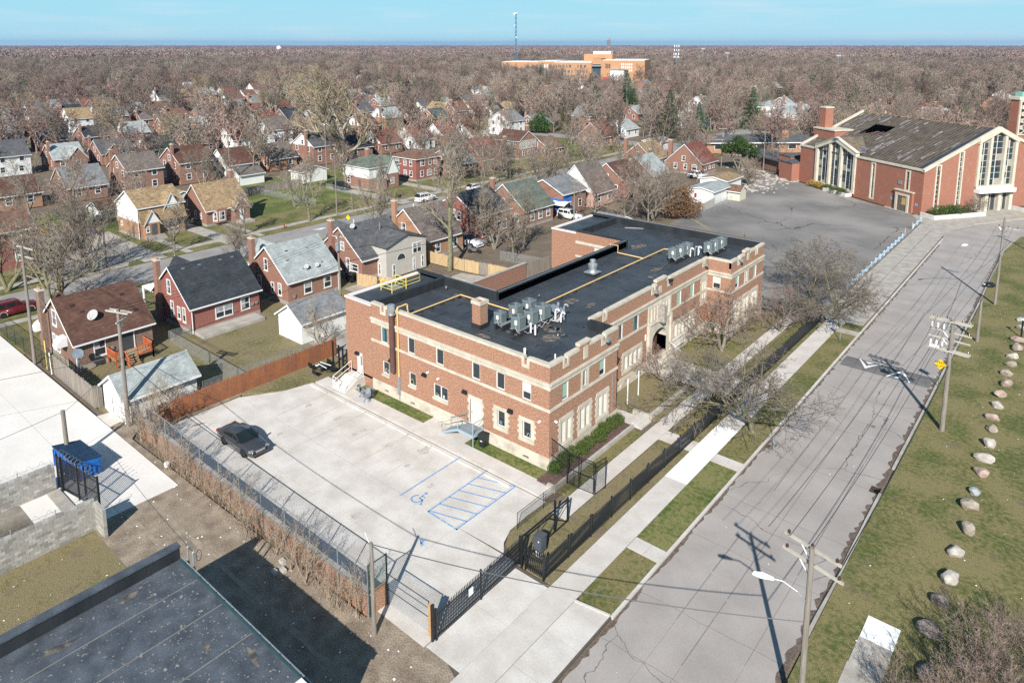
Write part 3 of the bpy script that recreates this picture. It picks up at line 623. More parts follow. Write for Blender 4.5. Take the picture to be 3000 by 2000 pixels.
# windows
def window(F,u0,u1,z0,z1,kind='plain',parent=S,dep=.13,fw=.07):
 fr=MB(F)
 def ring(a,b,c,d,w,y0,y1):
  fr.box(a,a+w,y0,y1,c,d);fr.box(b-w,b,y0,y1,c,d);fr.box(a+w,b-w,y0,y1,c,c+w);fr.box(a+w,b-w,y0,y1,d-w,d)
 ring(u0,u1,z0,z1,fw,-dep,-dep+.09)
 mids=[(u0+u1)/2]if kind=='pair' else[]
 for m in mids:fr.box(m-.04,m+.04,-dep,-dep+.08,z0+fw,z1-fw)
 w_=fr.build('window',M_winf,parent)
 gm={'teal':M_teal,'dark':M_glass,'plain':M_glass,'pair':M_glass,'quoin':M_glass,'blind':M_glass,'blindg':M_glass,'stoned':M_glass}[kind]
 MB(F).box(u0+fw,u1-fw,-dep-.02,-dep+.02,z0+fw,z1-fw).build('pane',gm,w_)
 if kind in('blind','blindg'):
  zb=z0+(z1-z0)*(.42 if kind=='blind' else R.choice((.08,.3,.12)))
  MB(F).box(u0+fw,u1-fw,-dep+.021,-dep+.03,zb,z1-fw).build('blind',M_blindp if kind=='blind' else M_blind,w_)
 if kind=='teal':MB(F).box(u0+fw,u0+(u1-u0)*.45,-dep+.021,-dep+.03,z0+fw+.12,z1-fw).build('blind',glassmat('teal_blind',(.06,.16,.18),.3,.4),w_)
 if kind in('plain','pair','quoin'):
  for k in range(3):
   a=R.uniform(u0+fw,u1-fw-.2);b=min(u1-fw,a+R.uniform(.1,.25));zz=z0+fw+R.uniform(.0,.1)
   MB(F).box(a,b,-dep+.021,-dep+.026,zz,zz+R.uniform(.12,.4)).build('window_display',R.choice([mat('paper_white',(.5,.5,.48)),mat('card_blue',(.12,.2,.3)),mat('card_tan',(.35,.25,.1)),mat('leaf_green_card',(.12,.2,.1))]),w_)
 return w_
for h in END:
 window(F_end,*h)
 if h[4]in('plain','pair'):MB(F_end).box(h[0]-.1,h[1]+.04,-.05,.09,h[2]-.24,h[2]-.01).build('window_sill',M_stone,S)
for h in FRONT:
 window(F_front,*h)
for h in MID:window(F_mid,*h)
for h in SIDEW:window(F_far,*h)
window(F_far,-46.5,-45.55,5.4,6.75,'blind')
MB(F_front).box(42.98,43.22,-.05,.06,4.99,6.48).build('stone_jamb',M_stone,S);MB(F_front).box(43.75,44.05,-.05,.06,4.99,6.48).build('stone_jamb',M_stone,S)
MB(F_front).box(75.25,75.5,-.05,.06,4.99,6.48).build('stone_jamb',M_stone,S);MB(F_front).box(76.1,76.4,-.05,.06,4.99,6.48).build('stone_jamb',M_stone,S)
def quoins(F,u0,u1,z0,z1,w=.34,lintel=.3,sill=.32,rows=6):
 """stone surround with long-and-short blocks"""
 h=(z1-z0)/rows
 for k in range(rows):
  e=.13 if k%2 else 0
  for s in(0,1):
   a,b=(u0-w-e,u0)if s==0 else(u1,u1+w+e)
   MB(F).box(a,b,-.06,.045+R.uniform(-.004,.004),z0+k*h+.004,z0+(k+1)*h-.004).build('quoin_stone',M_stone,S)
 MB(F).box(u0-w,u1+w,-.06,.06,z1,z1+lintel).build('lintel_stone',M_stone,S);MB(F).box(u0-w,u1+w,-.06,.09,z0-sill,z0-.004).build('sill_stone',M_stone,S)
for h in END:
 if h[4]=='quoin':quoins(F_end,*h[:4])
 # tall paired lights of the front with stone mullion
def lights(F,a,b,z0,z1,n,dep=.15,side=.17):
 quoins(F,a,b,z0,z1,.2,.24,.3,8)
 wdt=(b-a)/n
 for k in range(n):
  u0=a+wdt*k;m1=.1 if n>1 else.0
  fr=MB(F);fr.box(u0,u0+m1,-.12,.03,z0,z1);fr.box(u0+wdt-m1,u0+wdt,-.12,.03,z0,z1);fr.box(u0+m1,u0+wdt-m1,-.12,.03,z1-.18,z1);fr.box(u0+m1,u0+wdt-m1,-.12,.03,z0,z0+.1)
  w_=fr.build('window',M_stone,S);MB(F).box(u0+m1,u0+wdt-m1,-dep-.03,-dep,z0+.1,z1-.18).build('pane',M_glass,w_)
  MB(F).box(u0+wdt-m1-.16,u0+wdt-m1,-dep,-dep+.05,z0+.1,z1-.18).build('frame',M_winf,w_)
for a,b in TALL:lights(F_front,a,b,1.5,3.5,2)
lights(F_mid,53.8,57.0,1.6,3.2,4);lights(F_mid,63.75,68.45,1.55,3.2,6);lights(F_mid,48.9,49.7,1.6,3.2,1)
lights(F_mid,70.0,71.1,3.6,6.2,2)
# doors
def door(F,u0,u1,z0,z1,glass=True,name='door'):
 MB(F).box(u0-.0,u1,-.12,-.06,z0,z1).build('door_frame',M_winf,S)
 d=MB(F).box(u0+.06,u1-.06,-.06,-.03,z0+.01,z1-.06).build(name,M_door,S)
 if glass:MB(F).box(u1-.3,u1-.18,-.03,-.022,z0+.9,z1-.35).build('pane',M_glass,d)
 MB(F).box(u0+.14 if not glass else u1-.16,u0+.2 if not glass else u1-.1,-.03,.03,z0+.95,z0+1.05).build('handle',M_galvd,d)
 return d
door(F_end,-51.66,-50.76,.9,3.0);door(F_end,-36.95,-35.72,1.1,3.2,False)
quoins(F_end,-36.95,-35.72,1.12,3.2,.14,.34,.03,6)
# entrance: stone bay with arch, carved niches and hanging bracket
pz=MB(F_mid);pz.box(58.2,62.75,-.2,.12,4.62,6.48);pz.build('portal_stone',M_stone,S)
arch=MB(F_mid);c0,r_,spr=60.45,1.42,2.55
pts_i=[(c0-r_,-.1)]+[(c0-r_+.0+(r_-r_*math.cos(math.pi*i/20)),spr+1.25*math.sin(math.pi*i/20)**.8)for i in range(21)]+[(c0+r_,-.1)]
pts_o=[(58.2,-.1),(58.2,4.6),(62.75,4.6),(62.75,-.1)]
def between(inner,y0,y1):
# fill from the bay outline down to the arch
 n=len(inner)
 for i in range(n-1):
  (a,b),(c,d)=inner[i],inner[i+1]
  if abs(a-c)>1e-6:arch.poly([(a,y1,b),(c,y1,d),(c,y1,4.6),(a,y1,4.6)])
  arch.poly([(a,y1,b),(a,y0,b),(c,y0,d),(c,y1,d)])
 arch.box(58.2,c0-r_,y0,y1,-.1,4.6);arch.box(c0+r_,62.75,y0,y1,-.1,4.6)
between(pts_i,-.9,.14);arch.build('arch_stone',M_stone,S)
MB(F_mid).box(58.95,61.95,-.95,-.9,-.1,4.2).build('entrance_door',mat('varnished_door',(.13,.055,.03),var=.2),S)
for u in(58.12,62.55):MB(F_mid).box(u,u+.28,-.1,.3,-.1,4.62).build('buttress',M_stone,S)
MB(F_mid).box(58.1,62.85,-.1,.26,4.6,4.78).build('portal_ledge',M_stone,S)
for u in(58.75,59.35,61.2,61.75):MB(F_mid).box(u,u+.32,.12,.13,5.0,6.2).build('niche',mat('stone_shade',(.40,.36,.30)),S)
for u in(58.62,59.2,59.78,61.05,61.62,62.2):MB(F_mid).box(u,u+.1,.1,.24,4.95,6.3).build('mullion_stone',M_stone,S)
hb=MB(F_mid);hb.box(60.15,60.7,.12,.75,4.55,6.25);hb.build('carved_corbel',mat('dark_carved_stone',(.25,.22,.20),col2=(.42,.38,.33),scale=5,bump=.8),S)
# steps and railing to the entrance
for i in range(5):MB(F_mid).box(58.9,62.0,.1+i*.3,.4+i*.3,-.1,.95-.19*i).build('step',M_stone,S)
for u in(58.6,62.4):
 rl=MB(F_mid);rl.tube([(u,.2,1.85),(u,1.6,1.1)],.025);[rl.tube([(u,.25+.14*k,.0),(u,.25+.14*k,1.82-.075*k)],.012,4)for k in range(10)]
 rl.build('railing',M_pvc,S)
rl=MB(F_mid);rl.tube([(62.5,.5,1.9),(65.5,.5,1.9)],.03);rl.tube([(62.5,.5,1.0),(65.5,.5,1.0)],.02);[rl.tube([(62.5+.17*k,.5,.9),(62.5+.17*k,.5,1.9)],.012,4)for k in range(18)];rl.build('railing',M_pvc,S)
# parapet copings, notched scuppers and the raised middle pieces with shields
def coping(F,u0,u1,z=PT,h=.22,wdt=.36,pitch=1.5,m=M_stone,name='coping_stone'):
 n=max(1,round(abs(u1-u0)/pitch))
 for i in range(n):
  a,b=u0+(u1-u0)*i/n,u0+(u1-u0)*(i+1)/n
  MB(F).box(a+.005,b-.005,-wdt,.05,z-h,z+R.uniform(-.004,.004)).build(name,m,S)
def notch(F,u0,u1):
 """scupper: two stone cheeks round a slot with a stone tongue below"""
 c=(u0+u1)/2
 MB(F).box(u0,u0+.22,-.3,.07,7.9,PT).build('scupper_stone',M_stone,S);MB(F).box(u1-.22,u1,-.3,.07,7.9,PT).build('scupper_stone',M_stone,S)
 MB(F).box(u0,u1,-.3,.065,7.62,7.9).build('scupper_stone',M_stone,S)
def cutrun(F,u0,u1,cuts,raised=()):
 """coping run with scupper cuts and raised lengths"""
 ev=sorted([(a,b,'n')for a,b in cuts]+[(a,b,'r')for a,b in raised]);u=u0
 for a,b,k in ev:
  if a>u:coping(F,u,a)
  if k=='n':notch(F,a,b)
  else:
   MB(F).box(a,b,-.3,.0,PT-.22,PT+.14).build('raised_parapet',M_brk,S);coping(F,a-.05,b+.05,PT+.36)
  u=b
 if u1>u:coping(F,u,u1)
cutrun(F_end,-49.2,XF+.05,[(-47.94,-47.2),(-31.55,-30.82)])
cutrun(F_front,YA+.3,YW,[(40.55,41.3),(45.8,46.55)],[(42.72,44.15)])
cutrun(F_front,YV,YB,[(73.1,73.9),(78.15,78.85)],[(75.1,76.5)])
cutrun(F_mid,YW+.05,YV,[(58.75,59.5),(62.05,62.8),(50.1,50.8),(70.0,70.7)],[(59.8,61.8)])
coping(F_far,XC,XF-.36)
for F,a,b,c,d in((F_front,43.27,43.85,7.4,8.4),(F_front,75.7,76.25,7.6,8.45),(F_mid,60.2,60.75,7.4,8.1)):MB(F).box(a,b,-.02,.06,c,d).build('shield_stone',M_stone,S)
# inner faces and tops of the parapets in black membrane
def memwall(x0,x1,y0,y1,z1=PT-.02,z0=RZ):MB().box(x0,x1,y0,y1,z0,z1).build('parapet_lining',M_membw,S)
memwall(-49.1,XF-.36,YA+.02,YA+.3,PT-.25);memwall(XF-.3,XF-.02,YA+.3,YW,PT-.25);memwall(XF-.3,XF-.02,YV,YB,PT-.25);memwall(XC-.3,XC-.02,YW-.1,YV+.1,PT-.25)
memwall(-49.3,-48.9,YA+.3,YW-.35);memwall(-49.3,XI-.38,YW-.35,YW-.03);memwall(XI-.38,XI,YW-.35,YV+.35);memwall(-49.3,XI-.38,YV+.03,YV+.35);memwall(-49.3,-48.9,YV+.35,YB-.35);memwall(-49.3,XF-.3,YB-.35,YB-.03)
memwall(XC-.02,XF-.3,YW-.33,YW-.03);memwall(XC-.02,XF-.36,YV+.05,YV+.3,PT-.25)
for(x0,x1,y0,y1)in((-49.33,XI-.35,YW-.02,YW+.03),(XI-.03,XI+.03,YW,YV),(-49.3,XF,YB-.02,YB+.03)):MB().box(x0,x1,y0,y1,PT-.03,PT+.02).build('edge_flashing',M_galvd,S)
# stair tower roofs with white copings
for y0,y1 in((YA,YW),(YV,YB)):
 MB().box(XB+.3,-49.31,y0+.3,y1-.3,7.4,7.98).build('tower_roof',M_memb,S)
 for a in((XB-.05,-49.3,y0-.05,y0+.3),(XB-.05,XB+.3,y0+.3,y1-.3),(XB-.05,-49.3,y1-.3,y1+.05)):MB().box(*a,8.02,8.2).build('white_coping',M_pvc,S)
 MB().box(XB,XB+.3,y0+.3,y1-.3,7.4,8.02).build('tower_parapet',M_membw,S);MB().box(XB,-49.3,y0+.01,y0+.3,7.4,8.02).build('tower_parapet',M_membw,S);MB().box(XB,-49.3,y1-.3,y1,7.4,PT).build('tower_parapet',M_membw,S)
 # roof deck with its ribs (real corrugation)
def deck(x0,x1,y0,y1):
 mb=MB();n=int((x1-x0)/.19);vs=[]
 for i in range(n+1):
  x=x0+(x1-x0)*i/n;z=RZ+(.028 if i%2 else 0);vs+=[(x,y0,z),(x,y1,z)]
 mb.add(vs,[(2*i,2*i+2,2*i+3,2*i+1)for i in range(n)]);return mb.build('roof_deck',M_memb,S)
deck(-48.95,XF-.05,YA+.2,YW-.1);deck(XI-.3,XC-.05,YW-.1,YV+.1);deck(-48.95,XF-.05,YV+.1,YB-.1)
sw_=MB()
for y in seq(YA+1,YB-1,17):
 for k in range(60):
  x=R.uniform(-41.5 if YW<y<YV else-48.5,-32.2);sw_.box(x,x+R.uniform(.03,.16),y,y+.03,RZ+.03,RZ+.036)
for k in range(900):
 x=R.uniform(-48.7,-29.5);y=R.uniform(YA+.6,YB-1)
 if YW<y<YV and not XI<x<-32:continue
 x=-48.95+round((x+48.95)/.38)*.38;sw_.box(x,x+.03,y,y+R.uniform(.2,1.6),RZ+.029,RZ+.033)
for y in seq(YA+3,YB-3,9):sw_.box(-41.6 if YW<y<YV else-48.8,-32,y,y+.05,RZ+.03,RZ+.034)
sw_.build('seam_strips',mat('seam_grey',(.10,.105,.11),rough=.6),S,kind='stuff')
def blot(cx,cy,rx,ry,m,name,seed=0,z=RZ+.034):
 rr=random.Random(seed);return MB().poly([(cx+rx*rr.uniform(.55,1.1)*math.cos(a*math.pi/9),cy+ry*rr.uniform(.55,1.1)*math.sin(a*math.pi/9),z)for a in range(18)]).build(name,m,S)
for i,(x,y,rx,ry)in enumerate(((-34.2,46.0,1.3,.7),(-33.0,44.4,.9,1.1),(-45.6,46.6,.9,.7),(-36.6,52.5,.7,1.3),(-34.6,52.8,.35,1.2),(-35.2,66.5,.5,1.6),(-34.2,63.8,.5,.8),(-41.0,72.8,.9,1.6),(-36.8,73.8,.6,2.4),(-37.5,41.2,1.0,.4),(-36.0,43.2,.8,.3))):blot(x,y,rx,ry,M_dust,'dried_puddle',i)
M_pud=glassmat('puddle_water',(.006,.009,.014),.03,.8)
blot(-33.9,46.3,.75,.45,M_pud,'puddle',3,RZ+.038);blot(-45.4,46.4,.5,.5,M_pud,'puddle',4,RZ+.038);blot(-34.0,63.9,.28,.35,M_pud,'puddle',5,RZ+.038);blot(-32.6,45.6,.5,.6,M_pud,'puddle',6,RZ+.038)
# wall lamps
for F,u,z,s in((F_end,-51.45,2.86,1),(F_end,-46.62,3.53,1),(F_end,-42.28,3.55,1),(F_end,-37.5,3.58,1),(F_end,-32.65,3.6,1)):
 l_=MB(F);l_.prism([(u-.24,0,z-.1),(u-.24,.22,z-.1),(u-.24,.26,z),(u-.24,.1,z+.16),(u-.24,0,z+.16)],(.48,0,0));a=l_.build('wall_lamp',M_black,S)
 MB(F).box(u-.2,u+.2,.03,.2,z-.115,z-.1).build('lens',M_pvc,a)
for F,u,z in((F_end,-41.85,3.93),(F_end,-29.82,3.79),(F_front,39.65,3.78),(F_end,-40.6,3.75)):
 MB(F).tube([(u,0,z),(u,.12,z),(u,.2,z-.06)],.09,8).build('security_camera',M_pvc,S)
for F,u,z in((F_front,46.2,8.1),(F_front,73.5,8.15),(F_mid,59.1,7.95),(F_mid,62.0,8.35),(F_mid,70.4,7.9)):
 f_=MB(F);f_.tube([(u,.05,z),(u,.35,z+.12)],.03);f_.box(u-.2,u+.2,.25,.55,z-.1,z+.16);f_.build('floodlight',M_galvd if u!=62.0 else M_black,S)
MB(F_front).tube([(47.6,.03,4.6),(47.6,.03,1.2)],.03,6).build('conduit',M_galvd,S)
MB(F_end).tube([(-49.28,.01,8.0),(-49.28,.01,.1)],.025,4).build('expansion_joint',mat('joint_caulk',(.2,.17,.14)),S)
MB(F_mid).tube([(57.7,.1,4.0),(57.7,.1,3.4)],.07,8).build('wall_lamp',M_pvc,S)
# flue with steel cowl and yellow gas pipe on the end wall
MB(F_end).tube([(-46.1,.3,2.75),(-46.1,.3,8.1)],.25,16).build('flue',M_brown,S)
fc=MB();fc.lathe([(.30,8.1),(.42,8.14),(.42,8.18),(.30,8.2),(.30,8.42),(.36,8.44),(.36,8.9),(.33,8.92),(.33,8.98),(.26,9.03),(.02,9.05)],-46.1,YA-.3,18);fc.build('flue_cowl',M_galv,S,smooth=False)
MB(F_end).tube([(-45.5,.12,2.4),(-45.5,.12,8.75),(-45.5,.1,8.85),(-45.5,-.95,8.85),(-45.5,-1.05,8.75),(-45.5,-1.05,8.35)],.075,8).build('gas_riser',M_pipey,S)
MB(F_end).box(-45.64,-45.36,0,.22,.75,2.45).build('pipe_guard',M_galv,S)
MB(F_end).tube([(-45.5,.12,.8),(-45.5,.12,.2)],.03,6).build('gas_riser',M_galvd,S)
# ---- chimney stack
ch=thing('chimney_stack','square brick chimney with cream stone cap on the black flat roof','chimney',(-39.05,42.5,RZ))
MB().box(-39.55,-38.6,42.0,42.95,RZ+.3,RZ+2.15).build('shaft',M_brk,ch);MB().box(-39.6,-38.55,41.95,43.0,RZ,RZ+.42).build('flashing',M_membw,ch)
cp=MB();cp.box(-39.62,-39.4,41.93,43.02,RZ+2.15,RZ+2.45);cp.box(-38.75,-38.53,41.93,43.02,RZ+2.15,RZ+2.45);cp.box(-39.4,-38.75,41.93,42.15,RZ+2.15,RZ+2.45);cp.box(-39.4,-38.75,42.8,43.02,RZ+2.15,RZ+2.45);cp.build('cap',M_stone,ch)
MB().box(-39.4,-38.75,42.15,42.8,RZ+2.15,RZ+2.3).build('flue_lining',mat('terracotta_liner',(.30,.12,.06)),ch)
# ---- condensing units on sleepers
M_ac=mat('condenser_grey',(.135,.165,.17),var=.05,rough=.55)
def acunit(loc,s,label):
 t=thing('condenser_unit',label,'air conditioner',loc,0,'condensing units on the school roof');h=s*1.05;w_=s/2
 def ring(k,z):return[(x*k,y*k,z)for x,y in((-w_+.1,-w_),(w_-.1,-w_),(w_,-w_+.1),(w_,w_-.1),(w_-.1,w_),(-w_+.1,w_),(-w_,w_-.1),(-w_,-w_+.1))]
 mb=MB();lv=[ring(1,0),ring(1,h*.88),ring(1.04,h*.89),ring(1.04,h*.96),ring(.97,h),ring(.8,h)]
 mb.add([p for r_ in lv for p in r_],[(i*8+j,i*8+(j+1)%8,(i+1)*8+(j+1)%8,(i+1)*8+j)for i in range(5)for j in range(8)]+[tuple(range(7,-1,-1))]);mb.build('casing',M_ac,t,1)
 MB().cyl(0,0,h*.86,h*.9,w_*.8,16).build('fan_well',mat('fan_dark',(.03,.04,.05),rough=.5),t,1)
 fb=MB()
 for k in range(4):
  a=k*math.pi/2+.4;fb.add([(0,0,h*.93),(w_*.74*math.cos(a),w_*.74*math.sin(a),h*.92),(w_*.74*math.cos(a+.8),w_*.74*math.sin(a+.8),h*.95)],[(0,1,2)])
 fb.build('fan_blade',M_galvd,t,1)
 gr=MB()
 for r_ in(.25,.45,.62,.78):gr.tube([(w_*r_*math.cos(a*math.pi/8),w_*r_*math.sin(a*math.pi/8),h*1.0)for a in range(17)],.008,4)
 gr.build('fan_guard',M_galvd,t,1)
 lo=MB()
 for k in range(10):
  x=-w_+.12+k*(s-.24)/9
  lo.box(x-.012,x+.012,-w_-.012,-w_,.1,h*.85);lo.box(w_,w_+.012,x-.012,x+.012,.1,h*.85)
 lo.build('louvre',mat('louvre_grey',(.12,.145,.15),rough=.6),t,1)
 MB().box(w_-.42,w_-.2,-w_-.09,-w_,h*.42,h*.78).build('junction_box',M_pvc,t,1)
 MB().tube([(w_-.3,-w_-.05,h*.42),(w_-.28,-w_-.1,h*.2),(w_-.1,-w_-.15,-.05),(w_+.2,-w_-.1,-.15)],.012,5).build('hose',M_pvc,t,1)
 return t
AC=[(-37.55,43.35,.95,'small grey condensing unit nearest the brick chimney, alone on its sleepers'),(-37.35,45.2,1.1,'grey condensing unit behind the small one near the brick chimney'),(-37.2,46.9,1.1,'rearmost grey condensing unit of the back sleepers near the chimney'),
(-35.55,43.35,1.1,'front corner grey condensing unit beside two short white vent pipes'),(-35.5,45.0,1.1,'middle grey condensing unit of the front sleepers near the chimney'),(-35.4,46.5,1.2,'large grey condensing unit in front of the flat steel hood'),
(-34.95,69.75,1.1,'near grey condensing unit of the far left roof row by the bent flues'),(-34.75,71.2,1.1,'second grey condensing unit of the far left roof row'),(-34.7,72.6,1.1,'third grey condensing unit of the far left roof row'),
(-32.9,74.4,1.1,'near grey condensing unit of the far right roof row'),(-32.8,75.9,1.1,'middle grey condensing unit of the far right roof row'),(-32.7,77.4,1.1,'farthest grey condensing unit of the far right roof row')]
for x,y,s,lb in AC:acunit((x,y,RZ+.62),s*.9,lb)
for i,(x,y0,y1,lb)in enumerate(((-37.35,42.9,47.6,'black sleeper stand under the back condensers near the chimney'),(-35.5,42.85,47.4,'black sleeper stand under the front condensers near the chimney'),(-34.8,69.2,73.2,'black sleeper stand under the far left condensers'),(-32.8,73.8,78,'black sleeper stand under the far right condensers'))):
 t=thing('condenser_stand',lb,'equipment stand',(x,(y0+y1)/2,RZ),0,'condenser stands on the school roof')
 for dx in(-.36,.36):
  MB().box(x+dx-.11,x+dx+.11,y0,y1,RZ+.02,RZ+.55).build('sleeper',M_membw,t);MB().box(x+dx-.13,x+dx+.13,y0-.02,y1+.02,RZ+.55,RZ+.62).build('sleeper_cap',M_galvd,t)
hd=thing('roof_hood','flat sloping sheet steel hood over pipes beside the condensers','hood',(-35.2,48.0,RZ))
MB().prism([(-35.9,47.5,RZ+1.0),(-34.6,47.5,RZ+.82),(-34.6,47.5,RZ+.87),(-35.9,47.5,RZ+1.05)],(0,1.2,0)).build('hood_sheet',M_galv,hd)
for x,y in((-35.8,47.6),(-34.7,47.6),(-34.7,48.6),(-35.8,48.6)):MB().tube([(x,y,RZ),(x,y,RZ+.9)],.025).build('leg',M_galvd,hd)
hb_=MB()
for k in range(5):
 y=43.2+.9*k;hb_.tube([(-34.8,y,RZ+.55),(-34.6,y+.3,RZ+.3),(-34.7,y+.8,RZ+.42),(-34.75,y+1.3,RZ+.55)],.012,5)
for k in range(4):hb_.tube([(-34.75+.1*k,46.6,RZ+.5),(-34.5+.08*k,47.2,RZ+.25),(-34.4+.05*k,47.9,RZ+.6),(-34.6,48.3,RZ+.85)],.015,5)
tag(hb_.build('hose_bundle',M_pvc),'loose white hoses running along the front condenser sleepers','hoses')
def vent(x,y,h,r,m,label,hook=False,cap=False,z=RZ):
 t=thing('vent_pipe',label,'vent pipe',(x,y,z),0,'vent pipes on the school roof')
 p=[(x,y,z+.05),(x,y,z+h)]
 if hook:p+=[(x+.02,y+.05,z+h+.14),(x+.1,y+.12,z+h+.22),(x+.2,y+.2,z+h+.18),(x+.24,y+.24,z+h+.05)]
 MB().tube(p,r,10).build('pipe',m,t)
 MB().cyl(x,y,z,z+.2,r*1.5,10,r*1.15).build('boot',M_membw,t)
 if cap:MB().lathe([(r*1.3,z+h-.05),(r*1.6,z+h+.05),(r*1.3,z+h+.22),(.01,z+h+.26)],x,y,10).build('cap',m,t)
vent(-34.7,43.96,1.05,.075,M_pvc,'left of two short white vent pipes beside the front condensers');vent(-34.14,43.85,1.05,.075,M_pvc,'right of two short white vent pipes beside the front condensers')
vent(-34.78,47.5,.95,.075,M_pvc,'white hooked vent pipe nearest the steel hood',True);vent(-34.13,47.42,.85,.075,M_pvc,'white hooked vent pipe between the two steel flues',True)
vent(-34.96,48.15,1.35,.085,M_galv,'straight grey steel flue with rounded cap near the hood',False,True);vent(-34.26,48.05,1.35,.1,M_galv,'tall grey steel flue with curved top near the hood',True)
vent(-32.4,40.3,.75,.1,M_pvc,'stubby white vent pipe behind the end wall coping');vent(-29.7,40.6,.95,.06,M_pvc,'small white vent pipe beside the corner scupper')
for i,(x,y)in enumerate(((-34.2,72.4),(-33.95,73.0),(-33.75,73.5),(-34.0,74.2))):vent(x,y,.95+.1*(i%2),.08,M_pvc if i!=1 else M_galv,['white hooked vent left of the far condensers','steel hooked vent between the far condensers','white hooked vent by the far right condensers','straight white vent behind the far condensers'][i],i!=3)
vent(-39.5,51.3,.35,.06,M_galvd,'small grey vent stub beside the long gas pipe');vent(-47.9,47.2,.4,.09,M_galvd,'grey vent stub in the corner by the tower roof')
ef=thing('exhaust_fan','round spun steel exhaust fan on a square kerb mid roof','exhaust fan',(-39.3,60.2,RZ))
MB().box(-39.85,-38.75,59.65,60.75,RZ,RZ+.35).build('kerb_box',M_membw,ef);MB().prism([(-39.95,59.55,RZ+.35),(-38.65,59.55,RZ+.35),(-38.65,60.85,RZ+.35),(-39.95,60.85,RZ+.35)],(0,0,.1)).build('base_plate',M_galv,ef)
MB().lathe([(.5,RZ+.45),(.42,RZ+.62),(.42,RZ+.95),(.5,RZ+1.0),(.5,RZ+1.25),(.3,RZ+1.38),(.3,RZ+1.7),(.26,RZ+1.75),(.01,RZ+1.76)],-39.3,60.2,16).build('drum',M_galv,ef)
# gas pipe along the roof on little blocks
gp=thing('gas_pipe','long yellow gas pipe on blocks along the middle of the flat roof','gas pipe',(-38,60,RZ))
gz=RZ+.22
for pth in([(-45.5,40.1,gz),(-45.45,46.7,gz),(-39.0,46.68,gz),(-37.87,48.7,gz),(-37.87,73.2,gz),(-36.3,73.3,gz)],[(-37.87,68.3,gz),(-41.25,68.35,gz),(-41.25,68.4,PT+.15),(-42.3,68.4,PT+.15),(-42.3,68.4,6)],[(-45.5,40.1,gz),(-45.5,39.99,RZ+.8)]):MB().tube(pth,.07,8).build('pipe',M_pipey,gp)
for y in seq(50,72,9):MB().box(-38.1,-37.65,y-.1,y+.1,RZ+.01,RZ+.16).build('block',M_membw,gp)
for y in seq(41.5,45.5,3):MB().box(-45.7,-45.25,y-.1,y+.1,RZ+.01,RZ+.16).build('block',M_membw,gp)
# yellow guard rail on the low tower roof
gr=thing('guard_rail','bright yellow tube guard rail around a hatch on the low roof','railing',(-51.5,43.6,8))
M_yr=mat('safety_yellow',(.72,.56,.07),var=.05,rough=.4)
def rail(a,b):
 (x0,y0),(x1,y1)=a,b;z=7.98
 for pth in([(x0,y0,z+.35),(x0,y0,z+1.1),(x1,y1,z+1.1),(x1,y1,z+.35),(x0,y0,z+.35)],[(x0,y0,z+.7),(x1,y1,z+.7)]):MB().tube(pth,.03,6).build('rail',M_yr,gr)
 MB().tube([(x0,y0,z),(x0,y0,z+1.1)],.045,6).build('post',M_yr,gr)
rail((-52.0,42.4),(-50.4,42.4));rail((-50.4,42.4),(-50.4,44.2));rail((-50.4,44.2),(-50.4,46.0));rail((-52.0,44.2),(-50.4,44.2))
MB().box(-51.8,-50.6,43.0,44.0,7.98,8.2).build('hatch',M_galv,gr)
for i,(a,b)in enumerate((((-46.8,79.2),(-44.6,80.2)),((-32.6,55.5),(-32.3,57.3)))):
 tag(MB().tube([(*a,RZ+.05),(*b,RZ+.1)],.05,4).build('loose_board',mat('grey_board',(.35,.33,.31))),['grey board lying across the far back roof corner','grey board lying on the roof behind the entrance parapet'][i],'board')
 # ================================================================ HOUSES
HB={'brick':brickmat('house_brick',(.255,.085,.05),(.18,.055,.035),(.33,.26,.21),patch=.15,pc=(.2,.12,.09)),
'orange':brickmat('house_brick_orange',(.36,.145,.06),(.27,.10,.045),(.38,.30,.22),patch=.15),
'red':brickmat('house_brick_red',(.27,.065,.05),(.21,.05,.04),(.28,.17,.14),patch=.1),
'dark':brickmat('house_brick_dark',(.19,.085,.055),(.12,.055,.04),(.27,.22,.18),patch=.2),
'white':sidingmat('white_siding',(.74,.74,.72)),'grey':sidingmat('greige_siding',(.50,.47,.42),dark=.68),'cream':sidingmat('cream_siding',(.60,.55,.44)),
'pink':brickmat('pink_brick',(.46,.26,.21),(.40,.22,.17),(.45,.36,.3))}
HR={'brown':shinglemat('roof_brown',(.105,.056,.042),.2),'dark':shinglemat('roof_charcoal',(.04,.046,.053),.2),'grey':shinglemat('roof_grey',(.19,.195,.20),.15),'light':shinglemat('roof_light_grey',(.31,.335,.33),.12),
'tan':shinglemat('roof_tan',(.29,.205,.12),.3),'red':shinglemat('roof_red',(.17,.068,.052),.2),'green':shinglemat('roof_green_grey',(.12,.14,.115),.2),'slate':shinglemat('roof_slate',(.10,.10,.105),.2),'rust':shinglemat('roof_rust',(.16,.095,.07),.2),'umber':shinglemat('roof_umber',(.15,.125,.11),.25)}
RNAME={'brown':'dark brown','dark':'charcoal','grey':'grey','light':'pale grey','tan':'tan','red':'dark red','green':'green-grey','slate':'slate','rust':'rust brown','umber':'umber'}
WNAME={'brick':'red brick','orange':'orange brick','red':'deep red brick','dark':'brown brick','white':'white','grey':'greige','cream':'cream','pink':'pink brick'}
M_trim=mat('white_trim',(.74,.74,.73),var=.03,rough=.5)
M_hglass=glassmat('house_glass',(.025,.03,.035),.08)
M_curt=mat('curtain',(.28,.29,.29),var=.3,scale=3)
M_sill=mat('house_sill_stone',(.50,.47,.42),var=.08)
M_hdoor=mat('house_door',(.10,.09,.085),var=.2);M_hdoorw=mat('house_door_white',(.6,.6,.58))
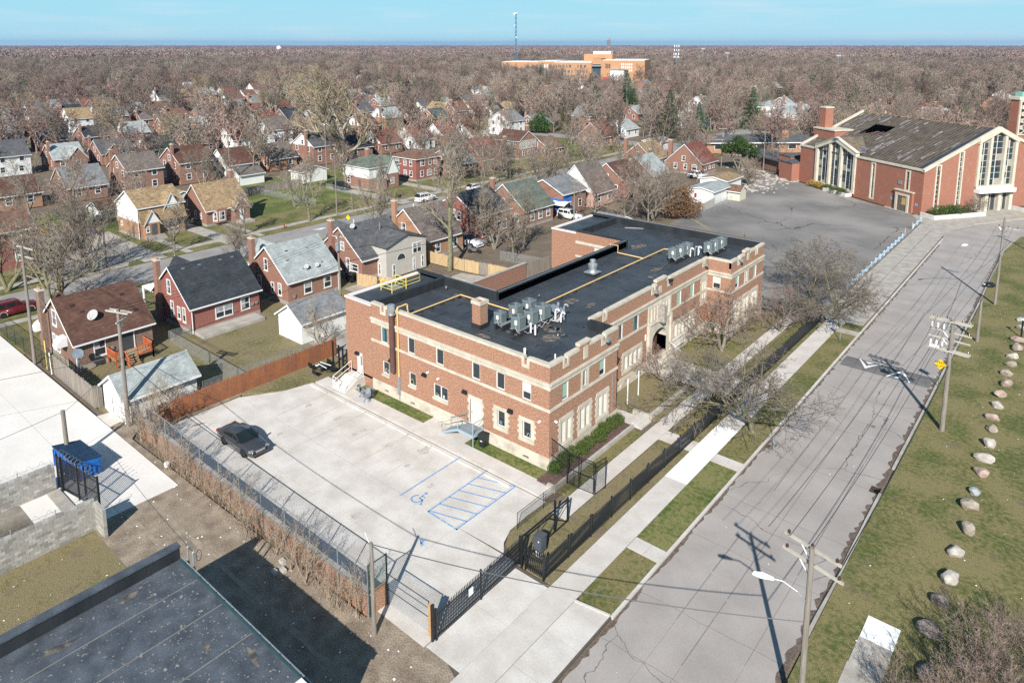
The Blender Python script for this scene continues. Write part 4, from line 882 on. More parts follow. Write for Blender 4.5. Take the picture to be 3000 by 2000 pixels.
M_found=mat('foundation',(.30,.27,.24),scale=1.5,fine=.15)
def hwin(F,u,z,w_,h,par,det=2,sill=True):
 fr=MB(F);f=.09 if det>1 else.14
 if det>0:
  fr.box(u-w_/2-f,u-w_/2,-.02,.05,z-f,z+h+f);fr.box(u+w_/2,u+w_/2+f,-.02,.05,z-f,z+h+f);fr.box(u-w_/2,u+w_/2,-.02,.05,z-f,z);fr.box(u-w_/2,u+w_/2,-.02,.05,z+h,z+h+f);fr.box(u-w_/2,u+w_/2,-.02,.035,z+h*.48,z+h*.48+.07)
 else:fr.box(u-w_/2-f,u+w_/2+f,-.02,.04,z-f,z+h+f)
 o=fr.build('window',M_trim,par,1)
 MB(F).box(u-w_/2,u+w_/2,-.02,.02 if det>0 else.045,z,z+h).build('pane',M_hglass,o,1)
 if det>1:
  MB(F).box(u-w_/2+.02,u-w_/2+w_*R.choice((.3,.5,.96)),.02,.024,z+h*R.choice((.1,.52)),z+h-.02).build('curtain',M_curt,o,1)
  if sill:MB(F).box(u-w_/2-.14,u+w_/2+.14,0,.10,z-f-.12,z-f).build('sill',M_sill,o,1)
 return o
def slope(mb,p0,p1,p2,p3,th=.12):
 """roof plane p0 p1 (eave) p2 p3 (ridge) with thickness"""
 n=(Vector(p1)-Vector(p0)).cross(Vector(p3)-Vector(p0)).normalized();n=n if n.z>0 else-n
 mb.prism([p0,p1,p2,p3],n*th)
def gable_roof(par,wx,wy,eave,ridge,axis,rm,ov=.35,gov=.25,gut=True,holes=None):
 mb=MB();sl=(ridge-eave)/((wx if axis=='y' else wy)/2)
 if axis=='y':
  X=wx/2+ov;Y=wy/2+gov;ze=eave-ov*sl
  for s in(-1,1):slope(mb,(s*X,-Y,ze),(s*X,Y,ze),(0,Y,ridge),(0,-Y,ridge))
 else:
  Y=wy/2+ov;X=wx/2+gov;ze=eave-ov*sl
  for s in(-1,1):slope(mb,(-X,s*Y,ze),(X,s*Y,ze),(X,0,ridge),(-X,0,ridge))
 r_=mb.build('roof',rm,par,1)
 for s in(-1,1):
  for e in(-1,1):
   P=[(s*X,e*(Y-.03),ze-.05),(s*X,e*(Y-.03),ze+.13),(0,e*(Y-.03),ridge+.12),(0,e*(Y-.03),ridge-.10)]if axis=='y' else[(e*(X-.03),s*Y,ze-.05),(e*(X-.03),s*Y,ze+.13),(e*(X-.03),0,ridge+.12),(e*(X-.03),0,ridge-.10)]
   MB().prism(P,(0,e*.05,0)if axis=='y' else(e*.05,0,0)).build('rake_board',M_trim,par,1)
 if gut:
  for s in(-1,1):
   g=MB()
   if axis=='y':g.box(min(s*X,s*(X+.12)),max(s*X,s*(X+.12)),-Y,Y,ze-.03,ze+.12)
   else:g.box(-X,X,min(s*Y,s*(Y+.12)),max(s*Y,s*(Y+.12)),ze-.03,ze+.12)
   g.build('gutter',M_trim,par,1)
 return r_
def hip_roof(par,wx,wy,eave,ridge,rm,ov=.4):
 mb=MB();X,Y=wx/2+ov,wy/2+ov;ze=eave-.1;a=abs(wx-wy)/2
 rp=[(0,-a,ridge),(0,a,ridge)]if wy>wx else[(-a,0,ridge),(a,0,ridge)]
 A,B_,C,D=(-X,-Y,ze),(X,-Y,ze),(X,Y,ze),(-X,Y,ze)
 if wy>wx:F_=[(A,B_,rp[0]),(B_,C,rp[1],rp[0]),(C,D,rp[1]),(D,A,rp[0],rp[1])]
 else:F_=[(A,B_,rp[1],rp[0]),(B_,C,rp[1]),(C,D,rp[0],rp[1]),(D,A,rp[0])]
 for f in F_:mb.poly(f)
 mb.poly([A,D,C,B_]);r_=mb.build('roof',rm,par,1)
 MB().sheet([(-X,-Y),(X,-Y),(X,Y),(-X,Y)],ze-.16,ze-.005).build('gutter',M_trim,par,1);return r_
def cross(par,s,u,w_,eave,ridge,x0,x1,wm,rm,det=2,win=True,z0=0,gm=None):
 """gabled wing on side s (+1: +x, -1: -x): runs from x0 (outer wall) back to x1"""
 mb=MB();a,b=u-w_/2,u+w_/2
 mb.poly([(s*x0,a,z0),(s*x0,b,z0),(s*x0,b,eave),(s*x0,a,eave)])
 mb.poly([(s*x0,a,z0),(s*x0,a,eave),(s*x1,a,eave),(s*x1,a,z0)]);mb.poly([(s*x0,b,z0),(s*x1,b,z0),(s*x1,b,eave),(s*x0,b,eave)])
 mb.build('wing_wall',wm,par,1)
 MB().poly([(s*x0,a,eave),(s*x0,b,eave),(s*x0,u,ridge)]).build('wing_gable',gm or wm,par,1)
 rb=MB();k=(ridge-eave)/(w_/2);o=.25
 for e in(-1,1):slope(rb,(s*(x0+.2),u+e*(w_/2+o),eave-o*k),(s*x1,u+e*(w_/2+o),eave-o*k),(s*x1,u,ridge),(s*(x0+.2),u,ridge))
 rb.build('wing_roof',rm,par,1)
 tr=MB()
 for e in(-1,1):tr.prism([(s*(x0+.17),u+e*(w_/2+o),eave-o*k-.05),(s*(x0+.17),u+e*(w_/2+o),eave-o*k+.13),(s*(x0+.17),u,ridge+.13),(s*(x0+.17),u,ridge-.1)],(s*.05,0,0))
 tr.build('rake_board',M_trim,par,1)
 if win:
  F=frame((s*x0,0,0),(0,s,0),(s,0,0));hwin(F,u*s,max(z0+.2,eave-.9)if eave-z0<2 else z0+1.0,min(.9,w_*.3),min(1.1,ridge-eave)if eave-z0<2 else 1.2,par,det)
def chimney(par,x,y,zt,wm,sx=.55,sy=.9,z0=0,pots=2):
 c=MB().box(x-sx,x+sx,y-sy/2,y+sy/2,z0,zt).build('chimney',wm,par,1)
 MB().box(x-sx-.06,x+sx+.06,y-sy/2-.06,y+sy/2+.06,zt,zt+.15).build('cap',M_sill,c,1)
 for k in range(pots):MB().cyl(x-sx*.45+sx*.9*k,y,zt+.15,zt+.4,.12,8).build('chimney_pot',mat('clay_pot',(.42,.22,.10)),c,1)
 return c
def roofvent(par,x,y,z,m=None):
 return MB().prism([(x-.16,y-.18,z-.05),(x+.16,y-.18,z-.1),(x+.16,y-.18,z+.1),(x-.16,y-.18,z+.16)],(0,.36,0)).build('roof_vent',m or mat('vent_dark',(.03,.028,.028)),par,1)
def house(label,cx,cy,wx,wy,eave,ridge,axis,wm,rm,gm=None,det=1,hip=False,group=None,wins=True,name='house',basement=True,chim=None,rz=0,winrows=None,up=None):
 t=thing(name,label,'house',(cx,cy,0),rz,group);W=HB[wm];RM=HR[rm]
 mb=MB();hx,hy=wx/2,wy/2
 SD={'-y':(frame((0,-hy,0),(1,0,0),(0,-1,0)),hx),'+x':(frame((hx,0,0),(0,1,0),(1,0,0)),hy),'+y':(frame((0,hy,0),(-1,0,0),(0,1,0)),hx),'-x':(frame((-hx,0,0),(0,-1,0),(-1,0,0)),hy)}
 zm=up[0]if up else eave
 for F,h_ in SD.values():
  b=MB(F);b.poly([(-h_,0,0),(h_,0,0),(h_,0,zm),(-h_,0,zm)]);n=len(mb.v);mb.v+=b.v;mb.f+=[tuple(i+n for i in f)for f in b.f]
 mb.build('wall',W,t,1)
 if up:
  ub=MB()
  for F,h_ in SD.values():
   b=MB(F);b.poly([(-h_-.04,.04,zm),(h_+.04,.04,zm),(h_+.04,.04,eave),(-h_-.04,.04,eave)]);n=len(ub.v);ub.v+=b.v;ub.f+=[tuple(i+n for i in f)for f in b.f]
  ub.build('upper_wall',HB[up[1]],t,1)
 if basement and det>1:MB().box(-hx-.03,hx+.03,-hy-.03,hy+.03,-.1,.45).build('foundation',M_found,t,1)
 if hip:hip_roof(t,wx,wy,eave,ridge,RM)
 else:
  for s in(-1,1):
   if axis=='y':p=[(-hx,s*hy,eave),(hx,s*hy,eave),(0,s*hy,ridge)]
   else:p=[(s*hx,-hy,eave),(s*hx,hy,eave),(s*hx,0,ridge)]
   MB().poly(p).build('gable',HB[gm]if gm else(HB[up[1]]if up else W),t,1)
  gable_roof(t,wx,wy,eave,ridge,axis,RM)
 if wins:
  rows=winrows or([1.15]if eave<4.4 else[1.1,3.6])
  for z in rows:
   for k,F in(('-y',SD['-y'][0]),('+x',SD['+x'][0])):
    h_=SD[k][1];us=[-h_*.5,h_*.12,h_*.62]if det>1 else[-h_*.5,h_*.5]
    for u in us:hwin(F,u+R.uniform(-.2,.2),z,R.choice((.75,.9,1.2))if det>1 else.9,1.25,t,det)
  if not hip and ridge-eave>2.4:
   F,h_=SD['-y']if axis=='y' else SD['+x']
   hwin(F,0 if det<2 else-.15,eave+.25,.8,1.15,t,det)
 if chim:
  for c in chim:chimney(t,*c)
 t['_s']=1;del t['_s']
 return t,SD
 # ---- near row, seen from the back: four detailed houses
t,SD=house('brick cottage with dark brown shingle roof and big satellite dish by the garage with torn shingles',-78.7,26.2,9.2,7.3,2.95,6.35,'y','dark','brown',det=2,wins=False)
Fy,Fx=SD['-y'][0],SD['+x'][0]
chimney(t,-3.2,-3.9,6.6,HB['dark'],.5,.5)
hwin(Fy,-.35,3.6,1.0,1.45,t);hwin(Fy,-1.0,.9,.6,1.5,t);hwin(Fy,.1,.9,.6,1.5,t)
hwin(Fx,-1.45,1.05,.95,1.45,t)
dd=MB(Fx).box(.55,1.75,-.02,.04,.75,2.85).build('door',mat('screen_door',(.05,.055,.06)),t,1);MB(Fx).box(.45,.55,0,.07,.7,2.95).build('door_frame',M_trim,dd,1);MB(Fx).box(1.75,1.85,0,.07,.7,2.95).build('door_frame',M_trim,dd,1)
for u,dz in((2.2,0),(-3.8,.15)):
 aw=MB(Fy if u<0 else Fy);z0=2.35+dz
 n=6;prf=[(-.0,z0+.75)]+[(1.0*math.sin(math.pi/2*i/n)*1.0,z0+.75-.95*(1-math.cos(math.pi/2*i/n)))for i in range(1,n+1)]
 for i in range(n):aw.poly([(u-.55,prf[i][0],prf[i][1]),(u+.55,prf[i][0],prf[i][1]),(u+.55,prf[i+1][0],prf[i+1][1]),(u-.55,prf[i+1][0],prf[i+1][1])])
 for s in(-.55,.55):aw.poly([(u+s,p[0],p[1])for p in prf]+[(u+s,0,z0-.2)])
 aw.build('awning',M_trim,t,1)
for x,y,z in((3.0,-1.2,4.25),(1.2,-2.5,5.6),(1.3,2.2,5.5),(3.2,2.7,4.1),(2.0,-1.9,4.95)):roofvent(t,x,y,z,mat('vent_brown',(.05,.028,.022)))
cross(t,-1,-1.6,3.2,3.0,5.3,5.2,1.0,HB['dark'],HR['brown'],win=False)
MB().tube([(4.75,-3.62,2.9),(4.72,-3.62,.1)],.05).build('downpipe',M_trim,t,1)
for y,z in((-3.2,1.7),(-.3,1.25)):MB(Fx).box(y-.13,y+.13,0,.12,z,z+.3).build('meter_box',M_galv,t,1)
MB(Fx).box(-2.2,-1.2,0,.02,.3,.6).build('basement_window',M_trim,t,1)
# its rear deck
dk=thing('wooden_deck','small back deck with orange stained railings behind the brown roofed cottage','deck',(-73.0,27.0,0))
M_or=mat('orange_stain',(.42,.11,.04),var=.15,scale=3);M_deckb=mat('deck_boards',(.32,.23,.14),var=.15,scale=4)
for i in range(14):MB().box(-74.05+.15*i,-73.92+.15*i,25.4,28.9,.62,.68).build('board',M_deckb,dk)
def dkrail(x0,y0,x1,y1,za,zb):
 MB().tube([(x0,y0,za+.9),(x1,y1,zb+.9)],.07,4).build('handrail',M_or,dk);MB().tube([(x0,y0,za+.12),(x1,y1,zb+.12)],.05,4).build('bottom_rail',M_or,dk)
 n=max(2,int(math.hypot(x1-x0,y1-y0)/.22))
 for k in range(n+1):
  f=k/n;MB().tube([(x0+(x1-x0)*f,y0+(y1-y0)*f,za+(zb-za)*f+.1),(x0+(x1-x0)*f,y0+(y1-y0)*f,za+(zb-za)*f+.88)],.035,4).build('baluster',M_or,dk)
 for x,y,z in((x0,y0,za),(x1,y1,zb)):MB().box(x-.06,x+.06,y-.06,y+.06,0,z+1.0).build('post',M_or,dk)
dkrail(-74.0,28.9,-71.95,28.9,.65,.65);dkrail(-71.95,28.9,-71.95,27.4,.65,.65);dkrail(-74.0,25.4,-72.0,25.4,.65,.65);dkrail(-71.95,25.4,-71.95,26.2,.65,.65);dkrail(-71.95,26.2,-70.9,26.2,.65,.05)
for i in range(4):MB().box(-71.9+.28*i,-71.62+.28*i,26.25,27.35,.48-.14*i,.54-.14*i).build('tread',M_deckb,dk)
def dish(x,y,z,r_,az,label,par=None,stand=.8,m=None):
 t_=thing('satellite_dish',label,'satellite dish',(x,y,z));mm=MB()
 d=Vector((math.cos(az)*.8,math.sin(az)*.8,.6)).normalized();a=d.cross(Vector((0,0,1))).normalized();b=a.cross(d);c=Vector((x,y,z+stand))
 vs=[c-d*.12*r_];fs=[]
 for k in(1,2,3):
  for j in range(14):an=j*2*math.pi/14;vs.append(c-d*(.12*r_*(1-(k/3)**2))+(a*math.cos(an)+b*math.sin(an))*r_*k/3)
 for j in range(14):fs.append((0,1+j,1+(j+1)%14))
 for k in(0,1):
  for j in range(14):fs.append((1+14*k+j,1+14*(k+1)+j,1+14*(k+1)+(j+1)%14,1+14*k+(j+1)%14))
 mm.add(vs,fs);mm.build('reflector',m or mat('dish_grey',(.36,.36,.355),var=.05),t_)
 for o in(a*.25*r_,-a*.25*r_,Vector((0,0,0))):MB().tube([c-d*.1*r_,Vector((x,y,z))+o*2-Vector((0,0,.1))],.025,5).build('leg',M_galvd,t_)
 MB().tube([c-b*r_*.9,c+d*r_*.8],.015,4).build('feed_arm',M_galvd,t_);return t_
dish(-75.7,24.9,3.95,.55,-1.0,'big round grey satellite dish on the dark brown shingle roof')
dish(-72.9,22.4,0,.5,-.2,'grey satellite dish on a dark post at the cottage corner by the stockade',stand=2.3,m=mat('dish_slate',(.17,.2,.24)))
t,SD=house('brick house with charcoal shingle roof and white rear window, second behind the parking lot',-78.8,38.2,8.9,8.2,3.15,6.75,'y','red','dark',det=2,wins=False)
Fy,Fx=SD['-y'][0],SD['+x'][0]
chimney(t,-2.6,-4.35,7.1,HB['brick'],.42,.5)
hwin(Fy,-.4,3.7,.75,1.5,t);hwin(Fy,1.7,1.2,.55,1.3,t);hwin(Fy,2.9,1.15,.55,1.5,t);hwin(Fy,.1,1.2,.6,1.6,t)
hwin(Fx,-.3,1.05,1.9,1.2,t);hwin(Fx,2.3,1.15,.95,1.3,t)
MB(Fx).box(-.35,-.25,.03,.055,1.05,2.25).build('mullion',M_trim,t,1)
for y in(-2.8,-.9,1.6,3.1):MB().box(.35,.65,y-.18,y+.18,6.3,6.5).build('roof_vent',M_galv,t,1)
roofvent(t,1.2,-2.4,5.7)
MB().tube([(4.6,-4.05,3.0),(4.6,-4.05,.1)],.05).build('downpipe',M_trim,t,1)
cross(t,-1,-.8,3.6,3.1,6.2,5.6,1.0,HB['red'],HR['dark'],win=False)
for u in(3.2,3.7):MB(Fx).box(u-.13,u+.13,0,.12,1.3,1.6).build('meter_box',M_galv,t,1)
po=MB();po.box(-8.2,-4.5,-3.9,-1.2,2.55,2.75);po.build('porch_roof',M_trim,t,1)
for x,y in((-8.1,-3.8),(-8.1,-1.3)):MB().tube([(x,y,0),(x,y,2.6)],.12,6).build('porch_post',M_trim,t,1)
pt_=MB().box(-74.3,-72.1,34.3,41.6,-.1,.32).build('patio',M_concold);tag(pt_,'raised concrete patio behind the charcoal roofed brick house','patio')
t,SD=house('brick house with pale grey shingle roof and twin satellite dishes, third behind the lot',-78.4,49.6,9.0,7.4,3.05,6.6,'y','brick','light',det=2,wins=False)
Fy,Fx=SD['-y'][0],SD['+x'][0]
chimney(t,-2.9,-3.95,7.2,HB['brick'],.42,.5)
hwin(Fy,-.2,3.6,.65,1.4,t);hwin(Fy,1.1,1.0,.55,1.2,t);hwin(Fy,2.7,1.0,.6,1.4,t);hwin(Fy,-1.9,.9,.7,1.6,t)
hwin(Fx,-.9,.95,.95,1.3,t);hwin(Fx,2.0,.95,.95,1.3,t)
for x,y,z in((1.1,-1.6,5.75),(1.3,1.3,5.55),(3.6,-.8,3.75),(3.4,2.0,3.9),(2.2,-2.2,4.85)):roofvent(t,x,y,z)
MB().tube([(4.62,3.6,3),(4.62,3.6,.1)],.05).build('downpipe',M_trim,t,1)
cross(t,-1,-1.2,3.4,3.0,6.0,5.5,1.0,HB['brick'],HR['light'],win=False)
dish(-74.5,49.0,3.55,.33,-1.1,'left of two small satellite dishes on the pale grey roof',stand=.55);dish(-74.4,50.5,3.5,.28,-.9,'right of two small satellite dishes on the pale grey roof',stand=.5)
MB(Fx).box(-3.0,-2.75,0,.12,.8,1.2).build('meter_box',M_galv,t,1)
t,SD=house('brick house with slate roof and greige clad rear addition with half-round window',-78.9,61.6,9.4,8.4,3.05,6.7,'y','brick','slate',det=2,wins=False)
Fy,Fx=SD['-y'][0],SD['+x'][0]
chimney(t,-1.6,-4.45,7.4,HB['brick'],.42,.5)
hwin(Fy,.5,3.7,.7,1.0,t);hwin(Fy,3.0,1.15,1.5,.9,t);hwin(Fy,1.6,.9,.6,1.7,t)
ab=MB();x0,x1,y0,y1=4.7,6.6,-1.6,5.7
ab.poly([(x1,y0,0),(x1,y1,0),(x1,y1,4.5),(x1,2.05,5.5),(x1,y0,4.35)]);ab.poly([(x0-4,y0,2.5),(x0-4,y0,4.3),(x1,y0,4.3),(x1,y0,0),(x0,y0,0)]);ab.poly([(x0-3,y1,0),(x1,y1,0),(x1,y1,4.5),(x0-3,y1,4.5)])
ab.build('addition_wall',HB['grey'],t,1)
ar=MB()
slope(ar,(x1+.25,y0-.2,4.3),(.2,y0-.2,4.3),(.2,2.05,5.85),(x1+.25,2.05,5.55),.1);slope(ar,(x1+.25,y1+.2,4.45),(.2,y1+.2,4.45),(.2,2.05,5.85),(x1+.25,2.05,5.55),.1)
ar.build('addition_roof',HR['slate'],t,1)
FA=frame((x1,0,0),(0,1,0),(1,0,0))
hwin(FA,4.0,2.6,1.5,1.35,t,2,False);MB(FA).box(3.96,4.04,.02,.06,2.6,3.95).build('mullion',M_trim,t,1)
hr=MB(FA);hr.poly([(1.0+.85*math.cos(math.pi*i/14),.05,2.15+.95*math.sin(math.pi*i/14))for i in range(15)]);o_=hr.build('window',M_trim,t,1)
MB(FA).poly([(1.0+.72*math.cos(math.pi*i/14),.065,2.25+.8*math.sin(math.pi*i/14))for i in range(15)]).build('pane',M_hglass,o_,1)
for u,z in((-.3,.2),(3.4,.35),(5.0,.35)):hwin(FA,u,z,.3,1.5,t,2,False)
for u in(1.2,4.6):hwin(frame((0,y0,0),(1,0,0),(0,-1,0)),u+.6,.5,.3,1.4,t,2,False)
MB().tube([(2.0,1.2,5.3),(2.0,1.2,6.6)],.09).build('roof_flue',M_galv,t,1);MB().tube([(-.2,-1.6,6.2),(-.2,-1.6,7.3)],.1).build('roof_flue',M_sill,t,1)
cross(t,-1,-1.0,3.6,3.0,6.2,5.6,.8,HB['brick'],HR['slate'],win=False)
dish(-78.0,58.9,6.3,.38,-1.1,'white satellite dish near the ridge of the slate roof',stand=.45)
t,SD=house('orange brick house with dark brown roof and tall chimney left of the tall alley tree',-79.2,73.3,9.6,7.6,3.0,7.0,'y','orange','umber',det=2,wins=False)
Fy,Fx=SD['-y'][0],SD['+x'][0]
chimney(t,-2.0,-4.05,8.0,HB['orange'],.42,.5)
hwin(Fy,-.3,3.4,.85,1.4,t);hwin(Fy,1.6,2.3,.6,1.3,t);hwin(Fx,-1.6,.9,.8,1.3,t);hwin(Fx,2.0,.9,.8,1.3,t)
MB().tube([(-.2,-1.8,6.6),(-.2,-1.8,7.5)],.07).build('roof_flue',M_pvc,t,1)
t,SD=house('two storey deep red brick house with black roof behind the white pickup',-79.4,84.6,9.6,8.0,4.6,7.6,'y','red','dark',det=2,wins=False)
Fy,Fx=SD['-y'][0],SD['+x'][0]
hwin(Fy,-.5,3.6,.8,1.3,t);hwin(Fy,.8,3.4,.8,1.3,t);hwin(Fx,-2.4,1.0,.8,1.4,t);hwin(Fx,1.0,1.4,.9,1.4,t);hwin(Fx,2.7,1.4,.9,1.4,t)
t,SD=house('brick house with green-grey roof and brick chimney right of the black roofed one',-79.6,97.0,9.6,8.2,3.2,7.2,'y','brick','green',det=2);chimney(t,-2.4,-4.3,8.0,HB['brick'],.42,.5)
t,SD=house('ruined house with grey roof and blue tarp draped over its rear wall',-79.4,108.0,9.0,7.6,4.2,6.4,'y','brick','grey',det=1)
MB(SD['+x'][0]).box(-3.6,-1.2,.02,.06,2.6,4.1).build('tarp',mat('blue_tarp',(.03,.13,.45),var=.2),t,1);MB(SD['-y'][0]).box(1.5,4.3,.02,.06,1.0,3.2).build('tarp',MATS['blue_tarp'],t,1)
t,SD=house('pink brick house with tall white bellcast gable behind the white parked truck',-78.8,117.5,9.0,7.6,3.0,8.0,'y','pink','umber','white',det=1)
def filler(lab,x,y,**k):return house(lab,x,y,k.pop('wx',9.2),k.pop('wy',7.8),k.pop('eave',3.1),k.pop('ridge',6.8),k.pop('axis','y'),k.pop('wm','brick'),k.pop('rm','grey'),**k)
filler('brick house with dark brown gable roof half hidden by the brush',-79,129.5,rm='brown');filler('brick house with grey roof between the brush and the tan roofed house',-79,141,rm='light')
t,SD=filler('brick house with tan roof missing shingles and dish, by the red roofed house',-90,162,wx=8.6,wy=8.4,eave=3.0,ridge=6.6,rm='tan',det=2);chimney(t,-4.5,-2.6,7.4,HB['brick'],.45,.8)
for x,y in((1.0,-1.4),(1.6,-.4)):MB().box(x-.25,x+.35,y-.4,y+.4,5.2-.6*(x-1.0)*1.0,5.62-.62*(x-1)).build('bare_patch',M_memb,t,1)
dish(-87.4,159.3,4.6,.45,-1,'grey satellite dish on the tan roof with missing shingles',stand=.6)
t,SD=filler('brick house with broad dark red roof and white square window beside the pine',-78.2,164,wx=9.4,wy=8.4,eave=2.9,ridge=7.2,rm='red',det=2);chimney(t,-4.9,-2,7.6,HB['brick'],.5,.8)
# ---- across the back street
t,SD=house('house with white gambrel upper storey, tan roof and brick ground floor',-122.6,50.8,8.2,7.4,5.3,7.6,'y','orange','tan','white',det=2,wins=False,up=(2.75,'white'))
Fy,Fx=SD['-y'][0],SD['+x'][0]
for s in(-1,1):fl=MB();fl.prism([(s*4.15,-3.75,5.3),(s*4.15,-3.75,5.1),(s*5.0,-3.75,2.6),(s*5.1,-3.75,2.75),(s*4.5,-3.75,4.3)],(0,7.5,0));fl.build('flared_skirt',HR['tan'],t,1)
hwin(Fy,-.8,3.3,.55,1.1,t);MB(Fy).box(1.4,2.2,0,.04,.1,1.9).build('door',M_hdoor,t,1);hwin(Fy,-2.6,1.5,.5,.6,t)
hwin(Fx,-2.9,3.5,.55,.9,t);hwin(Fx,-1.2,3.6,.55,.9,t)
cross(t,1,1.6,4.2,2.9,7.0,4.35,1.0,HB['white'],HR['tan'],win=False,z0=2.7);hwin(frame((4.37,0,0),(0,1,0),(1,0,0)),1.6,3.6,1.1,1.1,t)
cross(t,1,-2.0,2.3,2.7,4.7,5.1,2.0,HB['orange'],HR['tan'],win=False,gm=HB['white'])
FP=frame((5.1,0,0),(0,1,0),(1,0,0));MB(FP).box(-2.2,-1.3,0,.04,.5,2.5).build('door',M_hdoor,t,1);hwin(FP,-2.75,1.3,.4,.8,t);hwin(Fx,1.7,1.1,1.7,1.2,t)
for i in range(4):MB().box(5.1+.35*i,5.5+.35*i,-3.2,-.2,-.1,.62-.15*i).build('step',M_found,t,1)
MB().tube([(4.2,-3.8,5),(4.2,-3.8,.1)],.05).build('downpipe',M_trim,t,1)
t,SD=house('low brick house with steep tan roof right of the white gambrel house',-122.4,62.2,8.6,8.0,3.0,7.0,'y','brick','tan',det=2,wins=False)
Fy,Fx=SD['-y'][0],SD['+x'][0]
chimney(t,-2.0,4.3,8.2,HB['brick'],.45,.6)
hwin(Fy,-2.6,2.9,.55,.9,t);hwin(Fy,.4,1.0,.6,1.3,t);hwin(Fy,2.3,1.3,.6,.9,t)
cross(t,1,2.1,2.9,2.6,4.6,5.4,2,HB['brick'],HR['tan'],win=False)
FP=frame((5.4,0,0),(0,1,0),(1,0,0));MB(FP).box(1.6,2.5,0,.04,.4,2.4).build('door',M_hdoorw,t,1)
by=MB();by.prism([(4.3,-2.9,.5),(5.0,-2.3,.5),(5.0,-.7,.5),(4.3,-.1,.5)],(0,0,2.4));by.build('bay',HB['brick'],t,1)
FB=frame((5.0,0,0),(0,1,0),(1,0,0));hwin(FB,-1.5,1.0,.9,1.4,t);hwin(frame((4.65,-2.6,0),(.76,.65,0),(.65,-.76,0)),0,1.0,.55,1.4,t)
MB().box(5.4,7.0,.8,3.6,-.1,.4).build('porch_slab',M_concold,t,1)
t,SD=house('two storey house with white upper floor, green-grey hipped roof and brick base',-125.0,100.2,9.0,8.6,5.2,7.4,'y','brick','green','white',det=2,wins=False,hip=True,up=(2.7,'white'))
Fy,Fx=SD['-y'][0],SD['+x'][0]
for u,z in((-1.8,3.4),(1.2,3.4),(-2.6,1.2)):hwin(Fy,u,z,.9,1.2,t)
MB(Fy).box(.8,1.6,0,.04,.2,2.2).build('door',M_hdoor,t,1)
cross(t,1,1.8,3.6,3.2,7.0,5.0,.5,HB['brick'],HR['green'],gm=HB['white']);cross(t,1,-1.4,2.2,2.5,4.6,5.6,2,HB['brick'],HR['green'],win=False,gm=HB['white'])
chimney(t,0,-1.0,8.4,HB['brick'],.45,.6,6)
t,SD=house('square two storey pinkish red brick house with flat white eaves',-125,113.6,8.6,7.6,5.4,6.9,'y','red','rust',det=2,hip=True)
t,SD=house('steep red roofed brick house with tall front gable and chimney',-123.0,133.0,12,8.4,3.2,7.8,'y','brick','red',det=2);cross(t,1,1.8,4.2,3.0,7.4,7.0,1,HB['brick'],HR['red']);chimney(t,6.4,3.6,8.2,HB['brick'],.45,.7)
t,SD=house('low brick house with pale grey roof left of the red roofed one',-123.0,123.6,10,7.6,3.0,6.0,'y','brick','light',det=1)
t,SD=house('two storey house with greige upper front, brick sides and dark brown roof',-126.6,153.4,8.4,7.6,5.2,7.6,'x','brick','brown',det=2,wins=True);chimney(t,1.0,3.7,8.6,HB['brick'],.45,.7)
MB(SD['+x'][0]).box(-3.8,3.8,.01,.05,2.8,5.2).build('upper_front',HB['grey'],t,1)
filler('low rust roofed brick cottage beside the brown two storey house',-123,161.5,eave=2.5,ridge=5.2,rm='rust',wy=7)
t,SD=house('red painted two storey house at the left picture edge across the back street',-120.5,27.5,8.0,9.0,5.6,7.6,'y','red','rust',det=1)
t,SD=filler('brick cottage with dark red roof and white dormer left of the round green bush',-123,190,rm='red',wx=9,wy=8.6,det=2,ridge=7.2);cross(t,1,2.0,3.0,3.0,6.0,5.0,1,HB['brick'],HR['red']);chimney(t,0,4.3,8.2,HB['brick'],.45,.7)
# garages and sheds
def garage(label,cx,cy,wx,wy,eave,ridge,axis,wm,rm,doorside=None,name='garage',det=2):
 t,SD=house(label,cx,cy,wx,wy,eave,ridge,axis,wm,rm,wins=False,name=name,det=1,basement=False);t['category']='garage'
 if doorside:
  F,h_=SD[doorside]
  for k in range(4):MB(F).box(-h_*.7,h_*.7,.01,.04,.08+k*.5,.56+k*.5).build('door_panel',M_trim,t,1)
 return t,SD
t,SD=garage('white garage with torn grey roof beside the utility pole and fence',-62.4,24.6,4.3,6.2,2.3,3.7,'y','white','light')
fr_=SD['-y'][0];MB(fr_).box(-1.6,1.5,.02,.05,0,2.1).build('garage_door',M_trim,t,1);MB(fr_).box(-.12,-.06,.05,.07,0,2.1).build('door_gap',M_black,t,1)
tp=MB()
for i in range(5):
 for j in range(3):
  if R.random()<.8:u0=.3+i*.4;y=-3.3+j*.55+R.uniform(-.1,.1);l_=R.uniform(.5,.9);z=lambda x:3.7-(x)*.65+.135;tp.poly([(u0,y,z(u0)),(u0+.38,y,z(u0+.38)),(u0+.38,y+l_,z(u0+.38)),(u0,y+l_,z(u0))])
tp.build('bare_roofing',mat('tar_paper',(.035,.035,.038),var=.3,scale=5),t,1)
garage('white lap sided garage with grey roof between the lot fence and grey roofed house',-64.9,43.2,4.4,5.8,2.5,3.9,'y','white','grey','+y')
garage('old white garage on the vacant lot lawn beyond the back street',-141.5,95,5,6.4,2.6,3.8,'x','white','umber','+x')
garage('white shed with pale roof behind the vacant lot fence, beside brown shed',-150,84,5,6,2.4,3.6,'y','white','umber')
garage('grey weathered garage with peeling boards near the firs',-103.6,193,6,6.5,2.6,3.6,'y','white','light')
t,SD=garage('white flat fronted garage with small red cross window by the car park',-60.4,135.6,5.4,8.6,2.6,3.2,'y','white','light')
MB(SD['-y'][0]).box(-1.3,-.8,.01,.04,1.0,1.9).build('window',mat('red_frame',(.3,.03,.05)),t,1)
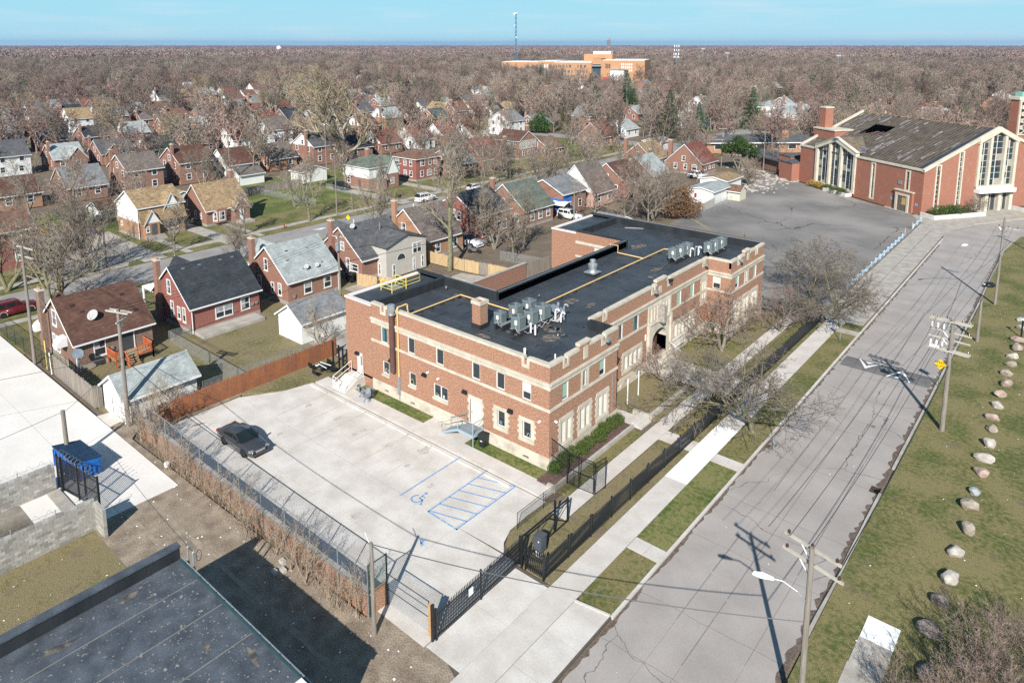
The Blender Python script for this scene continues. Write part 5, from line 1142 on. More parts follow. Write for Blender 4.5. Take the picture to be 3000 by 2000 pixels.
garage('white garage with tan roof behind the flat fronted garage',-63.0,147,6,8,2.7,3.3,'y','white','tan')
garage('small cream shed with rust roof next to the car park rubble',-56.2,139.5,2.6,3.2,2.0,2.9,'x','cream','rust',name='shed')
for i,(x,y,lb)in enumerate(((-137,62,'white garage behind the tan roofed house across the street'),(-140,113,'brown roofed garage behind the pinkish red house'),(-61,99,'low grey roofed garage among brush behind the school'),(-137.5,50,'small brown roofed garage behind the white gambrel house'),(-139.5,30,'grey roofed garage left of the orange fence beyond the vacant drive'))):garage(lb,x,y,5,5.6,2.4,3.6,'y' if i%2 else 'x','white',['tan','brown','grey','brown','umber'][i])
# ---- the rows beyond, lot by lot
ORD=['first','second','third','fourth','fifth','sixth','seventh','eighth','ninth','tenth','eleventh','twelfth','thirteenth','fourteenth','fifteenth','sixteenth','seventeenth','eighteenth','nineteenth','twentieth']
hr_=random.Random(5)
SPEC={(0,0):('brick','grey',0),(0,1):('brick','umber',1),(0,2):('brick','brown',1),(0,3):('white','brown',0),(0,4):('orange','umber',0),(0,5):('brick','slate',1),
(1,0):('brick','light',2),(1,1):('brick','slate',2),(1,2):('brick','dark',0),(1,3):('brick','umber',0),(1,4):('white','brown',0),(1,5):('white','umber',1),(1,6):('brick','umber',0),(1,7):('brick','umber',0),
(2,0):('brick','dark',2),(2,1):('brick','dark',0),(2,2):('brick','light',0),(2,3):('brick','umber',0),(2,4):('brick','light',2),(2,5):('brick','umber',2),
(3,0):('brick','umber',1),(3,1):('white','tan',1),(3,2):('brick','grey',1),(3,3):('brick','umber',0),(3,4):('brick','rust',0),(3,6):('brick','grey',1),
(4,0):('white','umber',1),(4,1):('brick','dark',0),(4,2):('brick','brown',2),(4,3):('brick','light',0)}
ROWX=[-163,-205,-247,-289,-331,-373]
ROWH=[]
for ri,x in enumerate(ROWX):
 y0=-x*.25+1;n=0;y=y0
 ymax=[180,235,245,255,265,250][ri];li=-1
 while y<ymax:
  wm,rm,kd=SPEC.get((ri,li),(hr_.choice(['brick','brick','brick','red','orange','dark','white','white']),hr_.choice(['grey','light','umber','umber','slate','brown','dark','light','tan','rust','red']),hr_.choice((0,0,1,2))))
  if hr_.random()<.94 or(ri,li)in SPEC:
   wx=hr_.uniform(8.5,10);wy=hr_.uniform(7.2,8.6);two=kd==1;ev=5.0 if two else 3.0;rg=ev+hr_.uniform(2.8,3.7)
   lb=f"{'two-storey' if two else 'cross-gabled' if kd == 2 else 'low'} {WNAME[wm]} house, {RNAME[rm]} roof, {ORD[n]} from left, {ORD[ri]} row beyond street"
   t,SD=house(lb,x+hr_.uniform(-1,1),y,wx,wy,ev,rg,'y' if kd!=3 else 'x',wm,rm,hr_.choice([None,None,None,'white']),det=1 if ri<2 else 0,group='brick houses of the far rows');ROWH.append((x,y,f"{'two-storey' if two else 'cross-gabled' if kd == 2 else 'low'} {WNAME[wm]} house, {ORD[n]} from left, {ORD[ri]} row"))
   if kd==2:cross(t,1,hr_.choice((-1.5,1.5)),4.2,ev,rg-.6,wx/2+1.2,1,HB[wm],HR[rm],det=1 if ri<2 else 0)
   if hr_.random()<.7:chimney(t,hr_.choice((-2.5,2.0)),-wy/2-.2,rg+.9,HB['brick'],.4,.5)
   n+=1
  y+=hr_.uniform(11.2,12.6);li+=1
  # houses in the middle distance, beyond the giant tree and towards the far school
MIDH=[(-210,205,'orange','tan',1),(-212,222,'brick','tan',0),(-208,233,'brick','tan',2),(-206,246,'brick','tan',2),(-163,192,'white','grey',1),(-161,206,'brick','grey',0),(-150,225,'brick','grey',1),(-128,212,'white','light',0),(-120,252,'white','grey',1),(-152,262,'brick','light',0),(-186,285,'brick','grey',0),(-140,300,'white','light',1),
(-112,325,'brick','light',1),(-95,295,'white','light',1),(-74,330,'pink','umber',1),(-70,352,'brick','slate',2),(-58,356,'brick','red',0),(-52,330,'white','light',0),(-40,345,'brick','umber',0),(-26,352,'brick','slate',0),(-8,372,'cream','tan',2),(4,402,'white','grey',2),(24,392,'brick','umber',0),(-20,405,'brick','light',1),(-250,262,'brick','umber',0),(-262,290,'brick','light',2),(-300,300,'brick','red',0),(-325,220,'white','tan',1),(-327,248,'brick','light',2),(-345,275,'brick','light',0),(-228,160,'brick','umber',0),(-300,330,'white','light',0),(-270,360,'brick','light',0),(-230,340,'brick','grey',0),(-205,365,'white','grey',0),(-180,400,'brick','umber',0),(-150,380,'white','light',0),(-120,410,'brick','umber',0),(-90,430,'brick','slate',0),(-250,650,'brick','light',0),(-225,670,'brick','umber',0),(-205,660,'white','light',0),(-180,690,'brick','light',0),(-155,700,'brick','red',0),(-130,690,'white','light',0),(-420,330,'brick','grey',0),(-450,300,'white','light',0),(-480,360,'brick','umber',0),(-420,250,'brick','slate',0),(-460,210,'brick','umber',0),(-500,260,'white','grey',0)]
NB=['near the tan roofed pair','beside the firs','among bare trees mid picture','far back near the school','beyond the car park','beyond the church roof']
seen={}
for i,(x,y,wm,rm,kd)in enumerate(MIDH):
 two=kd==1;ev=5.0 if two else 3.0;rg=ev+hr_.uniform(2.6,3.5)
 pl_='beyond the church roof' if x>-80 and y>300 else 'behind the giant bare tree' if-360<x<-200 and y<300 else 'beyond the far school' if y>600 else 'among the firs in mid picture' if x>-200 and y<310 else 'among bare trees in front of the far school' if y>300 else 'deep among the trees at left'
 key=(wm,rm,two,pl_);seen[key]=seen.get(key,0)+1
 lb=f"{'two-storey' if two else 'gabled'} {WNAME[wm]} house, {RNAME[rm]} roof, {pl_}"+('' if seen[key]==1 else f", {ORD[seen[key]-1]} such")
 t,SD=house(lb,x,y,hr_.uniform(8.5,10),hr_.uniform(7.5,9),ev,rg,'y' if hr_.random()<.75 else 'x',wm,rm,det=1 if y<260 else 0,group='houses among the far trees')
 if kd==2:cross(t,1,hr_.choice((-1.5,1.5)),4.2,ev,rg-.6,5.8,1,HB[wm],HR[rm],det=0)
 if hr_.random()<.6:chimney(t,2.0,-4,rg+.9,HB['brick'],.4,.5)
 # hundreds of metres out: plain gabled houses, a few pixels each
k=0
while k<120:
 d=hr_.uniform(400,980);a=rad(hr_.uniform(3,76));x,y=-d*math.sin(a),d*math.cos(a);x=round(x/42)*42+hr_.uniform(-3,3);y=round(y/11.7)*11.7
 if-430<x<-270 and 440<y<800:continue
 t=thing('distant_house','small gabled house far off among the bare trees','house',(x,y,0),0,'distant small houses');wm,rm=hr_.choice(['brick','brick','orange','white']),hr_.choice(['light','light','grey','umber','tan','red','rust'])
 MB().prism([(-5,-4,0),(5,-4,0),(5,-4,3.4),(0,-4,7),(-5,-4,3.4)],(0,8,0)).build('wall',HB[wm],t,1);b=MB()
 for s in(-1,1):slope(b,(s*5.4,-4.3,3.15),(s*5.4,4.3,3.15),(0,4.3,7.05),(0,-4.3,7.05))
 b.build('roof',HR[rm],t,1);k+=1
 # the pale hipped white house right of the church chimney and its neighbour
t,SD=house('two storey house with white upper floor and pale hipped roof left of the church chimney',-97,288,12,18,5.2,7.2,'y','brick','light',hip=True,up=(2.6,'white'),det=1)
t,SD=house('white walled house with pale hipped roof farther left of the church chimney',-115,318,11,12,5,6.8,'y','brick','light',hip=True,up=(2.6,'white'),det=1)
# ---- long low brick building behind the church, with the flat link
lw=thing('low_brick_building','long low brick building with patched dark roof beside the fir and church','building',(-84,212,0))
c_=Vector((-104,190));d_=Vector((.60,.80));
LB_=[(-108,193),(-88.5,190.5),(-66.5,214),(-72,226),(-90,214)]
LBM=frame((-89,193,0),(.735,.678,0),(.678,-.735,0))
b=MB(LBM);b.box(0,33,-11,0,0,3.2);b.build('wall',HB['orange'],lw)
b=MB(LBM);slope(b,(-.8,.9,3.1),(34,.9,3.1),(34,-5.5,4.6),(-.8,-5.5,4.6),.15);slope(b,(-.8,-12,3.1),(34,-12,3.1),(34,-5.5,4.6),(-.8,-5.5,4.6),.15);b.build('roof',HR['slate'],lw)
b=MB(LBM);b.box(-.8,34,.85,.97,2.95,3.2);b.build('fascia',M_trim,lw)
for u in(5,9,14,17.5,22,27,30.5):
 o_=MB(LBM).box(u-1.2,u+1.2,0,.05,1.1,2.4).build('window',M_trim,lw);MB(LBM).box(u-1.1,u+1.1,.05,.06,1.2,2.3).build('pane',M_hglass,o_)
b=MB(LBM);b.box(25,27,-5,-3,4,6.2);b.build('chimney',HB['orange'],lw)
b=MB(LBM);[b.box(u,u+R.uniform(1,3),-1.8+R.uniform(0,1),-1.2+R.uniform(0,1),3.75,3.95)for u in(4,11,18,24)];b.build('roof_patch',mat('bare_deck',(.28,.26,.24),scale=2),lw)
# ================================================================ CHURCH
CD,CN=Vector((-.8174,.576,0)),Vector((.576,.8174,0));C0=Vector((-24.12,147.46,0))
ch=thing('brick_church','large derelict brick church with stripped ribbed roof and tall gabled windows','church',C0)
FS=frame(C0,CD,-CN)
FFr=frame(C0,CN,-CD)
M_cbrk=brickmat('church_brick',(.315,.105,.064),(.255,.082,.05),(.36,.24,.18),bw=.22,bh=.075,ms=.009,patch=.35,pc=(.42,.24,.18))
M_cst=mat('church_stone',(.48,.43,.34),col2=(.57,.52,.43),scale=.8,fine=.08)
LEN,WID,EV,PK=35.2,33.0,8.35,15.7
cm=thing('x',None,None);bpy.data.objects.remove(cm)
def cbox(F,name,m,*a,par=None):return MB(F).box(*a).build(name,m,par or ch)
wb=MB(FS);wallface(wb,0,LEN,0,EV,[(2.4,5.9,0,3.2),(3.35,4.0,3.9,8.0),(12.2,12.85,.8,7.9),(18.0,29.2,1.0,EV)],.5);wb.build('wall',M_cbrk,ch)
wb=MB(FFr);wallface(wb,0,12,0,EV,[(2.9,3.5,.9,EV),(7.9,8.55,1.3,EV)],.3)
k=(PK-EV)/16.4
wb.poly([(0,0,EV),(2.9,0,EV),(2.9,0,EV+k*2.9)]);wb.poly([(3.5,0,EV),(7.9,0,EV),(7.9,0,EV+k*7.9),(3.5,0,EV+k*3.5)]);wb.poly([(8.55,0,EV),(12,0,EV),(12,0,EV+k*12),(8.55,0,EV+k*8.55)])
wb.build('wall',M_cbrk,ch);wb=MB(FFr);wb.poly([(21,0,0),(33,0,0),(33,0,EV),(21,0,EV+k*11.8)]);wb.build('wall',M_cbrk,ch)
MB(FFr).poly([(0,-LEN,0),(WID,-LEN,0),(WID,-LEN,EV),(16.4,-LEN,PK),(0,-LEN,EV)]).build('wall',M_cbrk,ch);MB(FFr).poly([(WID,0,0),(WID,-LEN,0),(WID,-LEN,EV),(WID,0,EV)]).build('wall',M_cbrk,ch)
# roof planes: dark deck with pale battens, each batten a rib of its own
M_deck=mat('charred_deck',(.045,.038,.031),col2=(.10,.08,.062),scale=.7,fine=.3,rough=1,stretch=(1,1,1),detail=8)
M_bat=mat('pale_batten',(.17,.145,.115),col2=(.10,.085,.07),scale=1.5)
RF=MB(FFr)
hole=[(9.0,-22),(13.0,-22),(13.2,-27),(9.3,-27)]
def rz_(t):return EV+k*t
def quad(t0,t1,s0,s1):RF.poly([(t0,-s0,rz_(t0)),(t1,-s0,rz_(t1)),(t1,-s1,rz_(t1)),(t0,-s1,rz_(t0))])
quad(0,16.4,.8,20.8);quad(0,8.2,20.8,26.5);quad(12.4,16.4,20.8,26.5);quad(0,16.4,26.5,LEN)
RF.poly([(16.4,-.8,PK),(WID,-.8,EV),(WID,-LEN,EV),(16.4,-LEN,PK)]);RF.build('roof',M_deck,ch)
MB(FFr).prism([(8.2,-20.8,rz_(8.2)-1.6),(12.4,-20.8,rz_(12.4)-1.6),(12.4,-26.5,rz_(12.4)-1.6),(8.2,-26.5,rz_(8.2)-1.6)],(0,0,.05)).build('burnt_hole',mat('burnt',(.02,.018,.018),col2=(.07,.045,.035),scale=1.2),ch)
for i in range(9):MB(FFr).tube([(8.2,-21.1-.62*i,rz_(8.2)-.1),(10+R.uniform(-.6,2.4),-21.1-.62*i+R.uniform(-.3,.3),rz_(10)-R.uniform(.1,.8))],.09,4).build('rafter',mat('burnt_wood',(.06,.045,.04),col2=(.16,.10,.08),scale=2),ch)
bt=MB(FFr).box(0,.001,0,.001,0,.001)
bi=0
for s in[x*.86+2.2 for x in range(39)]:
 segs=[(0.1,16.3)]if not 20.4<s<26.9 else[(.1,8.0),(12.5,16.3)]
 if 19.2<s<28:segs=[(5.4,b_)if a<5.4 else(a,b_)for a,b_ in segs]
 for a,b_ in segs:
  w_=.05 if s<19 else.09
  q=MB(FFr);q.prism([(a,-s,rz_(a)+.0),(b_,-s,rz_(b_)+.0),(b_,-s,rz_(b_)+.1),(a,-s,rz_(a)+.1)],(0,-w_,0));q.build('batten',M_bat,ch)
pb_=MB(FFr)
for i in range(120):
 s=R.choice((R.uniform(14,34.5),R.uniform(24,34.5),R.uniform(1.5,34)));t_=R.uniform(.3,16);l_=R.uniform(.4,2.6)
 if 20<s<27 and 7.5<t_+l_ and t_<13:continue
 if 19<s<29 and t_<5.6:continue
 t1=min(16.2,t_+l_);pb_.poly([(t_,-s,rz_(t_)+.05),(t1,-s,rz_(t1)+.05),(t1,-s-R.uniform(.2,.6),rz_(t1)+.05),(t_,-s-.4,rz_(t_)+.05)])
pb_.build('peeled_board',mat('peeled_boards',(.33,.31,.33),col2=(.14,.12,.11),scale=1.1,fine=.2),ch,kind='stuff')
MB(FFr).prism([(.2,-.7,rz_(.2)+.06),(16.4,-.7,PK+.06),(16.4,-2.0,PK+.06),(.2,-2.0,rz_(.2)+.06)],(0,0,.07)).build('roof_felt',M_memb,ch)
rt_=MB(FFr)
for i in range(60):s=R.uniform(2,34);rt_.box(16.1,16.9,-s-R.uniform(.3,1),-s,PK-.1,PK+R.uniform(.05,.22))
rt_.build('ridge_debris',mat('dry_thatch',(.28,.20,.13),col2=(.18,.13,.09),scale=2),ch,kind='stuff')
for i in range(7):MB(FFr).prism([(2+R.uniform(0,3),-18.6-R.uniform(0,10),rz_(3)+.12),(2.6,-18.9,rz_(2.6)+.12),(3.5,-19.4,rz_(3.5)+.12)],(0,0,.02)).build('tarp_scrap',mat('blue_tarp',(.03,.13,.45)),ch)if i<2 else None
# copings
cbox(FS,'coping',M_cst,-.15,17.4,-.35,.2,EV-.05,EV+.32);cbox(FS,'coping',M_cst,29.6,LEN+.2,-.35,.2,EV-.05,EV+.32)
def gcop(F,t0,t1,z0,z1,y0=-.35,y1=.25,h=.55):MB(F).prism([(t0,y0,z0),(t1,y0,z1),(t1,y0,z1+h),(t0,y0,z0+h)],(0,y1-y0,0)).build('coping',M_cst,ch)
gcop(FFr,-.2,16.4,EV-.15,PK-.05);gcop(FFr,16.4,WID,PK-.05,EV-.1);gcop(FFr,0,16.4,EV,PK,-LEN-.3,-LEN+.2);
# slit windows with stone surround and stacked panes
M_pane_t=glassmat('church_pane_dark',(.022,.04,.045),.15);M_pane_g=mat('church_pane_board',(.30,.29,.24),var=.1);M_pane_p=glassmat('church_pane_plum',(.05,.04,.05),.2)
def slit(F,u,z0,z1,n,top=False):
 MB(F).box(u-.62,u-.33,-.3,.08,z0-.35,z1+.3).build('slit_surround',M_cst,ch);MB(F).box(u+.33,u+.62,-.3,.08,z0-.35,z1+.3).build('slit_surround',M_cst,ch)
 MB(F).box(u-.33,u+.33,-.3,.07,z1,z1+.3).build('slit_surround',M_cst,ch);MB(F).box(u-.33,u+.33,-.3,.1,z0-.35,z0).build('slit_surround',M_cst,ch)
 h=(z1-z0)/n
 for i in range(n):
  MB(F).box(u-.25,u+.25,-.2,-.16,z0+i*h+.06,z0+(i+1)*h-.06).build('pane',R.choice([M_pane_t,M_pane_t,M_pane_p]),ch)
 MB(F).box(u-.34,u+.34,-.26,-.2,z0,z1).build('slit_frame',M_cst,ch)
slit(FS,12.5,.9,7.8,8);slit(FS,3.7,4.2,7.7,5);slit(FFr,3.2,1.2,9.2,9);slit(FFr,8.2,1.6,11.6,11)
# great gabled windows of three lights
def bigwin(F,u0,u1,z0,zs,zp,mull,cols,rows,y=.18,frame_w=.62,cas=0):
 """stone frame with gabled head: zs = spring height at both sides, zp = peak"""
 um=(u0+u1)/2;sl=(zp-zs)/(um-u0);head=lambda u:zs+sl*(um-u0-abs(u-um))
 MB(F).box(u0,u0+frame_w,-.5,y,z0-.6,zs+.1).build('window_jamb',M_cst,ch);MB(F).box(u1-frame_w,u1,-.5,y,z0-.6,zs+.1).build('window_jamb',M_cst,ch)
 for s in(0,1):
  a,b_=(u0-.15,um)if s==0 else(um,u1+.15)
  MB(F).prism([(a,-.5,head(a)-.1),(b_,-.5,head(b_)-.1),(b_,-.5,head(b_)+.85),(a,-.5,head(a)+.85)],(0,.5+y+.12,0)).build('window_head',M_cst,ch)
 edges=[u0+frame_w]+[m for m_ in mull for m in(m_-.28,m_+.28)]+[u1-frame_w]
 for m_ in mull:MB(F).box(m_-.28,m_+.28,-.45,y-.02,z0-.3,head(m_)).build('mullion',M_cst,ch)
 MB(F).box(u0,u1,-.4,y+.06,z0-.45,z0).build('window_sill',M_cst,ch)
 for i in range(0,len(edges),2):
  a,b_=edges[i],edges[i+1];nc=cols
  for c in range(nc):
   p,q=a+(b_-a)*c/nc,a+(b_-a)*(c+1)/nc;top=min(head(p),head(q))-.05;z=z0+.02;r_=0
   hts=rows[(c)%len(rows)];j=0
   while z<top-.1:
    h=hts[j%len(hts)];z2=min(z+h,top);j+=1
    zz=[z2,z2]if z2<top else[head(p)-.05,head(q)-.05]
    MB(F).prism([(p+.05,-.3,z+.05),(q-.05,-.3,z+.05),(q-.05,-.3,zz[1]-.05),(p+.05,-.3,zz[0]-.05)],(0,.04,0)).build('pane',R.choice([M_pane_t]*5+[M_pane_g,M_pane_p,M_pane_g]),ch)
    z=z2
   MB(F).box(p-.05,p+.05,-.32,-.18,z0,head(p)-.02).build('glazing_bar',M_winf,ch)
 MB(F).prism([(u0+.4,-.36,z0-.3),(u1-.4,-.36,z0-.3),(u1-.4,-.36,head(u1-.4)),(um,-.36,zp),(u0+.4,-.36,head(u0+.4))],(0,.03,0)).build('glazing_frame',M_winf,ch)
bigwin(FS,17.3,29.7,1.2,8.6,11.0,(21.8,25.3),3,((1.25,1.25,.6),(.6,1.25,.6,1.25),(1.25,.6)),y=.35)
bigwin(FFr,11.9,21.1,5.0,13.2,15.3,(14.75,18.2),2,((1.18,),(1.18,)),y=.3)
# gabled dormer roof over the side window
dm=MB(FS)
for s in(-1,1):slope(dm,(23.5+s*6.4,.5,9.1),(23.5+s*6.4,-2.4,9.1),(23.5,-6.4,11.6),(23.5,.5,11.6),.12)
dm.build('dormer_roof',mat('tan_deck',(.20,.15,.10),col2=(.10,.085,.07),scale=1.2,fine=.25),ch)
for i in range(11):MB(FS).tube([(17.6+.5*i,-2.4*min(1,i/11)-1-.3*i,9.3+.2*i),(17.6+.5*i,.3,9.35+.2*i)],.05,4).build('batten',M_bat,ch)
for i,(u,v)in enumerate(((17.6,-2.2),(18.2,-2.9),(22.6,.2))):MB(FS).box(u,u+1.1,v,v+.7,9.35+(u-17)*.4,9.4+(u-17)*.4).build('tarp',MATS['blue_tarp'],ch)
# entrance: canopy, piers, doors; side door
cbox(FFr,'canopy',M_pvc,11.9,20.6,0,1.3,3.75,4.55)
for u in(12.0,14.4,17.6,20.3):cbox(FFr,'pier',M_cst,u,u+.75,-.6,.35,0,3.75)
for a,b_ in((12.75,14.4),(15.15,17.6),(18.35,20.3)):
 cbox(FFr,'door',mat('church_door',(.05,.055,.06)),a,b_,-.5,-.42,.05,3.4)
 for q in seq(a,b_,2):cbox(FFr,'door_frame',M_cst,q-.06,q+.06,-.42,-.3,.05,3.7)
cbox(FFr,'boarded_door',mat('plywood',(.45,.30,.13),var=.15),12.8,13.8,-.41,-.36,.1,2.6)
cbox(FFr,'wall',M_cst,11.9,21.0,-.45,-.3,3.4,5.0)
cbox(FS,'door_surround',M_cbrk,1.85,6.1,0,.45,0,3.85);cbox(FS,'coping',M_cst,1.7,6.25,-.1,.55,3.85,4.05)
for a in((2.5,3.0),(5.3,5.8)):cbox(FS,'door_jamb',M_cst,*a,.0,.6,0,3.0)
cbox(FS,'door_head',M_cst,2.5,5.8,0,.6,3.0,3.4);cbox(FS,'door',mat('recess_door',(.13,.10,.075)),3.0,5.3,.4,.46,0,3.0);cbox(FS,'boarded_panel',MATS['plywood'],3.1,4.2,.46,.5,1.3,2.7)
for u in(6.9,.9):cbox(FS,'notice',mat('blue_notice',(.25,.33,.48)),u,u+.6,.0,.04,1.6,2.1)
cbox(FS,'vent_louvre',M_galvd,5.0,5.9,0,.1,5.0,5.7);cbox(FS,'notice',mat('blue_notice',(.25,.33,.48)),21.3,22.4,.1,.14,3.4,4.0)
# chimney block at the back
b=MB(FS);b.box(29.5,36.4,-9,-4.2,0,12.2);b.build('chimney_base',M_cbrk,ch);b=MB(FS);b.box(29.3,36.6,-9.1,-4.0,12.2,12.5);b.build('coping',M_cst,ch)
cx=MB(FS);cx.box(33.9,35.9,-7.1,-5.0,12.4,17.0);cx.build('chimney',M_cbrk,ch);MB(FS).box(33.8,36.0,-7.2,-4.9,17.0,17.3).build('coping',M_cst,ch)
# tower at the right edge
TW=frame(C0+CN*27.7+CD*6.0,CN,-CD)
MB(TW).box(0,9,-1.85,0,0,20.55).build('tower',M_cbrk,ch);MB(TW).box(-.2,9.2,-2.05,.2,20.55,21.15).build('tower_coping',M_cst,ch);MB(TW).prism([(.8,-1.7,21.15),(8.5,-1.7,21.15),(8.5,-.2,21.15),(.8,-.2,21.15)],(0,0,.9)).build('tower_roof',mat('verdigris',(.20,.42,.34),var=.1),ch)
MB(TW).box(.1,3.9,0,.25,13.4,20.5).build('grille_frame',M_cst,ch)
for i in range(5):
 z=13.7+1.36*i;MB(TW).box(.5,3.3,.25,.29,z,z+1.26).build('grille_dark',mat('grille_void',(.03,.025,.025)),ch)
 g=MB(TW);m_=(1.9,z+.65)
 for(x,zz)in((.5,z),(3.3,z),(3.3,z+1.3),(.5,z+1.3)):
  g.prism([(x,.29,zz),(x+(.5 if x<2 else-.5),.29,zz),(m_[0]+(-.15 if x<2 else.15),.29,m_[1]),(m_[0],.29,m_[1]+(-.12 if zz==z else.12)),(x,.29,zz+(.3 if zz==z else-.3))],(0,.06,0))
 g.prism([(1.35,.29,m_[1]-.3),(2.45,.29,m_[1]-.3),(2.45,.29,m_[1]+.3),(1.35,.29,m_[1]+.3)],(0,.06,0))
 g.build('grille_star',M_cst,ch)
 # low link at the back left and planters
lk=thing('church_annex','low flat roofed brick annex left of the church with yellow boarded door','annex',(-60,185,0))
b=MB(FS);b.box(35.3,40,-2.5,2,0,4.2);b.build('wall',M_cbrk,lk);b=MB(FS);b.box(40,44.5,-6,-1.0,0,4.8);b.build('wall',M_cbrk,lk);b=MB(FS);b.box(35.2,40.1,-2.6,2.15,4.2,4.45);b.box(39.9,44.6,-6.1,-.9,4.8,5.05);b.build('roof',HR['slate'],lk)
MB(FS).box(40.6,41.8,-1.0,-.92,0,2.6).build('boarded_door',mat('yellow_board',(.55,.36,.10)),lk)
b=MB(FS);b.box(45,62,-9,-2,0,3.0);b.build('wing_wall',HB['dark'],lk);b=MB(FS);b.box(44.6,63,-9.8,-1.0,3.0,3.3);b.build('wing_roof',HR['slate'],lk)
def planter(F,u0,u1,y0,y1,label):
 t=thing('planter_wall',label,'planter',C0);M_pw=mat('white_painted_block',(.68,.66,.62),col2=(.5,.47,.43),scale=1.4)
 MB(F).box(u0,u1,y1-.3,y1,0,.75).build('wall',M_pw,t);MB(F).box(u0,u0+.3,y0,y1-.3,0,.75).build('wall',M_pw,t);MB(F).box(u1-.3,u1,y0,y1-.3,0,.75).build('wall',M_pw,t);MB(F).box(u0+.3,u1-.3,y0,y1-.3,0,.5).build('soil',M_mulch,t)
planter(FFr,-.2,11.6,.02,3.3,'long white block planter along the church front');planter(FFr,21.3,30,.02,3.0,'white block planter right of the church entrance');planter(FS,17.5,24.5,.4,2.0,'low planter under the great side window of the church')
strip([(C0+CN*a-CD*b)[:2]for a,b in((12,5.4),(28,5.4),(28,5.65),(12,5.65))],.035,mat('kerb_yellow',(.5,.36,.1),var=.2,scale=3),'painted_kerb')
# ================================================================ FAR SCHOOL, MASTS, SKYLINE
fs=thing('far_school','big orange brick school with flat white roofs in the distance','school',(-370,530,0))
M_fb=brickmat('far_school_brick',(.40,.175,.075),(.34,.145,.06),(.5,.34,.2),patch=.1);M_fbd=mat('far_window_dark',(.06,.045,.045),var=.2);M_wr=mat('white_roof',(.75,.75,.76))
E1=Vector((.91,.41,0));FF=frame((-350,528,0),E1,(.41,-.91,0))
def fbox(u0,u1,y0,y1,z1,m=M_fb,nm='block'):return MB(FF).box(u0,u1,y0,y1,0,z1).build(nm,m,fs)
fbox(-34,0,-60,0,15.5);fbox(0,8,-40,-3,19);fbox(8,46,-60,-2,17.5);fbox(-52,-34,-60,-14,16);fbox(-90,-52,-70,-25,15)
for a in((-34,0,-60,0,15.5),(8,46,-60,-2,17.5),(-52,-34,-60,-14,16),(-90,-52,-70,-25,15)):MB(FF).box(a[0]+.6,a[1]-.6,a[2]+.6,a[3]-.6,a[4],a[4]+.25).build('flat_roof',M_wr,fs)
MB(FF).box(-12,14,-50,-30,15,22.5).build('penthouse',M_fb,fs);MB(FF).box(-4,12,-48,-32,22.4,25).build('penthouse',M_wr,fs)
for z in(1.8,6.4,11.0):
 for u0 in(-32,-22.5,-12.5):
  for j in range(8 if u0!=-22.5 else 5):
   o_=MB(FF).box(u0+j*1.15,u0+j*1.15+.75,0,.1,z,z+2.4).build('window',M_fbd if(j+int(z))%3 else M_curt,fs)
MB(FF).box(.3,7.7,-3,-2.8,0,14).build('curtain_wall',glassmat('far_glass',(.05,.08,.09)),fs)
MB(FF).box(-1,8.5,-2.8,-.2,12.2,13).build('canopy',M_galv,fs);MB(FF).box(.5,6,-2.8,2,4,4.6).build('canopy',M_galv,fs)
MB(FF).box(17,31,-2,3,0,9.5).build('entrance_block',M_wr,fs);MB(FF).box(16.5,32,-2.2,4,9.5,10.3).build('canopy',M_galv,fs);MB(FF).box(29,31.2,3,3.2,0,9.4).build('curtain_wall',MATS['far_glass'],fs)
for u in(24.5,26.2,28,30,31.6,33.3):
 for z in(8,10.6,13.2):MB(FF).box(u+1,u+2,-2,-1.9,z,z+1.7).build('window',M_winf,fs)
for u in(18,19.6,21.2):MB(FF).box(u-6,u-5,-2,-1.9,10.5,14.5).build('window',M_fbd,fs)
FL=frame((-381,514,0),(.75,-.66,0),(-.66,-.75,0))
for u in(-20,-17.5,-15):MB(frame((-397.5,522,0),E1,(.41,-.91,0))).box(u+17,u+18.6,0,.15,3,13).build('window',M_winf,fs)
MB(FF).box(10,16,-.9,-.6,.1,3).build('red_doors',mat('red_door',(.4,.05,.04)),fs)
flat('school_yard',[(-340,470),(-290,490),(-296,512),(-346,500)],.01,M_concold)
# lattice mast
def mast(x,y,h,wdt,label,sections=14,dishes=(),m=None):
 t=thing('radio_mast',label,'mast',(x,y,0));m=m or mat('mast_blue',(.05,.16,.26),var=.05)
 for a in range(3):
  an=a*2*math.pi/3;MB().tube([(x+wdt*math.cos(an),y+wdt*math.sin(an),0),(x+wdt*.55*math.cos(an),y+wdt*.55*math.sin(an),h)],.22,4).build('mast_leg',m,t)
 br_=MB()
 for s in range(sections):
  for a in range(3):
   z0,z1=h*s/sections,h*(s+1)/sections;f0,f1=1-.45*s/sections,1-.45*(s+1)/sections;a0,a1=a*2*math.pi/3,(a+1)*2*math.pi/3
   br_.tube([(x+wdt*f0*math.cos(a0),y+wdt*f0*math.sin(a0),z0),(x+wdt*f1*math.cos(a1),y+wdt*f1*math.sin(a1),z1)],.13,3)
 br_.build('bracing',m,t)
 for dz,r_,an in dishes:MB().lathe([(.3,-.6),(r_,.3),(r_,.5),(.1,.6)],0,0,12).build('dish',M_pvc,t,1).matrix_local=Matrix.Translation((wdt*1.1*math.cos(an),wdt*1.1*math.sin(an),dz))@Matrix.Rotation(math.pi/2,4,'X')
mast(-510,617,67,1.3,'tall thin blue lattice radio mast rising above the horizon',dishes=((64.5,1.4,-2.2),(65.5,1.0,-.4),(39,.9,-.5),(52,.7,-2.0)))
t=thing('cell_tower','grey mobile phone pole with stacked white antenna arrays right of the far school','phone mast',(-345,678,0))
MB().tube([(-345,678,0),(-345,678,31)],.5,8,r1=.35).build('pole',M_galv,t)
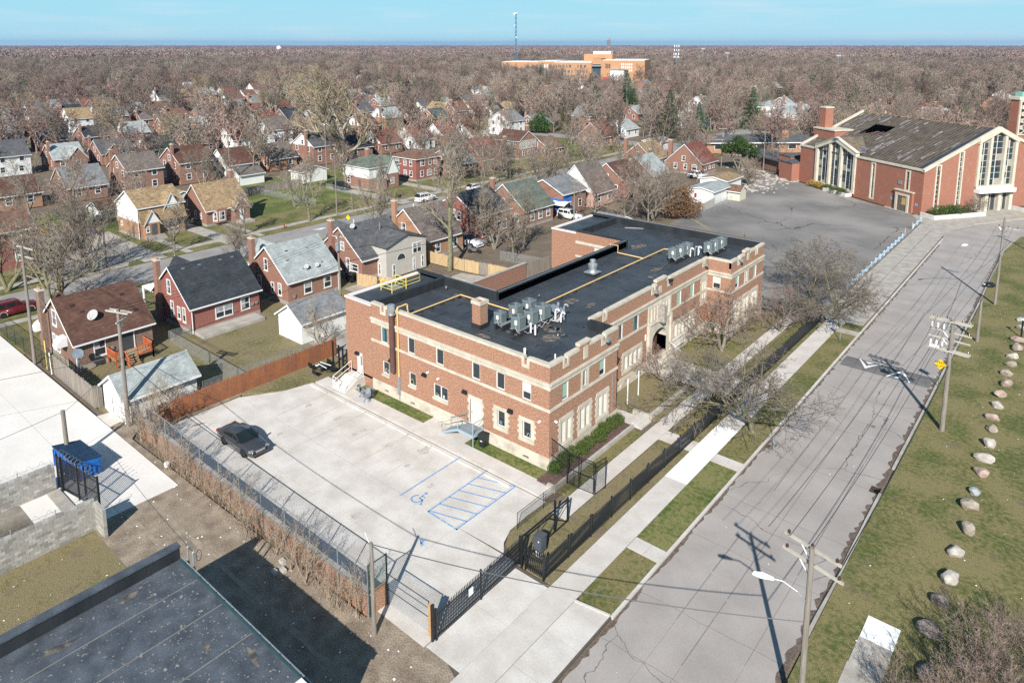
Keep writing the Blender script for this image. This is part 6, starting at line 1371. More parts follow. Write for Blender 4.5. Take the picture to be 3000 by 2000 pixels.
for z,n in((29.5,6),(25.5,6),(21.5,5),(18.5,4)):
 for i in range(n):an=i*2*math.pi/n;MB().box(-345+2.6*math.cos(an)-.3,-345+2.6*math.cos(an)+.3,678+2.6*math.sin(an)-.3,678+2.6*math.sin(an)+.3,z-1.1,z+1.1).build('antenna',M_pvc,t)
 MB().tube([(-347.6,678,z),(-342.4,678,z)],.12,4).build('arm',M_galv,t);MB().tube([(-345,675.4,z),(-345,680.6,z)],.12,4).build('arm',M_galv,t)
def stadium(x,y,h,label):
 t=thing('floodlight_mast',label,'floodlight',(x,y,0),0,'sports field floodlight masts');MB().tube([(x,y,0),(x,y,h)],.35,6,r1=.22).build('pole',M_galv,t)
 for k in range(3):MB().box(x-2.4,x+2.4,y-.2,y+.2,h-.6-k*1.1,h-.1-k*1.1).build('lamp_bank',M_pvc if k==1 else M_galvd,t)
stadium(-334,781,23,'field floodlight mast right of the phone pole');stadium(-410,880,27,'field floodlight mast rising behind the far school roof');stadium(-220,800,21,'field floodlight mast left of the two storey white house row')
fld=thing('bleachers','low grey bleachers on the far sports field','bleachers',(-300,700,0));
for i in range(4):MB().box(-318,-282,700+i*1.2,701.1+i*1.2,0,.8+.5*i).build('bench_row',M_galv,fld)
wt=thing('white_truck','white box trailer beside the far school','trailer',(-300,560,0));MB().box(-302,-290,562,566,.9,4.2).build('box',M_pvc,wt);MB().box(-289.8,-286,562.3,565.7,.7,3.2).build('cab',mat('truck_blue',(.06,.2,.45)),wt)
for dx in(-300,-298,-292,-288):MB().tube([(dx,561.9,.5),(dx,562.3,.5)],.5,10).build('wheel',M_black,wt)
def tower(x,y,w_,h,label,m):
 t=thing('tower_block',label,'tower block',(x,y,0));MB().box(x-w_/2,x+w_/2,y-w_/2,y+w_/2,0,h).build('block',m,t);MB().box(x-w_*.3,x+w_*.3,y-w_*.3,y+w_*.3,h,h+5).build('plant_room',m,t)
 for z in range(8,int(h)-4,7):MB().box(x-w_*.45,x+w_*.45,y-w_/2-.3,y-w_/2-.01,z,z+3).build('window_band',M_fbd,t)
tower(-1600,2538,11,50,'lone hazy tower block on the horizon',mat('hazy_block',(.32,.28,.28)))
t=thing('water_tower','small white water tower on the horizon at left','water tower',(-1640,1030,0));MB().lathe([(1.2,0),(1.0,14),(5,17),(6.5,21),(5,26),(.1,28)],-1640,1030,14).build('tank',M_pvc,t)
for i,(x,y,w_,h)in enumerate(((-2250,2450,60,14),(-2050,2500,90,12),(-2450,2250,50,16),(-1700,2150,40,12),(-1900,2020,45,9),(560,3300,60,18),(420,3100,30,22),(-2700,2300,40,16))):
 b_=MB().box(x-w_/2,x+w_/2,y-15,y+15,0,h).build('far_hall',M_wr if i<6 else M_pvc);tag(b_,['low white hall on the horizon left of the mast','long white hall on the horizon left of the mast','pale hall on the horizon far left of the mast','white hall among hazy trees left of the mast','low pale roof among hazy trees at left','white block on the horizon above the church roof','slim white block on the horizon above the church tower','white hall on the horizon above the giant tree'][i],'hall')
 # ================================================================ TREES AND SHRUBS
def treemat(name,c1,c2,rough=.95):
 m=bpy.data.materials.new(name);m.use_nodes=True;t=m.node_tree;b=t.nodes['Principled BSDF'];b.inputs['Roughness'].default_value=rough;b.inputs['Specular IOR Level'].default_value=.1
 oi=t.nodes.new('ShaderNodeObjectInfo');r=t.nodes.new('ShaderNodeMix');r.data_type='RGBA';t.links.new(oi.outputs['Random'],r.inputs[0]);r.inputs[6].default_value=(*c1,1);r.inputs[7].default_value=(*c2,1)
 n=t.nodes.new('ShaderNodeTexNoise');n.inputs['Scale'].default_value=3;co=t.nodes.new('ShaderNodeTexCoord');t.links.new(co.outputs['Object'],n.inputs[0])
 mr=t.nodes.new('ShaderNodeMapRange');mr.inputs['From Min'].default_value=.3;mr.inputs['From Max'].default_value=.7;mr.inputs['To Min'].default_value=.75;mr.inputs['To Max'].default_value=1.25;t.links.new(n.outputs[0],mr.inputs[0])
 s=t.nodes.new('ShaderNodeVectorMath');s.operation='SCALE';t.links.new(r.outputs[2],s.inputs[0]);t.links.new(mr.outputs[0],s.inputs['Scale']);t.links.new(s.outputs[0],b.inputs['Base Color']);return m
M_bark=treemat('bark',(.17,.15,.115),(.235,.205,.165));M_twig=treemat('twigs',(.18,.15,.12),(.31,.255,.205));M_twigr=treemat('twigs_reddish',(.20,.15,.125),(.27,.20,.165));M_barkp=treemat('bark_pale',(.31,.265,.20),(.33,.285,.22));M_twigp=treemat('twigs_pale',(.27,.215,.14),(.29,.235,.16))
M_moss=treemat('bark_mossy',(.17,.16,.095),(.19,.175,.11))
M_needle=treemat('fir_needles',(.03,.07,.026),(.05,.095,.035));M_pine=treemat('pine_needles',(.045,.082,.022),(.055,.09,.03));M_yew=treemat('yew_leaves',(.055,.085,.022),(.08,.11,.03));M_olive=treemat('olive_needles',(.085,.085,.03),(.1,.1,.04));M_rustl=treemat('rust_leaves',(.17,.10,.055),(.2,.12,.07));M_gold=treemat('golden_leaves',(.33,.21,.04),(.36,.24,.05))
class TB:
 """fast branch builder: two meshes, wood (trunk and limbs) and twigs"""
 def __init__(s):s.v=[[],[]];s.f=[[],[]]
 def tube(s,k,P,r0,r1,n):
  v,f=s.v[k],s.f[k];b=len(v);m=len(P)
  for i,p in enumerate(P):
   d=P[min(i+1,m-1)]-P[max(i-1,0)]
   a=d.cross(Vector((.31,.17,.93)));a=a.normalized()if a.length>1e-6 else Vector((1,0,0));c=d.cross(a).normalized();r=r0+(r1-r0)*i/(m-1)
   for j in range(n):
    q=2*math.pi*j/n;w_=a*(math.cos(q)*r)+c*(math.sin(q)*r);v.append((p.x+w_.x,p.y+w_.y,p.z+w_.z))
  for i in range(m-1):
   for j in range(n):f.append((b+i*n+j,b+i*n+(j+1)%n,b+(i+1)*n+(j+1)%n,b+(i+1)*n+j))
 def mesh(s,nm,mw,mt):
  o=[]
  for k,m in((0,mw),(1,mt)):
   me=bpy.data.meshes.new(nm[k]);me.from_pydata(s.v[k],[],s.f[k]);me.materials.append(m);
   if k==0:me.shade_smooth()
   o.append(me)
  return o
GA=2.39996
def bare_tree(seed,H,clear=.25,spread=1.0,kids=(6,5,4,4),ang=(45,45,45,45),ratio=(.62,.55,.5,.45),tr=.03,twig=.02,wob=.18,up=.12,droop=0,split=1,sides=(7,5,3,3,3),lean=0,woodlv=1,width=0,segs=(6,5,4,3,2)):
 rng=random.Random(seed);tb=TB();nl=len(kids)
 def grow(p,d,L,r,lv,rend):
  n=segs[lv];P=[p.copy()];D=[]
  for i in range(n):
   d=d+Vector((rng.uniform(-wob,wob),rng.uniform(-wob,wob),rng.uniform(-wob,wob)+(up if lv<nl else up*.5)-droop*lv));d.normalize();D.append(d.copy());p=p+d*(L/n);P.append(p.copy())
  tb.tube(0 if lv<=woodlv else 1,P,r,rend,sides[lv])
  if lv>=nl:return
  k=kids[lv];az=rng.uniform(0,6.28);t0=clear if lv==0 else.22
  for c in range(k):
   t=t0+(1-t0)*((c+rng.uniform(.2,.8))/k);x=t*n;i=min(n-1,int(x));q=P[i].lerp(P[i+1],x-i);dd=D[i];az+=GA+rng.uniform(-.4,.4)
   a=dd.cross(Vector((.2,.3,1))if abs(dd.z)<.9 else Vector((1,.2,0))).normalized();b=dd.cross(a)
   th=rad(ang[lv]*rng.uniform(.7,1.25)*(1.0-.35*t if lv==0 else 1))
   nd=dd*math.cos(th)+(a*math.cos(az)+b*math.sin(az))*math.sin(th)
   rr=r+(rend-r)*t;ln=L*ratio[lv]*rng.uniform(.75,1.2)*(1.15-.55*t if lv==0 else 1.05-.4*t)*(spread if lv==0 else 1)
   r2=max(twig,rr*.62);grow(q,nd,ln,r2,lv+1,max(twig*.5,r2*.35))
 for s_ in range(split):
  d0=Vector((rng.uniform(-.1,.1)+(lean if split==1 else.28*math.cos(s_*2.4)),rng.uniform(-.1,.1)+(0 if split==1 else.28*math.sin(s_*2.4)),1)).normalized()
  grow(Vector((.1*s_,0,-.1)),d0,H*.68,H*tr,0,H*tr*.3)
 zs=max(v[2]for v in tb.v[1]);k=H/zs
 kx=k
 if width:ds=sorted(math.hypot(v[0],v[1])for v in tb.v[1]);kx=width/2/ds[int(len(ds)*.97)]
 for q in(0,1):tb.v[q]=[(x*kx,y*kx,z*k)for x,y,z in tb.v[q]]
 return tb
def leafcloud(seed,pts,size,n,flat=.5,jit=.3):
 """many small leaf-sized faces spread through clumps: pts = (x, y, z, radius)"""
 rng=random.Random(seed);v=[];f=[]
 tot=sum(p[3]**2 for p in pts)
 for x,y,z,r in pts:
  for _ in range(int(n*r*r/tot)):
   a,e=rng.uniform(0,6.283),math.asin(rng.uniform(-1,1));q=r*rng.uniform(.55,1.08);c=Vector((x+q*math.cos(a)*math.cos(e),y+q*math.sin(a)*math.cos(e),z+q*math.sin(e)*.85))
   u=Vector((rng.uniform(-1,1),rng.uniform(-1,1),rng.uniform(-.4,1))).normalized();w_=u.cross(Vector((rng.uniform(-1,1),rng.uniform(-1,1),rng.uniform(-1,1)))).normalized();s=size*rng.uniform(.6,1.3);b=len(v)
   v+=[tuple(c-u*s),tuple(c+w_*s*flat),tuple(c+u*s),tuple(c-w_*s*flat)];f.append((b,b+1,b+2,b+3))
 return v,f
def meshvf(nm,v,f,m):me=bpy.data.meshes.new(nm);me.from_pydata(v,[],f);me.materials.append(m);return me
def fir(seed,H,R_,n=2600,m=None,wood=None):
 rng=random.Random(seed);v=[];f=[];tb=TB();tb.tube(0,[Vector((0,0,0)),Vector((0,0,H*.5)),Vector((0,0,H*.97))],H*.02,.02,6)
 lv=int(H*2.2)
 for l in range(lv):
  t=(l+rng.uniform(0,.8))/lv;z=H*(.06+.92*t);rr=R_*(1-t)**.85*rng.uniform(.75,1.15)+.15;k=9 if t<.7 else 6
  for b_ in range(k):
   az=l*1.3+b_*6.283/k+rng.uniform(-.25,.25);ln=rr*rng.uniform(.7,1.15);dz=-.28*ln
   tip=Vector((ln*math.cos(az),ln*math.sin(az),z+dz+.15*ln));base=Vector((0,0,z));side=Vector((-math.sin(az),math.cos(az),0))
   m_=max(3,int(n/(lv*k)/1.2))
   for q in range(m_):
    s=rng.uniform(.18,1);c=base.lerp(tip,s)+Vector((rng.uniform(-.08,.08),rng.uniform(-.08,.08),rng.uniform(-.12,.05)))*R_*.4;w_=.09*ln+.10;sg=rng.choice((-1,1));out=(tip-base).normalized()
    e=c+out*w_*1.5+side*sg*w_*1.3*(1.1-s*.6)+Vector((0,0,-w_*.7));nn=Vector((0,0,1))*w_*.35+side*w_*.25;b0=len(v)
    v+=[tuple(c-nn*.5),tuple(e),tuple(c+nn+out*w_*.4)];f.append((b0,b0+1,b0+2))
 me0=meshvf('trunk',tb.v[0],tb.f[0],wood or M_bark);return me0,meshvf('crown',v,f,m or M_needle)
def plant(nm,label,cat,x,y,meshes,parts=('trunk','crown'),s=1,rz=None,group=None,z=0):
 t=thing(nm,label,cat,(x,y,z),R.uniform(0,6.28)if rz is None else rz,group);t.scale=(s,s,s)if not isinstance(s,tuple)else s
 for p,me in zip(parts,meshes):o=bpy.data.objects.new(p,me);COL.objects.link(o);o.parent=t
 return t
def mk(tb,w_=None,t_=None):return tb.mesh(('trunk','crown'),w_ or M_bark,t_ or M_twig)
M_twigd=treemat('twigs_dark',(.135,.115,.093),(.16,.137,.11))
# the two wide honey locusts of the verge, denser and with mossy bark
loc1=mk(bare_tree(3,8.8,width=15.5,clear=.26,spread=2.1,kids=(10,8,8,7),ang=(72,52,50,48),ratio=(.68,.58,.52,.46),tr=.030,twig=.022,wob=.28,up=.05,droop=.012,segs=(6,6,5,3,2)),M_moss,M_twigd)
plant('honey_locust','wide bare honey locust on the verge beside the fresh white sidewalk slab','tree',-19.45,54.2,loc1,rz=.6)
loc2=mk(bare_tree(8,9.4,width=15,clear=.24,spread=2.0,kids=(10,8,8,7),ang=(70,52,50,48),ratio=(.68,.58,.52,.46),tr=.030,twig=.022,wob=.28,up=.05,droop=.012,segs=(6,6,5,3,2)),M_moss,M_twigd)
plant('honey_locust','wide bare honey locust at the verge end beside the church car park','tree',-20.3,82.3,loc2,rz=2.2)
plant('honey_locust','bare honey locust leaning over the car park corner behind the verge one','tree',-25.5,88,loc1,s=.98,rz=4.1)
crab=mk(bare_tree(14,4.6,.2,1.35,(7,6,6,5),(58,52,50,50),(.66,.58,.52,.46),.028,.011,.3,.04,split=2),M_bark,M_twigr)
plant('crab_apple_tree','reddish twiggy small bare tree right of the arched entrance','tree',-28.0,67.5,crab,s=1.5,rz=.4)
plant('crab_apple_tree','low reddish twiggy bare tree left of the arched entrance path','tree',-28.6,56.6,crab,s=.9,rz=2)
plant('crab_apple_tree','bare reddish tree in front of the far wing of the brick school','tree',-25.0,76.5,crab,s=1.15,rz=3.3)
# template trees of the neighbourhood
T={}
T['a']=mk(bare_tree(21,10,.25,1.0,(8,6,6,5),(48,46,46,46),tr=.02,twig=.02))
T['b']=mk(bare_tree(22,11,.3,1.15,(8,6,6,5),(55,46,46,46),tr=.021,twig=.02,wob=.22))
T['c']=mk(bare_tree(23,10,.22,.85,(9,6,6,5),(38,42,46,46),tr=.018,twig=.02))
T['d']=mk(bare_tree(24,9,.2,1.2,(7,6,6,5),(58,50,46,46),tr=.024,twig=.02,wob=.25),None,M_twigr)
T['e']=mk(bare_tree(25,8,.15,1.1,(8,6,6,5),(50,46,46,46),tr=.018,twig=.018,split=3),M_bark,M_twig)
T['f']=mk(bare_tree(27,10,.18,1.3,(8,7,6,6),(55,48,48,48),tr=.032,twig=.024,wob=.25,up=.08,split=2,width=11),M_moss)
T['p']=mk(bare_tree(26,12,.3,1.15,(8,6,6,5),(50,44,46,46),tr=.024,twig=.024,wob=.24),M_barkp,M_twigp)
giant=mk(bare_tree(31,27,.12,1.15,(9,7,7,6),(66,46,44,44),(.66,.56,.5,.42),.034,.05,.24,.09,split=2,segs=(6,6,5,4,2)),M_barkp,M_twigp)
plant('cottonwood','giant spreading pale bare tree towering over the houses left of centre','tree',-155.5,115,giant,rz=1.1)
alley=mk(bare_tree(33,18.5,.3,.75,(10,7,7,6),(40,42,46,46),(.5,.54,.5,.45),.021,.024,.18,.1,width=11.5),M_moss,M_twig)
plant('alley_tree','tall slim bare tree rising from the new board fence behind the school','tree',-68.7,68.4,alley,rz=2)
HAND=[('f',-93.0,26.4,10.5,'forked bare street tree at left before the brown roofed cottage'),('f',-106.3,25.4,9.5,'bare street tree beside the red house at the left edge'),('e',-106.2,35.5,10,'crooked bare tree beside the lone wooden stump pole'),('c',-107.2,47.4,7.4,'thin bare tree in front of the white gambrel house'),('c',-108.4,59.8,8.0,'slim bare tree in front of the tan roofed brick house'),('a',-107.9,72.1,10.5,'bare tree with a squirrel nest on the vacant lot verge'),('c',-107.8,87.5,9,'bare pale trunked tree near the white house with green-grey roof'),('e',-95.5,77.0,7.5,'small bare many branched tree rising behind the slate roof'),('e',-96,51.5,5.5,'small bare tree behind the charcoal roof ridge'),
('e',-70.7,80.4,9,'leaning bare tree with thick pale trunk behind the white pickup'),('a',-67.0,83.0,9,'bare tree left of the pole in the brown backyard'),('c',-64.2,77.2,8,'thin bare tree by the backyard wire fence'),('d',-128,95.5,9,'bare tree between garage and the white house with green-grey roof'),('b',-116,128,9,'bare tree before the pale roofed house across the street'),('e',-131,137,7,'bare bush by the steep red roofed house'),('d',-104.5,118,8.5,'bare street tree by the parked white estate'),('a',-106.8,127,9.5,'tall bare street tree in front of the red roofed house'),('b',-95.5,104,10,'bare street tree left of the blue tarped house'),('d',-94,122,9,'bare street tree behind the pink brick house'),('a',-107,143,8,'bare street tree before the greige fronted house'),('d',-106,158,9,'bare tree by the low rust roofed cottage'),('d',-94.5,144,9,'bare tree left of the tan roofed house'),('e',-94,175,7,'bare tree left of the weathered garage'),
('d',-63,107,7.5,'tangled bare tree at the left end of the brush behind the school'),('e',-60.5,112.5,8,'pale tangled bare tree in the brush behind the school'),('d',-66,116,9,'broad reddish bare tree in the brush behind the school'),('e',-62.0,119.5,7.5,'dense bare tree in the brush beside the car park'),('d',-70.5,123,9.5,'tall reddish bare tree at the back of the brush'),('d',-68.8,105,8.5,'bare tree in front of the ruined tarp house'),('a',-59.5,108.5,9.0,'upright bare tree nearest the far wing of the school'),('e',-64.5,126.5,7,'bare tree left of the flat fronted garage'),('c',-74,132,9.5,'slender bare tree behind the brush'),('d',-82,150,9,'bare tree left of the broad red roof'),('d',-71,152,7,'bare bush in front of the broad red roof'),('e',-60,155,6,'bare shrubby tree by the rubble of the car park'),('d',-62,180,8,'reddish bare bush by the church annex'),
('b',-120,77,7,'bare apple like tree on the vacant lot lawn'),('a',-133,70,9.5,'bare tree at the back fence of the vacant lot'),('b',-136,55.5,10,'bare tree behind the white gambrel house'),('d',-131,41,8.5,'bare tree over the parked car left of the white gambrel house'),('a',-128,33,9,'bare tree beside the vacant gravel drive'),('b',-141,39,11,'tall bare tree behind the orange board fence'),('e',-116.5,38,6.5,'bare shrub on the vacant gravel drive'),('p',-215,82,15,'pale barked bare tree among the far rows at left'),('p',-300,155,17,'pale barked bare tree far left of the giant one'),('p',-185,88,13,'pale slim bare tree behind the grey roofed two storey house'),('p',-190,236,15,'pale forked bare tree left of the firs'),('p',-330,200,16,'pale bare tree far behind the round spruce'),('f',-137,250,13,'bare round crowned tree among the firs')]
BASEH={'a':10,'b':11,'c':10,'d':9,'e':8,'p':12,'f':10}
for k,x,y,h,lb in HAND:plant('bare_tree',lb,'tree',x,y,T[k],s=h/BASEH[k]*1.18,group='bare trees of the neighbourhood')
# conifers
firA=fir(1,14,4.7,3600);firB=fir(2,16,4.0,3600);firC=fir(4,12,4.4,2800);firO=fir(6,12,4.4,2600,M_olive)
for me,h0,x,y,h,lb in((firA,14,-100.6,260.4,14.8,'broad dark green fir left of the church roof'),(firB,16,-112.5,218,16,'tall dark green fir left of centre of the mid distance'),(firB,16,-162,272.7,18.5,'tallest dark fir in front of the far school'),(firA,14,-107.4,229.6,11,'shorter fir between the tall fir and the broad one'),(firA,14,-167.5,256,13.5,'fir left of the tallest dark fir'),(firC,12,-317.7,199.5,11.5,'round spruce behind a utility pole far left of centre'),(firB,16,-351.5,307,12.5,'left of two firs behind the giant bare tree'),(firB,16,-361,327,11.5,'right of two firs behind the giant bare tree'),(firO,12,-152.5,212.6,8.5,'olive green arborvitae clump beside the round bush'),(firC,12,-157,270,12,'dark fir just behind the tallest fir'),(firA,14,-330,430,16,'dark pines before the far school at left'),(firA,14,-21,300,18,'big dark conifer at the right edge behind the church tower'),(firC,12,-262,395,12,'fir in front of the far school centre'),(firO,12,-135,205,7,'olive evergreen right of the brown two storey house')):
 plant('fir_tree',lb,'conifer',x,y,me,s=h/h0*1.1)
pr_v,pr_f=leafcloud(9,[(0,0,6.2,2.6),(2.6,.5,5.6,2.0),(-2.5,.8,5.8,2.1),(1.0,-2.4,5.4,1.9),(-1.2,2.2,6.6,1.8),(3.9,-1.2,4.8,1.4),(-3.9,-.6,5.0,1.3),(.4,.2,7.6,1.5)],.30,5200,.28)
ptb=bare_tree(5,7.5,.3,1.2,(5,4),(55,45),(.6,.5),.025,.04,.25,.1,split=2,segs=(5,4,3),sides=(7,5,4));pm=mk(ptb)
plant('pine_tree','rounded bright green pine with bare lower trunks beside the red roofed house','conifer',-69.8,173.3,(pm[0],meshvf('crown',pr_v,pr_f,M_pine)),s=1.0)
gb_v,gb_f=leafcloud(12,[(0,0,1.6,1.7),(1,.6,1.5,1.3),(-.9,.5,1.4,1.4),(.2,-.8,1.3,1.3),(0,0,2.8,1.1)],.16,2600,.5);gb=meshvf('foliage',gb_v,gb_f,M_pine)
plant('evergreen_bush','round green bush left of the dark red roofed cottage','bush',-155.3,201.7,(gb,),('foliage',),s=2.0)
dv_v,dv_f=leafcloud(13,[(0,0,2.2,2.2),(1.6,.5,2.0,1.8),(-1.6,.2,1.9,1.9),(.3,-1.2,1.7,1.7),(.2,.4,3.9,1.6),(-.9,.4,4.6,1.0)],.22,5200,.25);dvm=meshvf('foliage',dv_v,dv_f,M_rustl)
plant('dead_arborvitae','big rust brown dried evergreen bush beside the car park edge','bush',-57.5,117.0,(dvm,),('foliage',),s=1.15);plant('dead_arborvitae','smaller rust brown dried bush behind the big one','bush',-60.5,122,(dvm,),('foliage',),s=.9)
# yews of the shrub bed (clipped balls of small leaves)
yw_v,yw_f=leafcloud(15,[(0,0,.55,.55),(.22,.1,.5,.42),(-.2,.12,.5,.42),(0,-.2,.45,.42),(.05,.05,.85,.35)],.055,1500,.5);yw=meshvf('foliage',yw_v,yw_f,M_yew)
ORDY=['nearest the black gate','second','third','fourth','fifth','sixth','seventh','eighth','ninth','tenth','eleventh','farthest, next to the doorway path']
for i in range(9):
 y=38.8+i*1.12;plant('yew_shrub',f'clipped green yew of the school shrub bed, {(ORDY[i] if i < 8 else ORDY[11])}'+('' if i in(0,8)else ' from the gate'),'shrub',-28.3+R.uniform(-.12,.12),y,(yw,),('foliage',),s=(1.0 if i!=4 else.85)*R.uniform(.92,1.12),z=.18,group='yews along the school front')
for p,m,lb in(((2.4,1.6),M_yew,'yellow green juniper at the near end of the church planter'),((5.2,1.5),M_pine,'larger green juniper in the church planter'),((7.2,1.4),M_pine,'right green juniper in the church planter')):
 q=C0+CN*p[0]-CD*p[1];me=meshvf('foliage',*leafcloud(int(p[0]*10),[(0,0,.7,.9),(1,.2,.5,.8),(-1,-.1,.5,.8),(.3,-.7,.5,.7)],.12,1300,.4),m);plant('juniper',lb,'shrub',q.x,q.y,(me,),('foliage',),s=1.15,z=.5)
for u,m,lb in((28.6,M_gold,'left golden forsythia under the great church side window'),(26.6,M_gold,'right golden forsythia under the great church side window'),(23.8,M_pine,'green shrub under the church side window'),(21.4,M_olive,'olive shrub under the church side window'),(19.4,M_yew,'yellow green shrub at the right end of the church window')):
 q=C0+CD*u-CN*1.2;plant('church_shrub',lb,'shrub',q.x,q.y,(meshvf('foliage',*leafcloud(int(u*7),[(0,0,.8,.9),(.8,.2,.6,.7),(-.8,0,.6,.7)],.12,1000,.4),m),),('foliage',),s=1.0,z=.1)
q=C0+CN*10.4-CD*2.2;plant('bare_shrub','bare twiggy shrub in the church planter beside the entrance','shrub',q.x,q.y,T['e'],s=.45,z=.5)
plant('bare_shrub','thin bare sapling at the corner of the church planter','shrub',-15.5,156,T['c'],s=.33)
# the bushes at the bottom right corner
bsh=mk(bare_tree(41,4.6,.12,1.1,(6,6,6,5),(42,44,46,46),(.6,.55,.52,.45),.014,.007,.2,.08,split=4),M_bark,M_twigr)
for i,(x,y,s,lb)in enumerate(((-1.4,38.2,1.0,'bare reddish bush at the lower right, behind the last dark boulder'),(.6,36.2,1.08,'bare bush at the lower right picture edge'),(-1.9,34.6,.95,'lowest bare bush in the bottom right corner'),(1.0,40.4,.9,'highest bare bush of the clump at the right edge'),(-3.5,33.4,.75,'small bare bush beside the concrete pad'),(-.3,33.0,1.0,'bare bush over the bottom frame edge right of the pad'))):plant('bare_bush',lb,'bush',x,y,bsh,s=s,group='bare bushes at the lower right')
# saplings and brush along the brick wall of the lot
sap=[mk(bare_tree(50+i,3.4,.1,.8,(5,5,4),(34,40,44),(.55,.5,.45),.009,.006,.2,.12,split=3+i%2,segs=(5,4,3,2),sides=(4,3,3,3)),treemat('sapling_bark',(.30,.245,.185),(.36,.29,.22))if i==0 else bpy.data.materials['sapling_bark'],bpy.data.materials['sapling_bark'])for i in range(3)]
rs=random.Random(77)
for i in range(34):
 x=-57.8+i*.88+rs.uniform(-.35,.35)
 plant('sapling',f"bare straggling sapling at the low brick wall of the lot, {(ORD[:19]+['twentieth']+['twenty-'+q for q in ORD[:9]]+['thirtieth']+['thirty-'+q for q in ORD[:9]])[i]} from the left",'sapling',x,21.25+rs.uniform(-.35,.3)if x>-52 else 21.6+rs.uniform(-.4,.6),sap[i%3],s=rs.uniform(.55,1.05)*(1.2 if x<-54 else 1),group='saplings along the lot wall')
bigsap=mk(bare_tree(58,5.2,.15,.9,(7,6,5,4),(40,44,46,46),(.55,.5,.5,.45),.014,.007,.2,.1,split=3),bpy.data.materials['sapling_bark'],bpy.data.materials['sapling_bark'])
plant('sapling','tall bare sapling clump between the torn roof garage and the lot','sapling',-56.6,21.9,bigsap);plant('sapling','bare sapling beside the white lap sided garage behind the rust fence','sapling',-61.0,41.3,bigsap,s=.95);plant('sapling','bare vine covered sapling against the side of the torn roof garage','sapling',-59.0,24.5,bigsap,s=.75)
brush=MB()
for i in range(900):
 x=rs.uniform(-58.3,-28.4);y=rs.gauss(21.25,.3)if x>-56 else rs.uniform(21.2,24.5);h=rs.uniform(.2,.9);d=Vector((rs.uniform(-.5,.5),rs.uniform(-.5,.5),1));p0=Vector((x,y,0));p1=p0+d*h;s=Vector((rs.uniform(-1,1),rs.uniform(-1,1),0)).normalized()*.012
 brush.add([p0-s,p0+s,p1],[(0,1,2)])
for i in range(1500):
 x=rs.uniform(-60.8,-58.1);y=rs.uniform(24.5,41);h=rs.uniform(.3,1.5);d=Vector((rs.uniform(-.7,.7),rs.uniform(-.7,.7),.7));p0=Vector((x,y,rs.uniform(0,.5)));p1=p0+d*h;s=Vector((rs.uniform(-1,1),rs.uniform(-1,1),0)).normalized()*.014;brush.add([p0-s,p0+s,p1],[(0,1,2)])
tag(brush.build('dry_brush',mat('dry_stems',(.26,.20,.145),var=.3,scale=3)),'dry stems and weeds along the lot walls','brush',kind='stuff')
# fill: bare trees of the yards and streets, individually up to the limit
rf=random.Random(19)
houses=[(o.location.x,o.location.y)for o in bpy.data.objects if o.get('category')in('house','garage')]
def clear_of(x,y,d=6.2):return all((x-a)**2+(y-b)**2>d*d for a,b in houses)
def street(x):return abs(x+100.2)<6 or abs(x+184)<5 or abs(x+268)<5 or abs(x+352)<5
def inview(x,y,m=4):
 a=math.degrees(math.atan2(-x,y));return-36-m+39.9<a<36+m+39.9
def openground(x,y):
 if x>-62 and y<175:return True
 if-96<x<-57 and y<103:return True
 if-131<x<-105 and y<106:return True
 if(x+318)**2+(y-492)**2<34**2 or(-410<x<-290 and 500<y<610 and True)or(-345<x<-270 and 690<y<770):return True
 s=(Vector((x,y,0))-C0).dot(CD);t_=(Vector((x,y,0))-C0).dot(CN);return-14<s<66 and-14<t_<36
KEEP=[(math.atan2(335,528),625,52,205)]+[(math.atan2(-o.location.x,o.location.y),o.location.xy.length,6 if o['category']=='conifer' else 6,85 if o['category']=='conifer' else 28 if o.location.xy.length<200 else 55)for o in bpy.data.objects if o.get('category')in('conifer','house')and o.location.xy.length<990]
def hides(x,y):
 a,d=math.atan2(-x,y),math.hypot(x,y);return any(abs(a-ka)*d<w_ and kd-dp<d<kd+3 for ka,kd,w_,dp in KEEP)
spots=[]
while len(spots)<260:
 d=95+(rf.random()**.8)*330;a=rad(rf.uniform(2,78));x,y=-d*math.sin(a),d*math.cos(a)
 if openground(x,y)or street(x)or not clear_of(x,y,5.6)or(hides(x,y)and rf.random()<.62)or any((x-p)**2+(y-q)**2<26 for p,q in spots):continue
 spots.append((x,y))
for i,(x,y)in enumerate(spots):
 if i>=300-len(HAND):break
 k=rf.choice('aaabbcdddep' if x*x+y*y>180**2 else 'abcde');h=rf.uniform(9,14.5)
 nb=min(ROWH,key=lambda q:(q[0]-x)**2+(q[1]-y)**2);dx,dy=x-nb[0],y-nb[1];dd=math.hypot(dx,dy);lb='bare brown tree deep among the woods behind the houses'
 if dd<17:
  pos=('behind' if dx<-abs(dy)else 'before' if dx>abs(dy)else 'right of' if dy>0 else 'left of');lb=f"{'tall' if h > 12.4 else 'low' if h < 10.5 else 'middling'} bare tree {pos} {nb[2]}"
 plant('bare_tree',lb,'tree',x,y,T[k],s=h/BASEH[k],group='bare trees of the neighbourhood')
rest=spots[300-len(HAND):]
